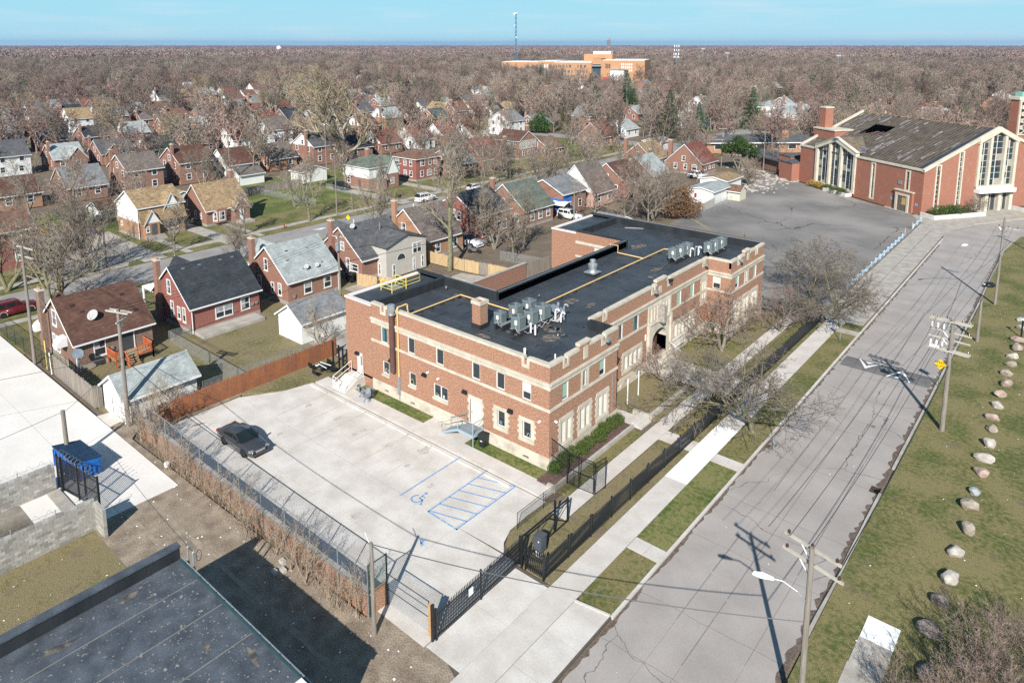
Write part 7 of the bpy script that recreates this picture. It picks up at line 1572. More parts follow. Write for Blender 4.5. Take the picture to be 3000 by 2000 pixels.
# the woods beyond, one mass
def scatter(name,label,pts,meshes,smin,smax,zs=1.0):
 me=bpy.data.meshes.new(name);me.from_pydata(pts,[],[]);o=bpy.data.objects.new(name,me);COL.objects.link(o);tag(o,label,'woodland',kind='stuff')
 ng=bpy.data.node_groups.new(name,'GeometryNodeTree');ng.interface.new_socket('Geometry',in_out='INPUT',socket_type='NodeSocketGeometry');ng.interface.new_socket('Geometry',in_out='OUTPUT',socket_type='NodeSocketGeometry')
 N=ng.nodes.new;l=ng.links.new;gi=N('NodeGroupInput');go=N('NodeGroupOutput');ip=N('GeometryNodeInstanceOnPoints');jn=N('GeometryNodeJoinGeometry')
 for m_ in reversed(meshes):
  oi=N('GeometryNodeObjectInfo');oi.inputs['As Instance'].default_value=True;oi.inputs['Object'].default_value=m_;l(oi.outputs['Geometry'],jn.inputs[0])
 l(gi.outputs[0],ip.inputs['Points']);l(jn.outputs[0],ip.inputs['Instance']);ip.inputs['Pick Instance'].default_value=True
 ri=N('FunctionNodeRandomValue');ri.data_type='INT';ri.inputs[4].default_value=0;ri.inputs[5].default_value=len(meshes)-1;l(ri.outputs[2],ip.inputs['Instance Index'])
 rr=N('FunctionNodeRandomValue');rr.data_type='FLOAT';rr.inputs[2].default_value=0;rr.inputs[3].default_value=6.283;cx=N('ShaderNodeCombineXYZ');l(rr.outputs[1],cx.inputs[2]);l(cx.outputs[0],ip.inputs['Rotation'])
 r2=N('FunctionNodeRandomValue');r2 .data_type='FLOAT';r2 .inputs[2].default_value=smin;r2 .inputs[3].default_value=smax;r2 .inputs['Seed'].default_value=3;cs=N('ShaderNodeCombineXYZ')
 for i in range(3):l(r2 .outputs[1],cs.inputs[i])
 l(cs.outputs[0],ip.inputs['Scale']);l(ip.outputs[0],go.inputs[0])
 md=o.modifiers.new('scatter','NODES');md.node_group=ng;return o
def tmpl(name,me):o=bpy.data.objects.new(name,me);return o
M_twigf=treemat('far_twigs',(.135,.105,.085),(.34,.275,.22));M_twigf2=treemat('far_twigs_red',(.18,.125,.105),(.32,.23,.19))
def onemesh(tb,m):
 n=len(tb.v[0]);me=bpy.data.meshes.new('tree');me.from_pydata(tb.v[0]+tb.v[1],[],tb.f[0]+[tuple(i+n for i in f)for f in tb.f[1]]);me.materials.append(m);return me
FT=[tmpl('tree',onemesh(bare_tree(60+i,11,.22,[1.0,1.2,1.35,1.1][i],(8,6,5,5),(50,46,46,44),tr=.02,twig=.05,segs=(4,3,2,2,1),sides=(5,3,3,3,3),wob=.22),[M_twigf,M_twigf2,M_twigf,M_twigf2][i]))for i in range(4)]
fc=fir(70,12,3.0,700);fcm=meshvf('tree',[tuple(v.co)for v in fc[1].vertices],[tuple(p.vertices)for p in fc[1].polygons],M_needle);FT.append(tmpl('tree',fcm))
pts=[(x,y,0)for x,y in rest];tries=0
for _ in range(24000):
 d=math.sqrt(rf.uniform(170**2,1250**2));a=rad(rf.uniform(-2,80));x,y=-d*math.sin(a),d*math.cos(a)
 if openground(x,y)or(street(x)and d<420)or(d<1000 and hides(x,y)and rf.random()<.72):continue
 if d<460 and(rf.random()>.55*min(1,(d-110)/120)or not clear_of(x,y,5.8)):continue
 if d>460 and(rf.random()<.06 or not clear_of(x,y,9)and d<760):continue
 pts.append((x,y,0))
 # mostly bare trees: the evergreen is picked rarely by giving it its own few points
ever=[p for p in pts if rf.random()<.06];pts=[p for p in pts if p not in set(ever)]
scatter('bare_woodland','brown bare woodland stretching over the suburb to the horizon',pts,FT[:4],.6,1.55)
scatter('evergreen_scatter','dark evergreens dotted through the far woodland',ever,FT[4:],.9,1.6)
def patch(seed,size,n,h,m):
 rng=random.Random(seed);v=[];f=[]
 for _ in range(n):
  cx_,cy_,hh,rr=rng.uniform(-size,size),rng.uniform(-size,size),h*rng.uniform(.7,1.25),rng.uniform(4,7)
  for k in range(110):
   a,e=rng.uniform(0,6.28),math.asin(rng.uniform(.0,1));r_=rng.uniform(.55,1.05);q=Vector((cx_+math.cos(a)*math.cos(e)*rr*r_,cy_+math.sin(a)*math.cos(e)*rr*r_,hh*.4+math.sin(e)*hh*.6*r_));u=Vector((rng.uniform(-1,1),rng.uniform(-1,1),rng.uniform(-.6,1))).normalized()*rng.uniform(.5,1.3);w_=u.cross(Vector((rng.uniform(-1,1),rng.uniform(-1,1),rng.uniform(-1,1)))).normalized()*rng.uniform(.2,.6);b=len(v)
   v+=[tuple(q-u),tuple(q+w_),tuple(q+u),tuple(q-w_)];f.append((b,b+1,b+2,b+3))
 return meshvf('tree_patch',v,f,m)
PT_=[tmpl('tree_patch',patch(i,32,24,12,[M_twigf,M_twigf2,M_twigf2][i]))for i in range(3)]
pp=[]
for _ in range(9000):
 u=rf.random();d=1150*((9300/1150)**u);a=rad(rf.uniform(-1,79));pp.append((-d*math.sin(a),d*math.cos(a),rf.uniform(-1,2)))
scatter('far_woodland','hazy distant woodland along the horizon',pp,PT_,.9,1.5)
# ================================================================ FOREGROUND BUILDING
fb=thing('flat_roofed_building','dark flat roofed building in the lower left foreground with raised parapet','building',(-29,4,0))
M_froof=mat('foreground_roofing',(.048,.057,.07),col2=(.09,.104,.122),scale=1.1,fine=.25,rough=.65,spec=.4)
MB().box(-35.0,-23.0,-18,14.35,-.2,4.55).build('wall',brickmat('fore_brick',(.28,.12,.08),(.2,.08,.05),(.35,.3,.25)),fb)
MB().box(-35.0,-22.95,-18,14.4,4.55,4.66).build('roof',M_froof,fb)
MB().box(-35.35,-34.98,-18,14.5,4.0,5.35).build('parapet',M_membw,fb);MB().box(-35.42,-34.92,-18,14.55,5.35,5.45).build('parapet_cap',M_froof,fb)
MB().box(-34.98,-22.9,14.4,14.5,4.5,4.72).build('edge_trim',mat('dark_green_trim',(.03,.07,.075),rough=.4),fb)
MB().tube([(-34.98,14.58,4.66),(-22.9,14.58,4.66)],.05,6).build('gutter',M_galv,fb)
for x in seq(-34.5,-23.2,14):MB().box(x-.05,x+.05,14.5,14.66,4.6,4.7).build('gutter_bracket',M_black,fb)
for x in(-32.9,-30.4,-27.7):MB().box(x,x+.05,-18,14.35,4.66,4.672).build('roof_seam',mat('dry_seam',(.19,.18,.16)),fb)
sp=MB();rs5=random.Random(55)
for i in range(1100):
 x,y=rs5 .uniform(-34.7,-23.1),14.2-abs(rs5 .gauss(0,5.0));l_=rs5 .uniform(.012,.07)*(2.0 if rs5 .random()<.06 else 1);w_=l_*rs5 .uniform(.3,.8);a=rs5 .uniform(0,3.1);c,s=math.cos(a),math.sin(a)
 if y<-8:continue
 sp.add([(x+c*l_*px-s*w_*py,y+s*l_*px+c*w_*py,4.667)for px,py in((-1,-.3),(-.2,-1),(1,-.2),(.5,.9),(-.6,.7))],[(0,1,2,3,4)])
sp.build('mineral_spots',mat('mineral_spots',(.22,.205,.185),var=.25,scale=6),fb,kind='stuff')
for i,(x,y,rx,ry)in enumerate(((-33.6,8.3,.35,1.1),(-31.6,5.5,.3,.9),(-34.3,11.7,.25,.8),(-28.5,12.6,.5,.2),(-26.5,13.7,1.4,.2))):blot2=MB().poly([(x+rx*(.6+.4*math.sin(7*a+i))*math.cos(a*.35),y+ry*(.7+.3*math.cos(5*a))*math.sin(a*.35),4.6685)for a in range(18)]).build('dry_silt',M_dust,fb)
MB().box(-35.5,-35.0,14.6,14.66,3.4,4.1).build('conduit',M_galv,fb)
for x in(-34.6,-34.0):MB().tube([(x,14.75,2.0),(x,14.75,5.4),(x+.1,14.85,5.6)],.06,6).build('service_mast',M_galv,fb)
MB().tube([(-33.7+.25*math.cos(a*.7),14.9+.1*math.sin(a*.7),5.3+.25*math.sin(a*.7))for a in range(19)],.015,4).build('cable_loop',M_black,fb)
MB().box(-23.6,-22.95,13.6,14.3,4.66,5.0).build('roof_unit',M_pvc,fb)
# roofs and buildings that cast the shadows at the left edge (outside the frame)
MB_=MB().box(-112,-97.5,-22,12.5,0,5.0);
ob=thing('corner_building','dark shop at the corner left of the concrete yard','building',(-80,6,0));MB().box(-87,-72,-14,8.6,0,5.2).build('wall',HB['dark'],ob)
ob2=thing('brick_shop','brick shop behind the block walled yard','building',(-60,0,0));MB().box(-56,-49.3,-26,2.0,0,4.8).build('wall',HB['dark'],ob2)
# ================================================================ FENCES AND WALLS
M_link=meshwire('chain_link',(.45,.47,.48));M_linkb=meshwire('chain_link_black',(.02,.022,.025),pitch=.05,width=.007);M_screen=meshwire('privacy_mesh',(.012,.014,.014),pitch=.04,width=.016)
def picketmesh(h,w_=.055):
 mb=MB();mb.box(-w_/2,w_/2,-.014,.014,.08,h-.12);mb.add([(-w_/2,-.014,h-.12),(w_/2,-.014,h-.12),(w_/2,.014,h-.12),(-w_/2,.014,h-.12),(0,0,h)],[(0,1,4),(1,2,4),(2,3,4),(3,0,4)]);return mb.mesh('picket',M_black)
def picket_run(t,a,b,h,me,pitch=.135,posts=2.45,z=0,rest_after=10**9):
 A,B_=Vector((*a,z)),Vector((*b,z));d=(B_-A);L_=d.length;d.normalize();rz=math.atan2(d.y,d.x);base=Vector(t.location);n=int(L_/pitch);left=MB()
 for i in range(n+1):
  p=A+d*(i*pitch);M=Matrix.Translation(p-base)@Matrix.Rotation(rz,4,'Z')
  if i<rest_after:inst('picket',me,t,M)
  else:q=p-base;left.add([M@Vector(v.co)for v in me.vertices],[tuple(f.vertices)for f in me.polygons])
 if left.v:left.build('pickets',M_black,t,1,kind='stuff')
 F=frame(A,d,(d.y,-d.x,0))
 for zz in(.22,h-.42):MB(F).box(0,L_,-.05,-.015,zz,zz+.06).build('rail',M_black,t)
 k=max(1,round(L_/posts))
 for i in range(k+1):
  u=L_*i/k;MB(F).box(u-.05,u+.05,-.09,.01,-.1,h+.03).build('post',M_black,t)
pm_=picketmesh(1.55)
f1=thing('picket_fence','long black steel picket fence along the school front lawn','fence',(-22.6,50,0));picket_run(f1,(-22.62,30.1),(-22.45,82.2),1.55,pm_,rest_after=298)
f2=thing('picket_fence','short black picket fence return beside the gate motor box','fence',(-23.4,30.1,0));picket_run(f2,(-24.1,30.09),(-22.72,30.07),1.6,picketmesh(1.6))
f3=thing('picket_fence','black picket fence from the far wing to the sidewalk corner','fence',(-25.5,82.4,0));picket_run(f3,(-28.9,81.3),(-22.5,82.3),1.9,picketmesh(1.9))
# sliding gate
sg=thing('sliding_gate','black sliding picket gate across the driveway with small white notice','gate',(-24.5,28,0))
picket_run(sg,(-24.42,22.95),(-24.57,30.2),1.85,picketmesh(1.85,.05),pitch=.13,posts=3.7,z=.06)
Fg=frame((-24.57,30.2,.06),(0,1,0),(1,0,0))
for bx in((0,5.0,-.05,.02,.05,.13),(0,5.0,-.05,.02,1.65,1.76),(4.94,5.06,-.06,.03,.05,1.8)):MB(Fg).box(*bx).build('frame',M_black,sg)
MB(Fg).tube([(0,0,.1),(2.4,0,1.7)],.03,4).build('brace',M_black,sg);MB(Fg).tube([(2.4,0,1.7),(4.9,0,.1)],.03,4).build('brace',M_black,sg);MB(Fg).tube([(2.5,0,.1),(4.9,0,1.7)],.03,4).build('brace',M_black,sg)
MB().box(-24.38,-24.36,25.4,25.75,1.05,1.5).build('notice',M_pvc,sg)
for y,h in((33.95,2.25),(30.05,2.15)):tag(MB().box(-24.78 if y>33 else-24.4,-24.66 if y>33 else-24.28,y-.06,y+.06,-.1,h).build('gate_post',M_black),'black guide post of the sliding gate '+('near its tail end' if y>33 else 'at the fence corner'),'post')
gm=thing('gate_motor','dark grey gate motor box on white legs inside the picket corner','gate motor',(-24.0,31.4,0))
MB().box(-24.3,-23.75,31.2,31.75,.55,1.5).build('box',mat('box_grey',(.075,.085,.10),rough=.45),gm);MB().prism([(-24.34,31.16,1.5),(-23.71,31.16,1.5),(-23.71,31.16,1.6),(-24.34,31.16,1.54)],(0,.63,0)).build('lid',mat('box_grey',(.1,.1,.1)),gm)
for x in(-24.2,-24.02,-23.85):MB().tube([(x,31.3,-.05),(x,31.3,.55)],.035,6).build('leg',M_pvc,gm)
MB().box(-23.98,-23.9,31.18,31.2,1.2,1.28).build('label_plate',M_pvc,gm)
# tennis style black mesh gate between shrubs and path
def linkfence(name,label,pts,h,mesh=M_link,postm=M_galv,mid=False,z=0,postgap=2.6,pr=.03,rail_bottom=False,group=None):
 t=thing(name,label,'fence',(*pts[0],z),0,group)
 for(x0,y0),(x1,y1)in zip(pts,pts[1:]):
  L_=math.hypot(x1-x0,y1-y0);d=((x1-x0)/L_,(y1-y0)/L_,0);F=frame((x0,y0,z),d,(d[1],-d[0],0));n=max(1,round(L_/postgap))
  for i in range(n):MB(F).poly([(L_*i/n,0,.03),(L_*(i+1)/n,0,.03),(L_*(i+1)/n,0,h-.02),(L_*i/n,0,h-.02)]).build('mesh_panel',mesh,t)
  for i in range(n+1):MB(F).tube([(L_*i/n,.03,-.2),(L_*i/n,.03,h+.04)],pr,6).build('post',postm,t)
  MB(F).tube([(0,.02,h),(L_,.02,h)],pr*.8,5).build('top_rail',postm,t)
  if mid:MB(F).tube([(0,.02,h*.5),(L_,.02,h*.5)],pr*.7,5).build('mid_rail',postm,t)
  if rail_bottom:MB(F).tube([(0,.02,.08),(L_,.02,.08)],pr*.7,5).build('bottom_rail',postm,t)
 return t
linkfence('mesh_screen','tall black mesh screen fence from the school corner to the front path',[(-29.15,39.3),(-27.1,38.72)],2.6,M_linkb,M_black,True,pr=.05,rail_bottom=True)
linkfence('mesh_gate','black mesh gate closing the front path beside the yews',[(-27.1,38.72),(-26.1,38.72),(-24.9,38.82)],2.5,M_linkb,M_black,True,pr=.04,postgap=1.2,rail_bottom=True)
linkfence('mesh_gate','open black mesh gate leaf swung along the front path',[(-24.85,38.85),(-24.7,40.0)],2.4,M_linkb,M_black,False,pr=.035,rail_bottom=True)
linkfence('mesh_rail','low black rail fence between the lot lawn and the gate track',[(-26.75,32.5),(-26.72,35.3),(-26.5,38.6)],1.2,M_linkb,M_black,False,pr=.022)
# low brick wall of the lot with chain link above
lw_=thing('lot_wall','low red brick wall along the dirt alley below the chain link fence','wall',(-43,21.8,0))
MB().box(-58.0,-28.45,21.72,21.95,-.2,1.32).build('wall',HB['orange'],lw_);MB().box(-58.05,-28.4,21.68,21.99,1.32,1.42).build('coping',mat('old_render',(.33,.30,.26)),lw_)
MB().box(-28.65,-28.42,21.95,22.9,-.2,1.32).build('wall',HB['orange'],lw_)
cl=thing('chain_link_fence','tall grey chain link fence with posts running above the low brick wall of the lot','fence',(-43,21.6,0))
xs_=seq(-58.3,-28.45,11);Fl=frame((0,21.64,0),(1,0,0),(0,-1,0))
for a,b in zip(xs_,xs_[1:]):MB(Fl).poly([(a,0,.1),(b,0,.1),(b,0,3.05),(a,0,3.05)]).build('mesh_panel',meshwire('chain_link_dense',(.20,.215,.23),pitch=.055,width=.006),cl)
for a in xs_:MB(Fl).tube([(a,.04,-.1),(a,.04,3.12)],.035,6).build('post',M_galv,cl)
MB(Fl).tube([(-58.3,.03,3.08),(-28.45,.03,3.08)],.028,5).build('top_rail',M_galv,cl);MB(Fl).tube([(-58.3,.03,1.45),(-28.45,.03,1.45)],.02,5).build('mid_rail',M_galv,cl)
linkfence('chain_link_fence','green chain link end panel between the pole and the tall green post',[(-28.45,21.64),(-28.42,22.9)],3.2,meshwire('chain_link_green',(.10,.17,.13),pitch=.05,width=.009),mat('green_post',(.035,.06,.05),rough=.5),False,pr=.045)
linkfence('chain_link_fence','low grey chain link fence from the tall green post to the gate',[(-28.4,22.95),(-25.1,23.05)],1.95,M_link,mat('dark_post',(.05,.05,.05)),True,pr=.035,postgap=3.3)
tag(MB().box(-25.0,-24.72,22.85,23.1,-.1,1.95).build('timber_post',mat('new_timber',(.42,.27,.15),var=.15,scale=6)),'tan timber post beside the sliding gate end','post')
tag(MB().box(-24.62,-24.5,22.7,22.84,-.1,2.2).build('gate_post',M_black),'black end post of the sliding gate next to the timber post','post')
lf=lambda lb,pts,h,**k:linkfence('chain_link_fence',lb,pts,h,**k)
lf('chain link fence between the brown and charcoal roofed houses backyards',[(-74.0,31.6),(-58.6,31.6)],1.3);lf('short chain link return by the charcoal roofed house',[(-74.4,31.6),(-74.4,34)],1.2)
lf('chain link fence along the backyard left of the torn roof garage',[(-60.2,28.2),(-60.2,31.6),(-60.2,40)],1.3)
lf('dark chain link fence left of the brown roofed cottage along the alley',[(-94,20.7),(-75.6,20.9)],1.6,mesh=M_linkb,postm=mat('dark_green_post',(.02,.05,.04)))
lf('long chain link fence across the vacant lot lawn',[(-118,80.5),(-137,79)],1.2);lf('chain link fence of the vacant lot drive by the garage',[(-118,91),(-130,91.5)],1.2);lf('chain link fence at the back of the tall alley tree yard',[(-66.2,76.5),(-58,77.5)],1.5)
lf('chain link fence in front of the flat fronted garage',[(-56.0,120),(-55.0,134)],1.7,postgap=2.4)
def plank_fence(name,label,pts,h,m,pw=.14,rng=random.Random(4),ragged=.04,mat2=None):
 t=thing(name,label,'fence',(*pts[0],0));mes=[MB().prism([(-pw/2+.006,-.012,0),(pw/2-.006,-.012,0),(pw/2-.006,-.012,h+e),(pw/2-.04,-.012,h+e+.04),(-pw/2+.04,-.012,h+e+.04),(-pw/2+.006,-.012,h+e)],(0,.024,0)).mesh('plank',mm)for e,mm in((-ragged,m),(0,mat2 or m),(ragged,m))]
 for(x0,y0),(x1,y1)in zip(pts,pts[1:]):
  L_=math.hypot(x1-x0,y1-y0);d=((x1-x0)/L_,(y1-y0)/L_,0);rz=math.atan2(d[1],d[0]);n=int(L_/pw);F=frame((x0,y0,0),d,(d[1],-d[0],0))
  for i in range(n):inst('plank',rng.choice(mes),t,Matrix.Translation((x0+d[0]*(i+.5)*pw-pts[0][0],y0+d[1]*(i+.5)*pw-pts[0][1],rng.uniform(-.02,.02)))@Matrix.Rotation(rz+rng.uniform(-.03,.03),4,'Z')@Matrix.Rotation(rng.uniform(-.012,.012),4,'Y'))
  for z in(.35,h-.35):MB(F).box(0,L_,-.07,-.02,z,z+.09).build('rail',m,t)
  for i in range(max(1,round(L_/2.4))+1):u=L_*i/max(1,round(L_/2.4));MB(F).box(u-.05,u+.05,-.16,-.07,-.1,h+.02).build('post',m,t)
 return t
M_rustf=mat('rust_stained_wood',(.30,.115,.05),col2=(.22,.095,.055),scale=1.5,fine=.2,stretch=(1,1,.3));M_greyw=mat('weathered_wood',(.27,.235,.20),col2=(.19,.165,.14),scale=1.6,fine=.2,stretch=(3,3,.4));M_neww=mat('new_fence_wood',(.50,.36,.20),col2=(.42,.30,.17),scale=1.6,fine=.15,stretch=(3,3,.4));M_oranw=mat('orange_fence_wood',(.36,.18,.05),var=.15,scale=1.5)
plank_fence('board_fence','rust stained board fence along the left side of the parking lot',[(-57.95,22.4),(-57.95,41.2)],1.8,M_rustf)
plank_fence('stockade_fence','weathered grey stockade fence by the concrete alley and brown cottage',[(-75.2,20.95),(-65.25,20.9),(-65.1,21.6)],2.0,M_greyw)
plank_fence('board_fence','new yellow board fence left of the greige addition',[(-73.6,56.0),(-69.9,57.0),(-66.9,58.6)],1.6,M_neww);plank_fence('board_fence','new yellow board fence with one grey stretch around the tall alley tree',[(-73.8,69.0),(-66.6,69.3),(-64.2,69.7)],1.7,M_neww);plank_fence('board_fence','old grey stretch of the board fence right of the tall alley tree',[(-64.2,69.7),(-62.8,70.0)],1.7,M_greyw);plank_fence('board_fence','new board fence ending at the brick courtyard wall',[(-62.8,70.0),(-58.2,70.6)],1.7,M_neww)
plank_fence('board_fence','old brown board fence between the courtyard wall and the far wing',[(-57.5,71.7),(-57.2,77)],2.4,M_greyw)
plank_fence('board_fence','orange board fence behind the vacant gravel drive',[(-133,36),(-131.8,41.5)],1.6,M_oranw,.2);plank_fence('board_fence','grey board fence left of the white gambrel house',[(-134,43.8),(-135,50)],1.7,M_greyw,.2);plank_fence('board_fence','grey board fence along the back of the vacant lot lawn',[(-136.7,73),(-137.0,90)],1.7,M_greyw,.2)
plank_fence('board_fence','pale board fence beside the red cross window garage',[(-56.6,124),(-57.2,131)],1.6,mat('pale_wood',(.45,.41,.35),var=.1),.2)
cw=thing('courtyard_wall','old red brick wall with pale coping behind the courtyard','wall',(-57.5,66,0));MB().box(-57.65,-57.35,48.2,71.6,-.1,2.5).build('wall',HB['brick'],cw);MB().box(-57.72,-57.28,48.1,71.65,2.5,2.62).build('coping',MATS['old_render'],cw)
# cage of black posts with bicycles at the back corner
cg=thing('bike_cage','black post and mesh cage at the rear corner of the school','cage',(-54.6,39.5,0))
for x,y in((-55.9,39.3),(-54.6,39.05),(-53.9,39.0),(-53.2,38.98),(-55.9,41.2)):MB().box(x-.06,x+.06,y-.06,y+.06,-.1,2.7).build('post',M_black,cg)
for z in(.15,1.4,2.55):MB().tube([(-55.9,39.3,z),(-54.6,39.05,z),(-53.2,38.98,z)],.03,5).build('rail',M_black,cg)
Fc=frame((-54.6,39.05,0),(1,-.05,0),(-.05,-1,0));MB(Fc).poly([(0,0,.1),(1.4,0,.1),(1.4,0,2.5),(0,0,2.5)]).build('mesh_panel',M_linkb,cg)
def bicycle(x,y,a,label,col):
 t=thing('bicycle',label,'bicycle',(x,y,0),a);m=mat('bike_'+str(col[0]),col,rough=.3)
 for s in(-.5,.5):
  MB().tube([(s+.33*math.cos(q*math.pi/9),0,.34+.33*math.sin(q*math.pi/9))for q in range(19)],.02,5).build('wheel',M_black,t,1)
 f_=MB();[f_.tube(p,.02,5)for p in([(-.5,0,.34),(-.15,0,.75),(.35,0,.8),(-.05,0,.34),(-.15,0,.75)],[(-.5,0,.34),(-.05,0,.34)],[(.5,0,.34),(.38,0,.95)])];f_.build('frame',m,t,1)
 MB().tube([(.38,-.28,1.0),(.38,.28,1.0)],.015,5).build('handlebar',M_black,t,1);MB().box(-.28,-.05,-.07,.07,.82,.88).build('saddle',M_black,t,1)
bicycle(-54.1,40.2,.9,'yellow bicycle leaning inside the black cage at the school corner',(.6,.35,.03));bicycle(-53.6,39.7,1.5,'dark bicycle inside the black cage at the school corner',(.05,.05,.06))
# block walls of the yard at the left
M_blk=[mat('block_grey'+s,c,var=.1,scale=4,fine=.15)for s,c in(('',(.33,.315,.285)),(' pale',(.42,.40,.37)),(' dark',(.25,.24,.215)))]
def blockwall(label,a,b,h,th=.2,wire=True,phase=0):
 t=thing('block_wall',label,'wall',(*a,0));L_=math.hypot(b[0]-a[0],b[1]-a[1]);d=Vector((b[0]-a[0],b[1]-a[1],0))/L_;M0=frame((0,0,0),d,(d.y,-d.x,0));rg=random.Random(3)
 mes=[[MB().box(-l_/2+.006,l_/2-.006,-th/2,th/2,.005,.195).mesh('block',m)for m in M_blk]for l_ in(.4,.2)]
 for r_ in range(int(h/.2)):
  u=0;first=r_%2
  while u<L_-.05:
   k=1 if(first or L_-u<.35)else 0;l_=(.2,.4)[1-k];first=0;M=M0 .copy();M.translation=d*(u+l_/2)+Vector((d.y,-d.x,0))*rg.uniform(-.006,.006)+Vector((0,0,r_*.2))
   inst('block',rg.choices(mes[k],(6,2,2))[0],t,M);u+=l_
 core=MB(M0);core.box(.01,L_-.01,-th/2+.012,th/2-.012,-.1,int(h/.2)*.2-.01);core.build('mortar',mat('grey_mortar',(.27,.26,.24)),t,1)
 if wire:
  wr=MB(M0)
  for k in range(int(L_/2.4)+1):wr.tube([(k*2.4,0,h),(k*2.4,0,h+.35)],.03,4)
  for o in(-.12,0,.12):wr.tube([(0,o,h+.3-abs(o)),(L_,o,h+.3-abs(o))],.008,3)
  n=int(L_*14);wr.tube([(L_*i/n,.2*math.cos(i*.6),h+.3+.2*math.sin(i*.6))for i in range(n)],.009,3,False);wr.build('razor_wire',M_galv,t,1)
 return t
blockwall('near grey block wall with razor wire on top at the left foreground lawn',(-48.1,3.0),(-48.1,14.7),2.2);blockwall('far grey block wall between the dumpster and the walled yard',(-54.85,7.6),(-54.85,14.5),2.0);blockwall('short block wall end pier facing the dirt alley',(-48.0,14.85),(-46.65,14.85),2.0,wire=False)
bg_=thing('black_screen_gate','black mesh gate with razor wire coils in front of the blue dumpster','gate',(-53,15,0))
for a,b in(((-54.9,14.8),(-54.2,14.8)),((-54.2,14.85),(-52.2,15.2)),((-52.2,15.2),(-51.3,15.35)),((-51.3,15.35),(-49.7,15.6))):
 L_=math.hypot(b[0]-a[0],b[1]-a[1]);d=((b[0]-a[0])/L_,(b[1]-a[1])/L_,0);F=frame((*a,0),d,(d[1],-d[0],0))
 n=int(L_/.14)
 for i in range(n+1):MB(F).box(L_*i/n-.035,L_*i/n+.035,-.01,.01,.1,2.5).build('slat',M_black,bg_)
 for z in(.12,1.3,2.45):MB(F).box(0,L_,-.05,-.015,z,z+.06).build('rail',M_black,bg_)
 for u in(0,L_):MB(F).box(u-.05,u+.05,-.08,.05,-.1,2.65).build('post',M_black,bg_)
MB().tube([(-54.6+i*.03,15.0+.24*math.cos(i*.42)+i*.004,2.75+.24*math.sin(i*.42))for i in range(150)],.011,3,False).build('razor_wire',M_galv,bg_)
MB().box(-54.6,-50.6,13.9,14.7,-.05,.12).build('threshold',M_concold,bg_)
du=thing('dumpster','bright blue steel dumpster with ribbed dark lid behind the black gate','dumpster',(-56.2,16.4,0),.06)
M_db=mat('dumpster_blue',(.012,.12,.42),var=.12,rough=.45);d_=MB();d_.prism([(-1.6,-.7,.15),(-1.6,.9,.15),(-1.6,1.0,1.35),(-1.6,-.85,1.75)],(3.4,0,0));d_.build('bin',M_db,du,1)
for x in seq(-1.6,1.8,9):MB().box(x-.04,x+.04,-.9,-.82,.25,1.6).build('rib',M_db,du,1)
ld=MB();ld.prism([(-1.68,-.9,1.76),(-1.68,1.05,1.34),(-1.68,1.05,1.42),(-1.68,-.9,1.84)],(3.56,0,0));ld.build('lid',mat('lid_dark',(.02,.05,.10),rough=.5),du,1)
for i in range(12):x=-1.6+i*.3;MB().prism([(x,-.88,1.85),(x,1.03,1.43),(x,1.03,1.47),(x,-.88,1.89)],(.14,0,0)).build('lid_rib',MATS['lid_dark'],du,1)
# ================================================================ POLES, LAMPS AND WIRES
M_pole=mat('weathered_pole',(.18,.155,.13),col2=(.25,.22,.19),scale=2,fine=.2,stretch=(6,6,.5));M_arm=mat('pale_crossarm',(.45,.42,.36),col2=(.36,.33,.27),scale=2,fine=.15);M_ins=mat('brown_insulator',(.06,.025,.02),rough=.25);M_insw=mat('white_insulator',(.75,.75,.74),rough=.3)
def pole(label,x,y,h,arms=(),r=.17,lean=(0,0),lamp=None,trans=False,name='utility_pole',group=None,caps=()):
 t=thing(name,label,'utility pole',(x,y,0),0,group);T_=lambda z:Vector((x+lean[0]*z/h,y+lean[1]*z/h,z))
 MB().tube([T_(-.3),T_(h*.5),T_(h)],r,10,r1=r*.66).build('pole',M_pole,t)
 for z,ln,off,ang,nins,double in arms:
  c=T_(z);d=Vector((math.cos(ang),math.sin(ang),0));n_=Vector((-d.y,d.x,0));F=frame(c+d*off,d,n_)
  for k in((.2,-.2)if double else(.2,)):MB(F).box(-ln/2,ln/2,k-.05,k+.05,-.06,.06).build('crossarm',M_arm,t)
  for s in(-1,1):MB(F).tube([(s*ln*.25-off,.2,0),(-off,.15,-.75)],.025,4).build('brace',M_galv,t)
  for i in range(nins):u=-ln/2+.2+(ln-.4)*i/max(1,nins-1);MB(F).lathe([(.02,.06),(.07,.1),(.05,.14),(.08,.18),(.03,.26)],u,.2,8).build('insulator',M_ins,t)
 if lamp:
  z,dx,dy,rise=lamp;a=T_(z);b=Vector((x+dx,y+dy,z+rise));MB().tube([a,a.lerp(b,.3)+Vector((0,0,.25)),a.lerp(b,.7)+Vector((0,0,.25)),b],.04,6).build('lamp_arm',M_galv,t)
  d=(b-a);d.z=0;d.normalize();F=frame(b,d,(-d.y,d.x,0));hd_=MB(F);hd_.add([(-.1,-.07,-.02),(-.1,.07,-.02),(.5,.17,-.04),(.85,.1,-.02),(.85,-.1,-.02),(.5,-.17,-.04),(-.05,0,.08),(.45,0,.17),(.8,0,.08)],[(0,6,1),(1,6,7,2),(2,7,8,3),(3,8,4),(4,8,7,5),(5,7,6,0),(0,1,2,3,4,5)]);hd_.build('lamp_head',M_pvc,t)
 if trans:
  for dx,dy,z in trans:MB().lathe([(.05,z-.5),(.22,z-.48),(.24,z+.35),(.15,z+.42),(.02,z+.5)],x+dx,y+dy,12).build('transformer',M_galvd,t)
 for dx,dz in caps:MB().lathe([(.03,z0)for z0 in(0,)]+[(.06,.05),(.06,.35),(.03,.4)],x+dx,y,8)
 return t
AX=math.radians(0)
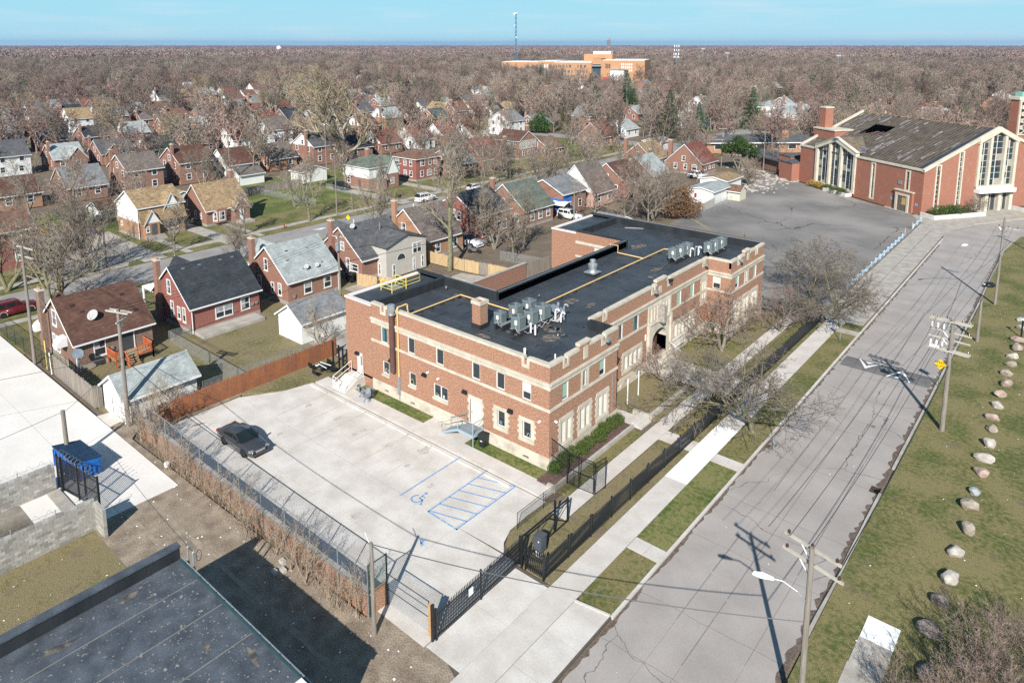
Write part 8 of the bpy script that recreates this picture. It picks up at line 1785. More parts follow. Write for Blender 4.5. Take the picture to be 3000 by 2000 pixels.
pole('weathered utility pole with two crossarms and white street lamp nearest the camera on the right',-7.8,29.9,9.7,((9.5,2.7,-.1,-.25,3,False),(8.75,2.9,-.05,-.25,2,False)),.165,lamp=(6.9,-1.5,-.4,.75))
p2_=pole('tall utility pole with four levels of pale crossarms beside the yellow sign',-7.5,64.45,9.6,((9.45,3.0,-.15,-.12,6,True),(8.45,3.0,-.15,-.12,3,False),(7.8,3.0,-.2,-.12,0,False),(6.95,3.0,-.1,-.12,3,True)),.2)
for z in(8.9,7.4):
 for k in range(3):MB().lathe([(.03,z-.25),(.07,z-.2),(.07,z+.15),(.03,z+.2)],-8.95+.42*k,64.5,8).build('cutout',M_insw,p2_)
MB().box(-9.0,-8.3,64.4,64.6,7.0,7.15).build('switch',M_insw,p2_)
pole('bare wooden pole stub with dark guy wire just behind the four arm pole',-7.84,87.3,5.1,(),.17)
pole('utility pole with small crossarm and long white street lamp farther up the road',-7.75,101.7,10.9,((9.7,2.3,.4,-.2,3,False),),.17,lamp=(6.9,-3.0,-4.5,1.1))
pole('distant utility pole at the road bend on the right edge',-4.3,128.5,10,((9.2,2.2,0,.6,3,False),),.16)
pole('left utility pole with two crossarms rising before the brown cottage chimney',-79.6,20.6,12.0,((11.9,2.9,.2,.18,0,False),(11.0,2.9,.2,.18,0,False)),.17)
pole('utility pole with tilted crossarm and bracket in front of the torn roof garage',-59.8,21.55,10.2,((10.1,2.4,.1,.35,2,True),(9.3,1.4,-.1,-1.0,0,False)),.19)
pole('utility pole with grey transformer can and white wires beside the grey roofed house',-64.4,46.6,10.4,((10.2,1.9,0,.3,3,False),),.16,trans=((.25,-.3,9.2),))
pole('pale pole carrying wires in front of the ruined tarp house',-63.5,91.5,10.3,((10.0,1.2,0,.3,2,False),),.15)
tag(MB().tube([(-57.5,16.3,-.2),(-57.6,16.3,4.4)],.17,10,r1=.15).build('pole_stub',M_pole),'cut off wooden pole standing at the blue dumpster','pole');
wp=pole('pale wooden pole with green top at the end of the lot wall',-27.3,21.05,5.55,(),.14);MB().tube([(-27.4,21.0,5.5),(-28.1,21.3,5.6)],.03,4).build('bracket',M_pvc,wp)
pole('lone wooden pole stump on the verge across the back street',-107.1,37.7,6.0,(),.17);pole('thin wooden pole beside the vacant lot lawn',-107.8,78.0,9.5,(),.13)
for i,(x,y,h,lb)in enumerate(((-74.5,173.6,10.5,'pale utility pole with transformer before the round pine'),(-64.9,177.4,10,'wooden pole right of the round pine'),(-128.8,183.5,11,'slim pale pole before the dark red roofed cottage'),(-147.9,250,9.5,'pale pole left of the tallest fir'),(-109.5,248.5,10,'pale pole right of the tall firs'),(-46.7,329.4,12,'grey pole behind the church roof with white box'),(-32.4,326.6,13,'pale greenish pole with two arms behind the church ridge'),(-14,322,11.5,'brown leaning pole behind the church ridge'),(-318,196,11,'utility pole in front of the round spruce'),(-187,77,12,'street pole with arms among the far left houses'),(-143,101,13,'slanted street lamp pole before the giant tree'),(-90,270,9,'pole by the pale hipped roof houses'),(-226,122,11,'alley pole among the left rows'),(-146,78,12.5,'pale pole with two arms behind the vacant lot fence'),(-250,135,11,'alley pole far among the left rows'))):
 pole(lb,x,y,h,((h-.4,2.0,0,.2,0,False),)if i not in(2,3,7)else(),.14,trans=((.2,-.25,h-2),)if i==0 else(),lean=(0,0)if i!=7 else(.6,.2))
def wire(label,a,b,sag,r=.012,n=18,m=None):
 A,B_=Vector(a),Vector(b);P=[A.lerp(B_,i/n)-Vector((0,0,sag*4*(i/n)*(1-i/n)))for i in range(n+1)]
 return tag(MB().tube(P,r,4,False).build('power_line',m or M_black),label,'cable','overhead lines')
wire('thick black cable sagging over the driveway from the pale pole to the near street pole',(-27.3,21.0,5.5),(-7.8,29.9,6.0),.55,.032,26);wire('thick black cable from the pale pole along the lot to the garage pole',(-27.3,21.0,5.5),(-59.8,21.5,6.2),.5,.028,26)
wire('black service cable from the garage pole over the backyards to the transformer pole',(-59.8,21.5,6.3),(-64.4,46.6,7.0),.5,.022);wire('black service cable from the transformer pole over the tower roof',(-64.4,46.6,7.2),(-63.5,91.5,7.8),1.0,.028,24);wire('second cable from the transformer pole toward the far pole',(-64.4,46.6,8.6),(-63.5,91.5,8.8),.9,.02,24)
for i,(dz,dx)in enumerate(((10.2,-.8),(10.2,0),(10.2,.8))):
 wire(f'thin line over the brown roofed cottage, {["left", "middle", "right"][i]} of three',(-79.6+dx,20.6,11.9),(-59.8+dx,21.5+.3*dx,dz),.5,.015);wire(f'thin line from garage pole to transformer pole, {["left", "middle", "right"][i]} of three',(-59.8+dx,21.5,dz),(-64.4+dx*.8,46.6,10.3),.5,.014);wire(f'thin line from transformer pole onward, {["left", "middle", "right"][i]} of three',(-64.4+dx*.8,46.6,10.3),(-63.5+dx*.6,91.5,10.1),.7,.014)
 wire(f'line along the main street poles, {["left", "middle", "right"][i]} of three',(-8.8+dx*1.2,30,9.75),(-8.6+dx*1.2,64.4,9.75),.7,.015,20);wire(f'line from the four arm pole up the road, {["left", "middle", "right"][i]} of three',(-8.4+dx*1.2,64.4,9.75),(-7.6+dx,101.7,9.9),.8,.015,20)
wire('service line crossing to the corner above the alley',(-79.6,20.6,8.8),(-75.0,22.7,3.0),.2,.018);wire('guy wire of the pole stub behind the four arm pole',(-7.84,87.3,4.9),(-8.9,66,5.6),.1,.02);wire('communication cable along the boulder lawn',(-7.8,30,5.6),(-7.5,64.4,5.7),.5,.03,24);wire('communication cable between the middle and upper road poles',(-7.5,64.4,5.7),(-7.75,101.7,6.3),.7,.03,24);wire('communication cable running off past the upper pole',(-7.75,101.7,6.4),(-4.3,128.5,7),.5,.026)
wire('black cable from dumpster yard to the garage pole',(-57.6,16.3,4.2),(-59.8,21.5,6.2),.2,.015);wire('thin cable from the lower left yard to the garage pole',(-70,-2,6.5),(-59.8,21.5,6.4),.5,.016,20);wire('cable over the near block wall',(-50,-6,7),(-57.6,16.3,4.3),.4,.016,20);wire('thin cable over the foreground lawn',(-47,30-14.5,6),(-33.6,14.8,5.3),.3,.012)
# signs
def diamond(label,x,y,zc,s,face,m,post=M_galvd,text=None):
 t=thing('road_sign',label,'road sign',(x,y,0));MB().box(x-.03,x+.03,y-.03,y+.03,-.1,zc+s*.9).build('post',post,t);f=Vector((*face,0)).normalized();r_=Vector((-f.y,f.x,0));F=frame((x+f.x*.05,y+f.y*.05,zc),r_,f)
 pl_=MB(F);pl_.prism([(-s,0,0),(0,0,-s),(s,0,0),(0,0,s)],(0,.02,0));p_=pl_.build('panel',m,t)
 if text:
  for k,w_ in enumerate(text):
   cu=bpy.data.curves.new('lettering','FONT');cu.body=w_;cu.size=.34;cu.align_x='CENTER';cu.align_y='CENTER';cu.extrude=.002;cu.materials.append(M_black);o=bpy.data.objects.new('lettering',cu);dg=bpy.context.evaluated_depsgraph_get();o2=bpy.data.objects.new('lettering',bpy.data.meshes.new_from_object(o));o=o2;COL.objects.link(o);o.parent=t
   M=F@Matrix.Translation((0,.03,.16-.34*k))@Matrix.Rotation(math.pi/2,4,'X')@Matrix.Rotation(math.pi,4,'Y')@Matrix.Rotation(math.pi,4,'Y');M.translation-=Vector(t.location);o.matrix_local=M
 return t
M_ysign=mat('sign_yellow',(.82,.50,.01),var=.03,rough=.4)
diamond('yellow diamond speed hump warning sign on a green post beside the road hump',-9.15,73.05,2.2,.5,(-.05,-1),M_ysign,mat('sign_green_post',(.03,.12,.06)),('SPEED','HUMP'))
diamond('grey back of a diamond road sign on the verge under the honey locust',-19.2,78.1,2.1,.42,(.25,1),M_galv);diamond('yellow diamond sign on the back street above the slate roof',-99.0+3.2,71.6,2.7,.5,(.1,-1),M_ysign)
# fire hydrant and road side bits
hy=thing('fire_hydrant','small red fire hydrant on the far verge of the back street','hydrant',(-107.2,66.5,0));MB().lathe([(.14,0),(.14,.05),(.1,.07),(.1,.5),(.13,.52),(.13,.56),(.09,.66),(.02,.72)],-107.2,66.5,10).build('barrel',mat('hydrant_red',(.35,.02,.02)),hy);MB().tube([(-107.4,66.5,.42),(-107.0,66.5,.42)],.05,8).build('outlet',MATS['hydrant_red'],hy)
# guard rail of the car park
gr_=thing('guard_rail','pale blue wooden guard rail along the church car park edge','guard rail',(-23.1,120,0));M_gb=mat('pale_blue_paint',(.42,.55,.66),var=.1,rough=.6)
for a,b in((96,128.2),(136.6,143.2)):
 n=int((b-a)/2.4)
 for i in range(n+1):y=a+(b-a)*i/n;MB().box(-23.35,-23.15,y-.09,y+.09,-.1,.72).build('post',M_gb,gr_)
 for i in range(n):MB().box(-23.14,-23.06,a+(b-a)*i/n+.01,a+(b-a)*(i+1)/n-.01,.38,.7).build('rail',M_gb,gr_)
for x,y in((-23.3,130.2),(-23.2,135.4)):tag(MB().tube([(x,y,-.1),(x,y,1.3)],.08,8).build('bollard',M_concold),f'pale concrete post at the car park opening, {"near" if y < 133 else "far"} side','bollard')
# ================================================================ BOULDERS
def boulder(label,x,y,s,seed,m,sc3=(1,.8,.62)):
 rng=random.Random(seed);bm=bmesh.new();bmesh.ops.create_icosphere(bm,subdivisions=3,radius=1);pl_=[(Vector((rng.gauss(0,1),rng.gauss(0,1),rng.gauss(.1,.8))).normalized(),rng.uniform(.62,.92))for _ in range(13)]
 for v in bm.verts:
  for n_,d in pl_:
   k=v.co.dot(n_)-d
   if k>0:v.co-=n_*k*.92
  v.co+=v.co.normalized()*noise.noise(v.co*2.1+Vector((seed,0,0)))*.09;v.co=Vector((v.co.x*sc3[0],v.co.y*sc3[1],v.co.z*sc3[2]))*s
 me=bpy.data.meshes.new('boulder');bm.to_mesh(me);bm.free();me.materials.append(m);o=bpy.data.objects.new('boulder',me);COL.objects.link(o);o.location=(x,y,s*sc3[2]*.62);o.rotation_euler=(rng.uniform(-.15,.15),rng.uniform(-.15,.15),rng.uniform(0,6.28));o.location.z-=.06*s;tag(o,label,'boulder','boulders in a line on the right lawn');return o
MBo={k:mat('boulder_'+k,c,col2=c2,scale=2.4,fine=.25,bump=1,obj=True,detail=6)for k,c,c2 in(('white',(.50,.455,.41),(.33,.295,.26)),('pink',(.43,.32,.265),(.28,.21,.18)),('tan',(.39,.33,.265),(.26,.22,.18)),('grey',(.34,.36,.36),(.27,.28,.28)),('dark',(.20,.17,.155),(.13,.115,.105)))}
BL=[(-4.0,101.5,.7,'pink','pinkish boulder at the top of the line, cut by the right edge'),(-4.7,97.4,.62,'grey','grey boulder near the top of the line'),(-4.6,94.3,.6,'white','white boulder above the post topped one'),(-4.4,90.0,.85,'pink','broad pinkish boulder below the black post'),(-4.3,87.5,.75,'tan','long flat tan boulder below the broad pinkish one'),(-4.5,84.9,.62,'white','low white slab shaped boulder'),(-4.4,82.6,.65,'tan','tilted tan boulder below the white slab'),(-4.5,79.8,.6,'tan','rounded greyish tan boulder'),(-4.3,77.2,.72,'pink','long pinkish boulder level with the four arm pole top'),(-4.5,74.5,.66,'pink','flat topped brownish pink boulder'),(-4.45,72.0,.68,'white','bright white boulder with pink end'),(-4.5,69.2,.62,'pink','small pink boulder right of the four arm pole'),(-4.3,67.0,.72,'tan','wide buff boulder right of the pole foot'),(-4.2,64.2,.72,'white','white wedge shaped boulder'),(-4.2,61.6,.75,'white','chunky white boulder above the salmon one'),(-4.1,59.3,.75,'pink','round salmon coloured boulder'),(-4.2,56.4,.62,'grey','grey wedge boulder, greyest of the line'),(-4.2,54.1,.78,'tan','large cream boulder below the grey wedge'),(-3.9,51.2,.68,'tan','buff boulder with flat pale top'),(-4.2,48.4,.66,'white','upright pointed pale boulder'),(-4.1,45.5,.72,'white','long whitish boulder above the two dark ones'),(-4.2,43.1,.56,'dark','small dark boulder under the bare bush'),(-4.3,40.4,.72,'dark','large dark boulder beside the concrete pad'),(-3.9,37.4,.66,'dark','lowest dark boulder among the bare branches')]
for i,(x,y,s,k,lb)in enumerate(BL):boulder(lb,x,y,s*.88,i*7+1,MBo[k],(R.uniform(.95,1.25),R.uniform(.65,.85),R.uniform(.55,.8)))
bp_=thing('lawn_post','black post standing beside the boulders at the right edge','post',(-4.3,91.6,0));MB().tube([(-4.3,91.6,0),(-4.3,91.6,2.0)],.09,8).build('post',M_black,bp_);MB().box(-4.42,-4.0,91.5,91.8,2.0,2.1).build('cap',M_pvc,bp_)
bag=thing('rubbish_bag','shiny black rubbish bag dumped at the right kerb up the road','bag',(-9.05,109,0));bb=bmesh.new();bmesh.ops.create_icosphere(bb,subdivisions=3,radius=.6)
for v in bb.verts:v.co*=1+.22*noise.noise(v.co*3.5);v.co.z*=.6
me=bpy.data.meshes.new('bag');bb.to_mesh(me);bb.free();me.materials.append(glassmat('bag_black',(.012,.013,.015),.25));o=bpy.data.objects.new('bag',me);COL.objects.link(o);o.parent=bag;o.location=(0,0,.3);MB().tube([(-9.3,108.8,.3),(-9.75,108.7,.25)],.09,6,r1=.16).build('neck',MATS['bag_black'],bag)
# ================================================================ VEHICLES
M_tyre=mat('tyre',(.018,.018,.019),rough=.8);M_rim=mat('alloy',(.35,.35,.36),metal=.7,rough=.3);M_cglass=glassmat('car_glass',(.012,.018,.018),.04,.7);M_lens=glassmat('headlamp',(.25,.26,.27),.1,.8);M_tail=mat('tail_lamp',(.3,.015,.012),rough=.2);M_chr=mat('chrome',(.55,.55,.56),metal=1,rough=.15);M_trimb=mat('black_trim',(.02,.02,.02),rough=.6)
def paint(name,col,rough=.22):
 if name in MATS:return MATS[name]
 m=glassmat(name,col,rough,.5);m.node_tree.nodes['Principled BSDF'].inputs['Coat Weight'].default_value=.6;m.node_tree.nodes['Principled BSDF'].inputs['Coat Roughness'].default_value=.05;return m
def vehicle(name,label,x,y,a,kind,pm,cat=None,group=None,trim=None):
 """lofted body: stations front to back, x forward"""
 t=thing(name,label,cat or 'car',(x,y,0),a,group)
 D={'sedan':dict(L=5.0,W=.92,belt=.98,hood=.90,boot=1.0,roof=1.45,wf=(1.05,.35),wr=(-1.05,-1.75),wb=1.43,r=.34),'suv':dict(L=4.85,W=.93,belt=1.12,hood=1.12,boot=1.14,roof=1.82,wf=(1.0,.45),wr=(-2.05,-2.36),wb=1.42,r=.38),'pickup':dict(L=5.5,W=.98,belt=1.15,hood=1.15,boot=1.12,roof=1.88,wf=(1.0,.5),wr=(-.85,-1.05),wb=1.7,r=.4),'hatch':dict(L=4.4,W=.89,belt=.98,hood=.95,boot=1.0,roof=1.5,wf=(1.0,.3),wr=(-1.55,-2.1),wb=1.3,r=.32)}[kind]
 h=D['L']/2;W=D['W'];zb=.24
 # side profile: (x, top z, half width at shoulder)
 st=[(h,.55,W*.72),(h-.06,.68,W*.80),(h-.25,D['hood']-.14,W*.90),(h-.8,D['hood']-.05,W*.97),(D['wf'][0],D['hood']+.02,W),(D['wf'][1],D['belt'],W),(0,D['belt'],W),(D['wr'][0]if kind!='pickup' else-.9,D['belt'],W),(-h+.7,D['boot'],W*.98),(-h+.2,D['boot']-.02,W*.93),(-h+.04,D['boot']-.2,W*.85),(-h,.6,W*.78)]
 V=[];n=9
 for xx,zt,w_ in st:
  zm=zb+(zt-zb)*.55;pr_=[(-w_*.90,zb),(-w_*.985,zb+.18),(-w_,zm),(-w_*.965,zt-.07),(-w_*.86,zt),(0,zt+.035),(w_*.86,zt),(w_*.965,zt-.07),(w_,zm),(w_*.985,zb+.18),(w_*.90,zb)];n=len(pr_);V+=[(xx,yy,zz)for yy,zz in pr_]
 F_=[(i*n+j,i*n+j+1,(i+1)*n+j+1,(i+1)*n+j)for i in range(len(st)-1)for j in range(n-1)]+[(i*n+n-1,i*n,(i+1)*n,(i+1)*n+n-1)for i in range(len(st)-1)]+[tuple(range(n)),tuple(reversed(range((len(st)-1)*n,len(st)*n)))]
 b=MB();b.add(V,F_);b.build('body',pm,t,1,smooth=True)
 (f0,f1),(r0,r1)=D['wf'],D['wr'];zr,zl=D['roof'],D['belt']+.0;wt=W*.72;wl=W*.90
 ft,fb_,rt,rb=f1-.15,f0,(r0 if kind!='sedan' else r0+.05),(r1 if kind!='pickup' else-.95)
 if kind=='pickup':rt=-.75
 rf_=MB();nn=6
 for i in range(nn+1):
  xx=ft+(rt-ft)*i/nn;zz=zr-.05*((2*i/nn-1)**2);rf_.v+=[Vector(p)for p in((xx,-wt,zz-.09),(xx,-wt*.93,zz-.02),(xx,0,zz+.02),(xx,wt*.93,zz-.02),(xx,wt,zz-.09))]
 rf_.f+=[(i*5+j,i*5+j+1,(i+1)*5+j+1,(i+1)*5+j)for i in range(nn)for j in range(4)];rf_.build('roof',pm,t,1,smooth=True)
 zrf,zrr=zr-.14,zr-.14
 MB().poly([(fb_,-wl,zl+.0),(fb_+.06,0,zl+.01),(fb_,wl,zl),(ft,wt*.96,zr-.08),(ft,0,zr-.035),(ft,-wt*.96,zr-.08)]).build('windscreen',M_cglass,t,1);MB().poly([(rb,-wl,zl),(rt,-wt*.96,zr-.08),(rt,0,zr-.035),(rt,wt*.96,zr-.08),(rb,wl,zl)]).build('rear_window',M_cglass,t,1)
 cuts=[f0-.12]+([-.05]if kind in('sedan','hatch')else[.05])+([-.95]if kind=='suv' else[])+[rb+.25 if kind!='pickup' else-.9]
 def side(xx,s,up):
  lo=Vector((xx,s*wl*1.0,zl));k=min(1,max(0,(xx-rb)/(rt-rb+1e-6)))if xx<rt else min(1,max(0,(fb_-xx)/(fb_-ft+1e-6)));
  top=Vector((min(max(xx,rt),ft),s*wt*.99,zr-.1));k=1 if rt<=xx<=ft else k;return lo.lerp(top,up*k)if xx>ft or xx<rt else lo.lerp(top,up)
 for s in(-1,1):
  MB().add([(fb_,s*wl,zl),(ft,s*wt*.99,zr-.08),(rt,s*wt*.99,zr-.08),(rb,s*wl,zl)],[(0,1,2,3)]).build('side_panel',pm if kind!='sedan' else pm,t,1)
  for c0,c1 in zip(cuts,cuts[1:]):
   a0,a1=c0-.05,c1+.05;e=Vector((0,s*.012,.004));q=[side(a0,s,.1),side(a0,s,.88),side(a1,s,.88),side(a1,s,.1)]
   if a0>ft:q=[side(a0,s,.1),Vector((ft-.08,s*wt*1.0,zr-.16)),side(a1,s,.88),side(a1,s,.1)]
   MB().add([p+e for p in q],[(0,1,2,3)]).build('side_window',M_cglass,t,1)
  MB().add([(f0-.15,s*(wl+.02),zl+.02),(f0-.3,s*(wl+.02),zl+.02),(f0-.3,s*(wl+.24),zl+.05),(f0-.17,s*(wl+.22),zl+.05),(f0-.15,s*(wl+.02),zl+.16),(f0-.3,s*(wl+.02),zl+.16),(f0-.3,s*(wl+.24),zl+.2),(f0-.17,s*(wl+.22),zl+.2)],[(0,1,2,3),(4,5,6,7),(0,3,7,4),(1,2,6,5),(2,3,7,6)]).build('wing_mirror',pm,t,1)
  for xx in(h-1.0,h-1.0-2*D['wb']+.05):
   w_=MB();w_.M=Matrix.Translation((xx,s*(W-.1),D['r']))@Matrix.Rotation(-s*math.pi/2,4,'X');r_=D['r']
   w_.lathe([(r_*.55,-.11),(r_*.92,-.11),(r_,-.06),(r_,.07),(r_*.93,.12),(r_*.66,.12)],0,0,20);wo=w_.build('wheel',M_tyre,t,1)
   q=MB();q.M=w_.M;q.lathe([(.01,.06),(r_*.3,.09),(r_*.66,.115),(r_*.66,.0)],0,0,12);q.build('rim',M_rim,wo,1)
   ar=MB();ar.M=Matrix.Translation((xx,s*(W+.004),D['r']))@Matrix.Rotation(-s*math.pi/2,4,'X');ar.add([(r_*1.18*math.cos(k*math.pi/8+math.pi),-abs(0)+0,0)for k in range(1)],[]);
   arch_=MB();arch_.poly([(xx+r_*1.16*math.cos(k*math.pi/10),s*(W+.006),D['r']+r_*1.16*math.sin(k*math.pi/10))for k in range(11)]+[(xx-r_*1.16,s*(W+.006),zb),(xx+r_*1.16,s*(W+.006),zb)]);arch_.build('wheel_arch',trim or M_trimb,t,1)
  MB().box(h-.30,h-.06,s*W*.74-.15,s*W*.74+.15,.62,.75).build('headlight',M_lens,t,1);MB().box(-h-.0,-h+.16,s*W*.76-.14,s*W*.76+.14,.72,.92).build('tail_light',M_tail,t,1)
  if kind=='suv':MB().tube([(ft-.2,s*wt*.85,zr+.05),(rt+.1,s*wt*.85,zr+.05)],.025,5).build('roof_rail',M_galv,t,1)
 MB().box(h-.03,h+.03,-W*.5,W*.5,.5,.66).build('grille',M_trimb,t,1);MB().box(h-.1,h+.06,-W*.82,W*.82,.3,.46).build('bumper',trim or pm,t,1);MB().box(-h-.05,-h+.1,-W*.8,W*.8,.32,.55).build('bumper',trim or pm,t,1)
 MB().box(-h-.07,-h-.045,-.17,.17,.6,.75).build('number_plate',M_pvc,t,1)
 if kind=='pickup':MB().box(-h+.15,-1.1,-W*.8,W*.8,.8,D['boot']+.06).build('load_bed',M_trimb,t,1)
 return t
vc=vehicle('sedan','dark charcoal four door sedan parked alone in the concrete lot',-49.75,26.15,.02,'sedan',paint('charcoal_paint',(.04,.04,.045)))
MB().box(2.47,2.54,-.4,.4,.52,.7).build('chrome_grille',M_chr,vc,1);MB().box(1.18,1.22,-.7,.7,.96,.98).build('wiper',M_trimb,vc,1)
vehicle('suv','dark red four wheel drive with beige wheel arches parked at the left edge',-96.6,23.6,math.pi/2,'suv',paint('maroon_paint',(.11,.008,.014)),'car',trim=mat('beige_trim',(.45,.38,.28)))
vehicle('estate_car','white estate car parked on the far side of the back street',-104.2,97.2,math.pi/2,'suv',paint('white_paint_gloss',(.72,.72,.72)))
vehicle('parked_car','dark car on the back street hidden behind the orange chimney',-96.5,83.5,-math.pi/2,'sedan',paint('black_paint',(.012,.013,.015)))
vehicle('suv','black four wheel drive in the drive left of the white house with green-grey roof',-127.0,93.4,0,'suv',MATS['black_paint'])
vehicle('suv','white four wheel drive truck parked below the pale canopy of the ruined house',-72.8,103.6,.0,'suv',MATS['white_paint_gloss'])
vehicle('pickup_truck','white pickup with front towards the brown backyard behind black roofed house',-75.4,79.2,0,'pickup',MATS['white_paint_gloss'],'pickup')
vehicle('parked_car','dark car before the steep red roofed brick house',-116.0,133.4,.3,'sedan',MATS['black_paint']);vehicle('estate_car','silver grey car on the back street near the green-grey roof',-104.2,112,math.pi/2,'hatch',paint('silver_paint',(.42,.43,.44),.3));vehicle('pickup_truck','white pickup beside the flat roofed garages near the broad red roof',-72.3,156.2,.1,'pickup',MATS['white_paint_gloss'],'pickup')
vehicle('parked_car','dark car with open boot on the grass left of the white gambrel house',-134.8,44.0,1.4,'suv',paint('navy_paint',(.015,.02,.03)));vehicle('parked_car','dark car parked by the pale hipped roof house left of the church chimney',-86.5,274,.5,'sedan',MATS['black_paint']);vehicle('parked_car','dark car on the yard before the far school',-309,474,.4,'sedan',MATS['navy_paint'])
vehicle('parked_car','red car seen between bare trees beside the greige fronted house',-98,168,math.pi/2,'sedan',paint('red_paint',(.25,.01,.015)))
# wrecked trike in the backyard, awning shelter, bins, table
def wheelie(x,y,a,label,m,h=1.05):
 t=thing('wheelie_bin',label,'bin',(x,y,0),a);b=MB();b.add([(-.24,-.26,.08),(.24,-.26,.08),(.24,.26,.08),(-.24,.26,.08),(-.3,-.34,h-.1),(.3,-.34,h-.1),(.3,.34,h-.1),(-.3,.34,h-.1)],[(3,2,1,0),(0,1,5,4),(1,2,6,5),(2,3,7,6),(3,0,4,7),(4,5,6,7)]);b.build('bin',m,t,1)
 MB().prism([(-.33,-.38,h-.1),(-.33,.38,h-.1),(-.33,.38,h-.03),(-.33,0,h+.03),(-.33,-.38,h-.03)],(.66,0,0)).build('lid',m,t,1)
 for s in(-.25,.25):MB().tube([(s-.04,.28,.12),(s+.04,.28,.12)],.12,10).build('wheel',M_tyre,t,1)
 MB().tube([(-.25,.42,h-.08),(.25,.42,h-.08)],.025,5).build('handle',m,t,1);MB().box(-.1,.1,-.36,-.33,.6,.66).build('label_plate',M_pvc,t,1)if h>1 else None;return t
wheelie(-35.0,38.35,.15,'black wheelie bin beside the steel steps of the school',mat('bin_black',(.018,.022,.022),rough=.5),1.12);wheelie(-76.2,56.6,.3,'dark bin in the passage left of the greige addition',MATS['bin_black']);wheelie(-75.6,57.0,.8,'second dark bin in the passage left of the greige addition',MATS['bin_black']);wheelie(-75.2,56.2,.1,'lone dark bin nearest the new board fence',MATS['bin_black'])
wheelie(-128.2,43.2,.2,'bright blue barrel bin on the vacant drive',mat('barrel_blue',(.03,.04,.42),rough=.4))
tk=thing('motor_trike','silver and black motor tricycle parked by the new board fence','trike',(-71.6,76.8,0),.2)
for x,y,r_ in((-.7,-.4,.32),(-.7,.4,.32),(.8,0,.3)):MB().tube([(x,y-.1,r_),(x,y+.1,r_)],r_,12).build('wheel',M_tyre,tk,1)
MB().prism([(-1.1,-.3,.35),(.4,-.3,.35),(.5,-.3,.75),(0,-.3,.85),(-.4,-.3,.8),(-1.1,-.3,1.1)],(0,.6,0)).build('body',M_rim,tk,1);MB().tube([(.8,0,.3),(.45,0,1.1),(.4,-.35,1.15),(.4,.35,1.15)],.04,6).build('fork',M_black,tk,1);MB().box(-.5,.1,-.2,.2,.8,.95).build('saddle',M_black,tk,1)
aw_=thing('carport','pale curved canopy on posts beside the white truck','canopy',(-75.2,104.5,0));
cv=MB();n_=6;pf=[(-1.6+3.2*i/n_,2.3+.5*math.sin(math.pi*i/n_))for i in range(n_+1)]
for i in range(n_):cv.prism([(-77,104.5+pf[i][0],pf[i][1]),(-77,104.5+pf[i+1][0],pf[i+1][1]),(-77,104.5+pf[i+1][0],pf[i+1][1]+.05),(-77,104.5+pf[i][0],pf[i][1]+.05)],(3.4,0,0))
cv.build('canopy',M_pvc,aw_)
for x,y in((-76.8,103),(-73.8,103),(-73.8,106),(-76.8,106)):MB().tube([(x,y,0),(x,y,2.35)],.05,6).build('post',M_galv,aw_)
pt2=thing('picnic_table','round black mesh picnic table on the grass by the rust fence','picnic table',(-55.7,37.8,0));MB().lathe([(.02,.72),(.62,.72),(.64,.75),(.62,.78),(.02,.78)],-55.7,37.8,16).build('table_top',M_black,pt2);MB().tube([(-55.7,37.8,0),(-55.7,37.8,.72)],.05).build('post',M_black,pt2)
for k in range(4):
 a=k*math.pi/2+.4;x,y=-55.7+1.05*math.cos(a),37.8+1.05*math.sin(a);MB().box(x-.28,x+.28,y-.22,y+.22,.42,.46).build('seat',M_black,pt2);MB().tube([(-55.7,37.8,.2),(x,y,.2),(x,y,.42)],.03,5).build('leg',M_black,pt2)
 MB().box(x-.28+.25*math.cos(a),x+.28+.25*math.cos(a),y-.05+.25*math.sin(a),y+.05+.25*math.sin(a),.46,.8).build('backrest',M_black,pt2)
for i,(a,b,lb)in enumerate((((-56.2,38.0,.85),(-54.6,38.1,.95),'white plastic strip lying across the picnic table, rear one'),((-56.1,37.7,.83),(-54.5,37.5,.93),'white plastic strip lying across the picnic table, front one'))):tag(MB().tube([a,b],.045,4).build('plastic_strip',M_pvc),lb,'strip')
pl2=MB().lathe([(.02,0),(.16,.01),(.18,.05)],0,0,12).build('plate',M_pvc);pl2 .location=(-55.9,37.4,.79);tag(pl2,'white plate on the picnic table','plate')
def tulip(x,y,a,label):
 t=thing('tulip_planter_chair',label,'chair',(x,y,.09),a,'grey moulded chairs by the ramp');m=mat('moulded_grey',(.20,.22,.235),rough=.45)
 MB().lathe([(.34,0),(.30,.06),(.17,.25),(.2,.4),(.36,.5),(.38,.56)],0,0,16).build('pedestal',m,t,1)
 bk=MB();rings=6;vs=[]
 for i in range(rings+1):
  z=.5+.55*i/rings;r_=.38+.06*math.sin(i/rings*2);vs+=[(r_*math.cos(math.pi*(.15+.7*j/8))*(1-.25*(i/rings)**3),r_*math.sin(math.pi*(.15+.7*j/8))+.04*i/rings,z)for j in range(9)]
 bk.add(vs,[(i*9+j,i*9+j+1,(i+1)*9+j+1,(i+1)*9+j)for i in range(rings)for j in range(8)]);n0=len(vs);bk.add([(p[0]*.86,p[1]*.86,p[2])for p in vs],[(i*9+j,(i+1)*9+j,(i+1)*9+j+1,i*9+j+1)for i in range(rings)for j in range(8)])
 bk.build('backrest',m,t,1,smooth=True);MB().cyl(0,0,.5,.54,.35,16).build('seat',m,t,1)
tulip(-48.75,37.25,2.3,'left grey moulded pedestal chair by the white railed ramp, facing away');tulip(-48.2,37.75,3.6,'rear grey moulded pedestal chair half hidden between two others');tulip(-47.75,36.95,.2,'right front grey moulded pedestal chair by the grass strip')
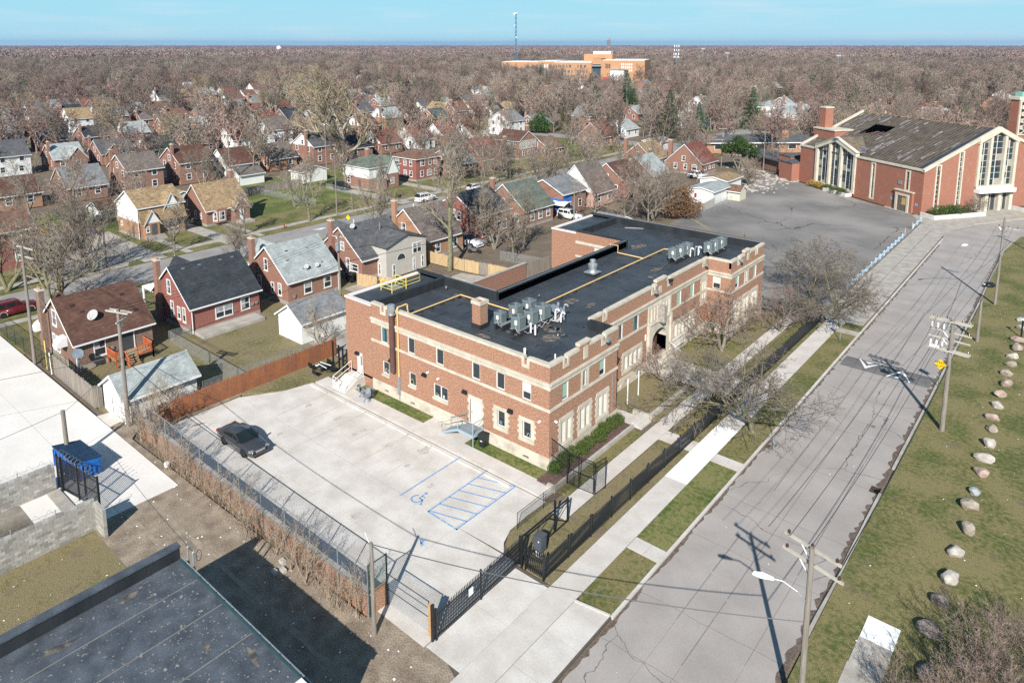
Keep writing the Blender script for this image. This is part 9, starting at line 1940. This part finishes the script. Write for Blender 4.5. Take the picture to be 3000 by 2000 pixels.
rp=thing('door_ramp','concrete ramp with white tube railings at the tower door','ramp',(-51.2,37.7,0));MB().prism([(-52.3,36.5,.0),(-50.35,36.5,.0),(-50.35,38.9,.0),(-52.3,38.9,.0)],(0,0,.1)).build('base',M_conc2,rp)
b=MB();b.add([(-52.3,36.5,.1),(-50.4,36.5,.1),(-50.4,38.9,.1),(-52.3,38.9,.1),(-52.3,38.0,.9),(-50.4,38.0,.9),(-50.4,38.9,.9),(-52.3,38.9,.9)],[(0,1,5,4),(4,5,6,7),(1,2,6,5),(0,4,7,3)]);b.build('slope',M_conc2,rp)
for pth in([(-52.25,36.6,.1),(-52.25,36.6,1.15),(-52.25,38.75,1.95),(-52.25,38.75,.9)],[(-52.25,36.6,.65),(-52.25,38.75,1.4)],[(-50.5,36.6,.1),(-50.5,36.6,1.1),(-50.5,38.75,1.9),(-50.5,38.75,.9)],[(-50.5,36.6,.6),(-50.5,38.75,1.4)],[(-52.25,36.6,1.15),(-51.4,36.6,1.1),(-51.4,36.6,.1)],[(-52.25,36.6,.62),(-51.4,36.6,.6)]):MB().tube(pth,.028,6).build('railing',M_pvc,rp)
st_=thing('steel_stairs','blue-grey steel landing and ramp stair at the grey door of the school','stairs',(-37,38.2,0));
ls=MB();ls.box(-37.1,-35.45,37.6,38.9,.98,1.08);ls.build('landing',mat('steel_grating',(.19,.225,.25),rough=.5),st_);MB().box(-37.1,-35.4,37.55,37.6,.86,1.1).build('stringer',M_bluegrey,st_);MB().box(-35.45,-35.4,37.6,38.9,.86,1.1).build('stringer',M_bluegrey,st_)
for k in range(6):MB().box(-37.1-.3*(k+1),-37.1-.3*k,37.65,38.6,.9-.155*k,.94-.155*k).build('tread',MATS['steel_grating'],st_)
for y in(37.58,38.62):MB().prism([(-37.1,y,.86),(-37.1,y,1.1),(-39.0,y,.16),(-39.0,y,-.02)],(0,.04,0)).build('stringer',M_bluegrey,st_)
for x,y in((-35.45,37.6),(-37.1,37.6)):MB().tube([(x,y,0 if x>-36 else.9),(x,y,2.05)],.035,6).build('post',M_bluegrey,st_)
for pth in([(-38.9,37.6,.1),(-38.9,37.6,1.0),(-37.1,37.6,2.0),(-35.45,37.6,2.05),(-35.45,38.85,2.05),(-35.45,38.85,1.0)],[(-37.1,37.6,1.5),(-35.45,37.6,1.5),(-35.45,38.85,1.5)],[(-38.9,38.62,.1),(-38.9,38.62,1.0),(-37.1,38.62,1.95),(-37.1,38.62,1.1)],[(-39.2,37.6,.55),(-39.35,37.6,.8),(-39.1,37.6,.95),(-38.7,37.6,1.1)],[(-38.4,38.62,.75),(-37.3,38.62,1.3)]):MB().tube(pth,.025,6).build('handrail',M_galvd,st_)
for x,y,lb in((-29.76,51.6,'left of two white posts on the front lawn by the basement door'),(-29.82,53.6,'right of two white posts on the front lawn')):tag(MB().tube([(x,y,-.1),(x,y,2.35)],.055,6).build('sign_post',M_pvc),lb,'post')
wh=thing('white_gate','small white gate at the recessed side door of the school','gate',(-30,48.9,0));
for k in range(6):MB().box(-30.0+.14*k,-29.95+.14*k,48.5,48.54,.1,1.3).build('bar',M_pvc,wh)
for z in(.1,1.25):MB().box(-30.05,-29.2,48.48,48.56,z,z+.08).build('rail',M_pvc,wh)
# person by the dark car
def person(x,y,rz,label,shirt,trousers,skin=(.18,.10,.07)):
 t=thing('person',label,'person',(x,y,0),rz);me=bpy.data.meshes.new('body');J={'pel':(0,0,.95,.14),'chest':(.04,0,1.32,.17),'neck':(.08,0,1.5,.065),'head':(.13,0,1.66,.11),'hl':(0,.1,.9,.10),'kl':(.16,.11,.5,.075),'fl':(.06,.11,.08,.055),'tl':(.22,.12,.04,.05),'hr':(0,-.1,.9,.10),'kr':(-.02,-.11,.48,.075),'fr':(-.24,-.11,.1,.055),'trr':(-.1,-.12,.04,.05),'sl':(.04,.2,1.42,.07),'el':(.12,.27,1.15,.05),'wl':(.34,.22,1.05,.04),'sr':(.04,-.2,1.42,.07),'er':(-.04,-.28,1.15,.05),'wr':(.16,-.24,.95,.04)}
 E_=[('pel','chest'),('chest','neck'),('neck','head'),('pel','hl'),('hl','kl'),('kl','fl'),('fl','tl'),('pel','hr'),('hr','kr'),('kr','fr'),('fr','trr'),('chest','sl'),('sl','el'),('el','wl'),('chest','sr'),('sr','er'),('er','wr')]
 ks=list(J);me.from_pydata([J[k][:3]for k in ks],[(ks.index(a),ks.index(b))for a,b in E_],[]);me.skin_vertices or me.attributes
 o=bpy.data.objects.new('body',me);COL.objects.link(o);o.parent=t;md=o.modifiers.new('skin','SKIN');
 if not me.skin_vertices:bpy.context.view_layer.update()
 if me.skin_vertices:
  for i,k in enumerate(ks):r_=J[k][3];me.skin_vertices[0].data[i].radius=(r_,r_);me.skin_vertices[0].data[i].use_root=k=='pel'
 o.modifiers.new('sub','SUBSURF').levels=1;o.modifiers['sub'].render_levels=1;me.materials.append(mat('dark_clothes',shirt,var=.1))
 MB().lathe([(.02,1.56),(.085,1.6),(.105,1.68),(.08,1.77),(.02,1.79)],.14,0,10).build('hair',M_black,t,1)
 MB().box(.1,.34,.06,.16,0,.08).build('shoe',M_pvc,t,1);MB().box(-.22,.02,-.17,-.07,.0,.08).build('shoe',M_pvc,t,1)
 return t
person(-134.4,47.3,2.6,'person in dark clothes and white shoes walking beside the dark car',(.02,.03,.025),(.02,.02,.02))
# litter, rubble and the bricks at the lot wall
lt=random.Random(8)
lit=MB()
def chip(x,y,s,z=0):a=lt.uniform(0,6.28);c,q=math.cos(a)*s,math.sin(a)*s;lit.add([(x+c,y+q,z+.02),(x-q*.6,y+c*.6,z+.05),(x-c*.8,y-q*.8,z+.02),(x+q*.7,y-c*.7,z+.04)],[(0,1,2,3)])
for i in range(420):
 r_=lt.random()
 if r_<.35:chip(lt.uniform(-8.5,3),lt.uniform(34,125),lt.uniform(.03,.09))
 elif r_<.8:chip(lt.uniform(-56,-19),lt.uniform(15.5,21.4)if lt.random()<.8 else lt.uniform(18,22.5),lt.uniform(.03,.10))
 elif r_<.9:chip(lt.uniform(-47,-36),lt.uniform(6,14.5),lt.uniform(.03,.10))
 else:chip(lt.uniform(-17.5,-9.6),lt.uniform(25,110),lt.uniform(.02,.07),-.12)
tag(lit.build('litter',M_pvc),'scattered white scraps of litter','litter',kind='stuff')
rub=MB()
for i in range(240):
 u,v=lt.uniform(34,60),abs(lt.gauss(0,2.6));p=C0+CD*u-CN*(v+.5)if lt.random()<.6 else Vector((lt.gauss(-57,2.2),lt.uniform(148,168),0));s=lt.uniform(.08,.4);rub.box(p.x-s,p.x+s,p.y-s*.6,p.y+s*.6,-.02,s*.6)
tag(rub.build('rubble',mat('rubble',(.33,.28,.24),col2=(.5,.46,.42),scale=.7)),'heaps of rubble and rubbish at the church annex','rubble',kind='stuff')
for i,(x,y,lb)in enumerate(((-35.9,20.9,'loose pale block lying at the foot of the lot wall, left one'),(-35.2,20.5,'loose pale block lying at the foot of the lot wall, right one'),(-35.5,20.1,'loose pale block lying farthest from the lot wall'))):
 tag(MB().box(x-.2,x+.2,y-.13,y+.13,-.01,.2).build('loose_block',M_blk[1]),lb,'block')
st1=MB().lathe([(.2,0),(.22,.3),(.1,.32)],-51.6,21.0,8).build('paint_bucket',M_pvc);tag(st1,'white bucket at the concrete alley edge','bucket');
pb2=MB();pb2 .add([(-55.7,24.6,.05),(-55.2,24.9,.4),(-55.0,25.5,.5),(-55.5,25.4,.2)],[(0,1,2,3)]);tag(pb2 .build('plastic_sheet',M_pvc),'white plastic lid lying by the rust fence at the lot corner','plastic lid')
for i,(a,b,m,lb)in enumerate((((-77.0,20.9,0),(-78.1,21.2,2.6),mat('yellow_pipe',(.6,.5,.15)),'yellow pipe leaning on the dark fence left of the cottage'),((-75.4,20.8,0),(-76.3,21.0,1.9),M_pvc,'white pipe leaning on the dark fence left of the stockade'))):tag(MB().tube([a,b],.05,6).build('leaning_pipe',m),lb,'pipe')
# ================================================================ HAZE
hzm=bpy.data.materials.new('haze');hzm.use_nodes=True;t_=hzm.node_tree;t_.nodes.clear();oo=t_.nodes.new('ShaderNodeOutputMaterial');pv=t_.nodes.new('ShaderNodeVolumePrincipled');pv.inputs['Color'].default_value=(.30,.46,.85,1);pv.inputs['Density'].default_value=.00007;pv.inputs['Anisotropy'].default_value=.1;t_.links.new(pv.outputs[0],oo.inputs['Volume'])
hz_=MB().box(-10500,3000,-420,10500,GZ-2.4,72).build('haze',hzm);hz_['kind']='stuff';hz_['label']='thin blue haze over the suburb'
